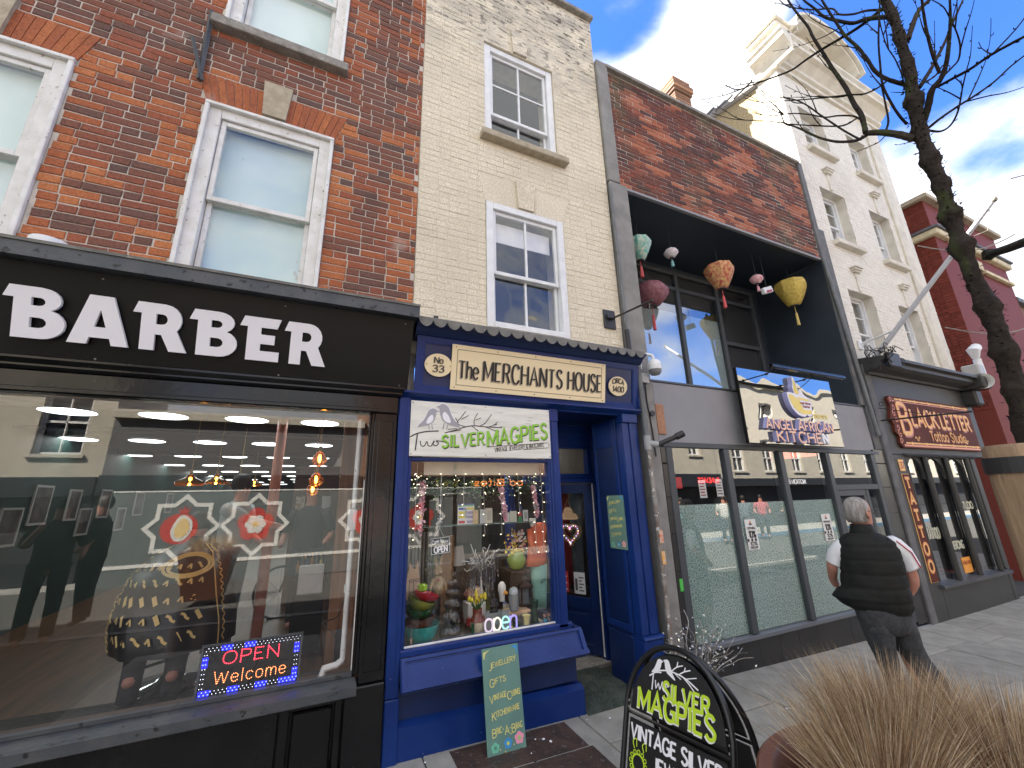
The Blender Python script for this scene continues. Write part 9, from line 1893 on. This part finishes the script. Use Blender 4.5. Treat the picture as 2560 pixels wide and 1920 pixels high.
 for i in (2.6, 3.3, 4.0, 4.7, 5.4):
  for k in range(11):
   a = -PI*1.02+k*.21+(.09 if int(i*10) % 2 else 0); ty = r.randrange(3); s = .03
   if ty == 0: l = [(-.5, -1), (.5, 1)]; w = .030
   elif ty == 1: l = [(-1, -.8), (-.2, -.5), (.1, .3), (.9, .8)]; w = .018
   else: l = [(-.8, .5), (0, -.5), (.3, .9)]; w = .014
   pts = [cp(i+q[1]*.17, a+q[0]*.07) for q in l]
   for p, q in zip(pts, pts[1:]):
    d = (q-p).normalized(); n = Vector((math.cos(a), math.sin(a), .3)); sd = d.cross(n).normalized()*w*.5; m.add([p-sd, p+sd, q+sd, q-sd], [(0, 1, 2, 3)])
 for e in (.25, .0):
  for side_a in (-2.72, -.85):
   prev = None
   for j in range(60):
    t = j/59; i = 1.2+t*4.75; key = (0, 0, 1, 1)[j % 4]*.07; a = side_a+e*.5+key*(1 if e else 0)-.2*t*(1 if side_a < -2 else -1); p = cp(i, a)
    if prev is not None: d = (p-prev); sd = d.cross(Vector((math.cos(a), math.sin(a), .2))).normalized()*.006; m.add([prev-sd, prev+sd, p+sd, p-sd], [(0, 1, 2, 3)])
    prev = p
 for R in (.36, .30):
  prev = None
  for j in range(30):
   t = j/29*2*PI; p = cp(2.55+R*1.6*math.sin(t), -1.35+R*1.5*math.cos(t), .010)
   if prev is not None: d = p-prev; sd = d.cross(Vector((.1, -1, .5))).normalized()*.011; m.add([prev-sd, prev+sd, p+sd, p-sd], [(0, 1, 2, 3)])
   prev = p
 m.build('gold_print', GD, T, kind='stuff', fix=False)
 standing_person('barber in a pale shirt standing beside the customer with an arm stretched out', -.78, 2.55, 1.78, math.radians(-20), mat('pale_blue_shirt', (.42, .48, .52), rough=.9), mat('light_jeans', (.16, .22, .28), rough=.9), MATS['dark_hair'], arm=[(.26, .26, 1.30), (.24, .62, 1.20)], z0=.14)
 standing_person('long haired woman in dark clothes at the back of the barber shop', -.05, 3.2, 1.70, math.radians(-110), mat('black_jumper', (.02, .02, .022), rough=.9), MATS['black_jumper'], mat('auburn_hair', (.10, .04, .025), rough=.6), z0=.14)
 T = thing('trolley', 'barber trolley crowded with bottles and towels beside the pillar', 'trolley', (.02, 2.3, .14)); m = MB(); m.box(-.14, .16, 2.2, 2.5, .86, .90, .005); m.box(-.14, .16, 2.2, 2.5, .14, .85, .01); m.build('cabinet', BLACKS, T)
 m = MB(); m.box(-.10, .14, 2.12, 2.19, .70, .98, .01); m.build('white_towel', WHITEN, T)
 for i in range(7):
  x = -.12+i*.045; h = R_.uniform(.10, .22); m = MB(); m.lathe([(.018, 0), (.02, h*.6), (.007, h*.75), (.007, h), (0, h)], (x, 2.3+R_.uniform(-.05, .1), .90), 10); o = m.build('bottle', mat('bottle_col_%d' % i, R_.choice(((.05, .12, .35), (.5, .5, .5), (.35, .15, .03), (.02, .02, .02), (.4, .35, .1))), rough=.2), smooth=True); tag(o, '%s toiletry bottle from the left on the barber trolley' % ('first', 'second', 'third', 'fourth', 'fifth', 'sixth', 'last')[i], 'bottle', 'bottles on the barber trolley')
 for i, (x, z, c, lab) in enumerate(((-.30, 1.50, (.62, .60, .52), 'coloured price notice on the brown partition'), (-.12, 1.55, (.55, .55, .52), 'white notice on the brown partition'), (.08, 1.50, (.6, .6, .62), 'right hand pale notice on the brown partition'))):
  m = MB(); m.box(x, x+.13, 4.58, 4.59, z, z+.22); o = m.build('notice', mat('partition_notice_%d' % i, c, (.4, .25, .15) if i == 0 else None, scale=30, rough=.6)); tag(o, lab, 'notice')
 m = MB(); m.box(.255, .30, .70, .735, .93, .99, .006); o = m.build('wall_socket', WHITEN); tag(o, 'white socket on the wooden pier by the window', 'socket'); m = MB(); m.tube(catmull3([Vector((.27, .70, .93)), Vector((.22, .6, .80)), Vector((.12, .55, .78)), Vector((.20, .5, .70)), Vector((.24, .4, .60))]), .004, 5); o = m.build('power_cable', BLKPIPE); tag(o, 'looping black power cable below the white socket', 'cable')
 m = MB(); m.box(.20, .26, .36, .42, .56, .76, .006); o = m.build('black_speaker', BLACKS); tag(o, 'small black box standing on the ledge under the socket', 'box')
 # bicycle wheel seen deep in the room
 T = thing('bicycle', 'dark bicycle leaning inside the barber shop behind the pillar', 'bicycle', (-.1, 3.9, .14))
 for xx in (-.35, .25):
  m = MB(); m.tube([(xx+.30*math.cos(t), 3.9+.05*math.cos(t), .46+.32*math.sin(t)) for t in [i*PI/12 for i in range(24)]], .016, 6, closed=True)
  for t in range(8): m.tube([(xx, 3.9, .46), (xx+.3*math.cos(t*PI/4), 3.9, .46+.31*math.sin(t*PI/4))], .002, 3)
  m.build('wheel', BLKPIPE, T)
 m = MB(); m.tube([(-.35, 3.9, .46), (-.2, 3.9, .95), (.15, 3.9, .90), (-.05, 3.9, .45), (-.2, 3.9, .9)], .014, 6); m.tube([(.15, 3.9, .95), (.25, 3.9, .46)], .014, 6); m.tube([(.10, 3.75, 1.02), (.14, 3.9, 1.0), (.10, 4.05, 1.02)], .012, 6); m.build('frame', BLKPIPE, T)
 # LED sign
 T = thing('led_sign', 'lit LED sign reading OPEN Welcome with blue border lights in the barber window', 'sign', (-.25, .03, .57))
 U = Vector((1, 0, 0)); V = Vector((0, .10, 1)).normalized(); N = Vector((0, -1, .10)).normalized(); O = Vector((-.497, .03, .612)); w, h = .492, .245
 m = MB(); m.prism([(0, 0), (w, 0), (w, h), (0, h)], O, U, V, N, -.012, .0); m.build('panel', BLACKS, T); m = MB(); m.ring([(-.004, -.004), (w+.004, -.004), (w+.004, h+.004), (-.004, h+.004)], [(.006, .006), (w-.006, .006), (w-.006, h-.006), (.006, h-.006)], O, U, V, N, -.014, .004); m.build('frame', DKGREY, T)
 def dots(pts, nm, col, st, r=.0026):
  m = MB()
  for a, b in pts: m.prism(ell(a, b, r, r, 8), O, U, V, N, .0006, .0022)
  m.build(nm, emis(nm, col, st), T, kind='stuff')
 def along(text, x, y, hh, fit, step):
  st, tw = layout(text, .25); sx = fit/tw; out = []
  for p, s_, c in st:
   q = [Vector((x+a.x*sx, y+a.y*hh)) for a in p]; L = 0; nxt = 0
   for a, b in zip(q, q[1:]):
    d = (b-a).length
    while nxt <= L+d: t = (nxt-L)/max(d, 1e-6); out.append(tuple(a.lerp(b, t))); nxt += step
    L += d
  return out
 dots(along('OPEN', .105, .145, .060, .27, .0095), 'red_led', (1, .03, .06), 1.2); dots(along('Welcome', .075, .055, .058, .345, .0092), 'orange_led', (1, .25, .08), 1.1, .0021)
 wd = []; bd = []
 for i in range(25):
  for k in (0, 1):
   x = .02+i*.0188;
   for yy, blocks in ((.014+k*.013, ((0, 2), (7, 9), (14, 16), (20, 24))), (.218+k*.013, ((4, 6), (10, 12)))): (bd if any(a <= i <= b for a, b in blocks) else wd).append((x+(.009*k), yy))
 for i in range(8):
  for k in (0, 1):
   for xx, blocks in ((.014+k*.012, ((5, 6),)), (.462+k*.013, ((0, 1), (5, 6)))): (bd if any(a <= i <= b for a, b in blocks) else wd).append((xx, .045+i*.0222))
 dots(wd, 'white_led', (.75, .8, 1), .8, .0014); dots(bd, 'blue_led', (.06, .08, 1), 1.6, .0036)
 m = MB()
 for x0, x1, y0, y1 in ((.012, .062, .008, .034), (.145, .195, .008, .034), (.275, .328, .008, .034), (.39, .478, .008, .034), (.09, .14, .212, .238), (.20, .252, .212, .238), (.008, .034, .14, .19), (.455, .482, .15, .20), (.455, .482, .03, .075)): m.prism([(x0, y0), (x1, y0), (x1, y1), (x0, y1)], O, U, V, N, .0001, .0005)
 m.build('blue_glow_lens', emis('blue_lens', (.01, .01, .9), .5), T)
barber_inside()
# ================================================================== the other side of the street (seen in the glass)
def opposite():
 CR = mat('cream_render', (.46, .42, .34), (.40, .37, .30), scale=3, rough=.9); RB = BR_RED; DK = mat('dark_shopfront', (.018, .02, .024), rough=.35); YF = -12.1
 def house(label, x0, x1, zt, wall, wins, fascia, zf=2.45, name='opposite_house', back=YF):
  T = thing(name, label, 'building', ((x0+x1)/2, back, -.2))
  H = [(a, a+w, c, d) for a, w, c, d in wins]; m = MB(); slab_wall(m, x0, x1, zf, zt, back-.35, back, H); m.box(x0, x1, back-4, back-.36, -.2, zt); m.build('wall', wall, T)
  m = MB(); m.box(x0, x1, back-.1, back+.15, zt, zt+.25, .01); m.build('parapet', CR, T)
  m = MB(); m.box(x0+.02, x1-.02, back-.3, back+.22, 1.95, zf, .01); m.box(x0+.02, x0+.2, back-.3, back+.1, -.3, 1.95); m.box(x1-.2, x1-.02, back-.3, back+.1, -.3, 1.95); m.box(x0+.2, x1-.2, back-.3, back+.05, -.3, .35); m.build('shopfront', fascia, T)
  m = MB(); m.box(x0+.2, x1-.2, back-.34, back-.30, .35, 1.95); m.build('dark_interior', DARKROOM, T)
  for a, w, c, d in wins:
   W_ = bpy.data.objects.new('window', None); COL.objects.link(W_); W_.parent = T; W_.matrix_parent_inverse = wm(T).inverted(); W_.location = (a+w/2, back, c)
   f = MB(); y0, y1 = back-.2, back-.12
   f.box(a, a+.07, y0, y1, c, d); f.box(a+w-.07, a+w, y0, y1, c, d); f.box(a+.07, a+w-.07, y0, y1, d-.07, d); f.box(a+.07, a+w-.07, y0, y1, c, c+.07); f.box(a+.07, a+w-.07, y0, y1, (c+d)/2-.03, (c+d)/2+.03); f.box(a+w/2-.015, a+w/2+.015, y0, y1, c+.07, d-.07); f.build('frame', WHITEP, W_)
   MB().box(a+.07, a+w-.07, back-.24, back-.22, c+.07, d-.07).build('pane', mat('opp_pane_%d' % len(MATS), (.03, .035, .04), rough=.1), W_)
   s = MB(); s.box(a-.08, a+w+.08, back-.1, back+.08, c-.09, c, .005); s.build('sill', CR, W_)
  return T
 house('cream rendered house with tall sash windows across the street, leftmost seen in the glass', -13, -5.42, 8.2, CR, [(-11.6, 1.0, 3.05, 4.85), (-9.0, 1.0, 3.05, 4.85), (-6.95, 1.0, 3.05, 4.85), (-11.6, .95, 5.9, 7.1), (-9.0, .95, 5.9, 7.1), (-6.95, .95, 5.9, 7.1)], DK)
 house('low dark fronted shop with grey parapet across the street', -5.42, 1.3, 4.1, mat('grey_render_opp', (.12, .12, .12), rough=.9), [], DK, zf=2.5)
 house('red brick house with white sash windows across the street', 1.3, 10.6, 8.6, BR_OLD, [(2.2, .95, 3.3, 4.8), (4.6, .95, 3.3, 4.8), (7.0, .95, 3.3, 4.8), (9.2, .8, 3.3, 4.8), (2.2, .95, 5.9, 7.2), (4.6, .95, 5.9, 7.2), (7.0, .95, 5.9, 7.2)], DK)
 house('pale cream house over a black bar shopfront across the street', 10.6, 18.6, 6.8, CR, [(12.4, .8, 3.5, 4.8), (14.6, .8, 3.5, 4.8), (16.8, .8, 3.5, 4.8)], DK, zf=2.55)
 house('long cream terrace with many sash windows across the street, far right', 18.7, 80, 7.8, CR, [(20.6+i*2.6, 1.0, 2.75, 4.3) for i in range(14)]+[(20.6+i*2.6, 1.0, 5.4, 6.7) for i in range(8)], DK, zf=2.35, back=-12.6)
 # painted hoarding
 T = thing('painted_hoarding', 'grey hoarding across the street painted with white star frames, pomegranate and roses', 'hoarding', (-.5, -10.1, 0)); Y = -10.08
 GH = mat('hoarding_grey', (.13, .15, .15), rough=.7); WHT = mat('hoarding_white', (.74, .74, .70), rough=.7)
 m = MB(); m.box(-4.4, 4.9, Y-.08, Y, -.2, 2.0); m.build('board', GH, T); m = MB(); m.box(-4.4, 3.9, Y, Y+.012, .26, .34); m.box(-4.4, 4.9, Y, Y+.01, 1.975, 2.01); m.build('white_rail', WHT, T)
 def star(cx, R):
  o = [(cx+R*(1 if i % 2 == 0 else .765)*math.sin(i*PI/8), 1.13+R*(1 if i % 2 == 0 else .765)*math.cos(i*PI/8)) for i in range(16)]; n = [(cx+(a-cx)*.84, 1.13+(b-1.13)*.84) for a, b in o]
  m = MB(); m.ring(o, n, (0, Y, 0), (1, 0, 0), (0, 0, 1), (0, 1, 0), .001, .01); m.build('star_frame', WHT, T)
 RD_ = mat('mural_red', (.55, .06, .05), rough=.7); YL = mat('mural_yellow', (.80, .50, .12), (.85, .7, .4), scale=14, rough=.7); n1 = (0, 1, 0)
 def pr(poly, d, mt, nm): m = MB(); m.prism(poly, (0, Y, 0), (1, 0, 0), (0, 0, 1), n1, d, d+.002); m.build(nm, mt, T)
 for cx, kind in ((-2.95, 0), (-1.40, 1), (1.38, 1), (2.92, 1)):
  star(cx, .80)
  if kind:
   for i in range(5): a = i*2*PI/5+.3; pr(ell(cx+.22*math.cos(a), 1.13+.22*math.sin(a), .20, .20, 14), .001+.0003*i, RD_, 'rose_petal')
   for i in range(6): a = i*PI/3; pr(ell(cx+.14*math.cos(a), 1.13+.14*math.sin(a), .10, .10, 12), .006+.0003*i, WHT, 'white_petal')
   pr(ell(cx, 1.13, .075, .075, 14), .009, YL, 'flower_centre')
  else:
   pr(ell(cx-.06, 1.10, .38, .36, 24), .001, RD_, 'pomegranate'); pr([(cx-.06, 1.42), (cx-.16, 1.62), (cx-.06, 1.52), (cx-.0, 1.66), (cx+.03, 1.52), (cx+.12, 1.62), (cx+.06, 1.42)], .002, RD_, 'crown'); pr(sm2([(cx-.14, .84), (cx-.22, 1.1), (cx-.05, 1.42), (cx+.16, 1.30), (cx+.20, 1.05), (cx+.05, .82)], 3), .004, WHT, 'pith'); pr(sm2([(cx-.10, .90), (cx-.15, 1.1), (cx-.03, 1.35), (cx+.11, 1.25), (cx+.14, 1.05), (cx+.04, .90)], 3), .007, YL, 'seeds')
 # planter reflected in the glass, people on our side of the road
 T = thing('planter', 'tapered dark brown square planter with dry grass across the pavement behind the viewer', 'planter', (-1.75, -6.4, -.1)); m = MB(); x, y = -1.72, -6.9
 m.add([(x-.28, y-.28, 0), (x+.28, y-.28, 0), (x+.28, y+.28, 0), (x-.28, y+.28, 0), (x-.42, y-.42, .82), (x+.42, y-.42, .82), (x+.42, y+.42, .82), (x-.42, y+.42, .82)], [(0, 1, 5, 4), (1, 2, 6, 5), (2, 3, 7, 6), (3, 0, 4, 7), (4, 5, 6, 7)]); m.build('pot', mat('brown_fibreglass', (.10, .045, .03), rough=.4), T)
 m = MB(); r = random.Random(2)
 for i in range(900): a = r.uniform(0, 2*PI); q = r.uniform(0, .3); b = Vector((x+q*math.cos(a), y+q*math.sin(a), .8)); e = b+Vector((math.cos(a)*r.uniform(0, .25), math.sin(a)*r.uniform(0, .25), r.uniform(.1, .32))); m.add([b+Vector((.004, 0, 0)), b-Vector((.004, 0, 0)), e], [(0, 1, 2)], r.random())
 m.build('dry_blades', MATS['dry_grass'], T, kind='stuff', fix=False)
 bj = MATS['black_jumper']; nv = mat('navy_trousers', (.015, .018, .035), rough=.9); hr = MATS['dark_hair']
 standing_person('photographer standing on the pavement in dark clothes with a phone raised', -2.9, -4.3, 1.66, math.radians(75), bj, nv, hr, pose=1)
 standing_person('companion in black top and dark jeans standing beside the photographer', -2.85, -5.3, 1.72, math.radians(170), bj, nv, hr)
 cl = [mat('coat_%d' % i, c, rough=.9) for i, c in enumerate(((.10, .25, .28), (.35, .35, .33), (.45, .20, .05), (.05, .06, .08), (.30, .05, .06), (.2, .22, .18)))]
 for i, (x, y, l) in enumerate(((11.5, -8.0, 'walker in a teal coat crossing on the far pavement'), (14.6, -8.8, 'shopper in a grey coat among the far group'), (15.1, -9.0, 'shopper in an orange jacket among the far group'), (15.5, -8.6, 'shopper in a dark coat among the far group'), (17.4, -9.2, 'shopper in a maroon coat on the far pavement'), (18.6, -8.9, 'shopper in an olive coat further along the far pavement'))): standing_person(l, x, y, 1.68, r.uniform(0, 6), cl[i], nv, hr, z0=-.2)
 for i, (x, z, w, tx, c, lab) in enumerate(((16.9, 2.12, 1.5, 'SUNDAES', (.7, .05, .05), 'red SUNDAES shop sign across the street'), (24.2, 2.02, 2.1, 'NOTION BAR', (.6, .6, .6), 'white NOTION BAR shop sign across the street'), (5.3, 2.10, 2.0, 'od Bites', (.8, .22, .05), 'orange od Bites shop sign across the street'))):
  m = MB(); yb = -12.1+.222 if x < 20 else -12.6+.222; write(m, tx, (x+w, yb, z), (-1, 0, 0), (0, 0, 1), (0, 1, 0), .24, w=.18, fit=w, th=.01); o = m.build('shop_lettering', emis('shop_lettering_%d' % i, c, 1.6) if i != 1 else WHITEL); tag(o, lab, 'sign')
opposite()
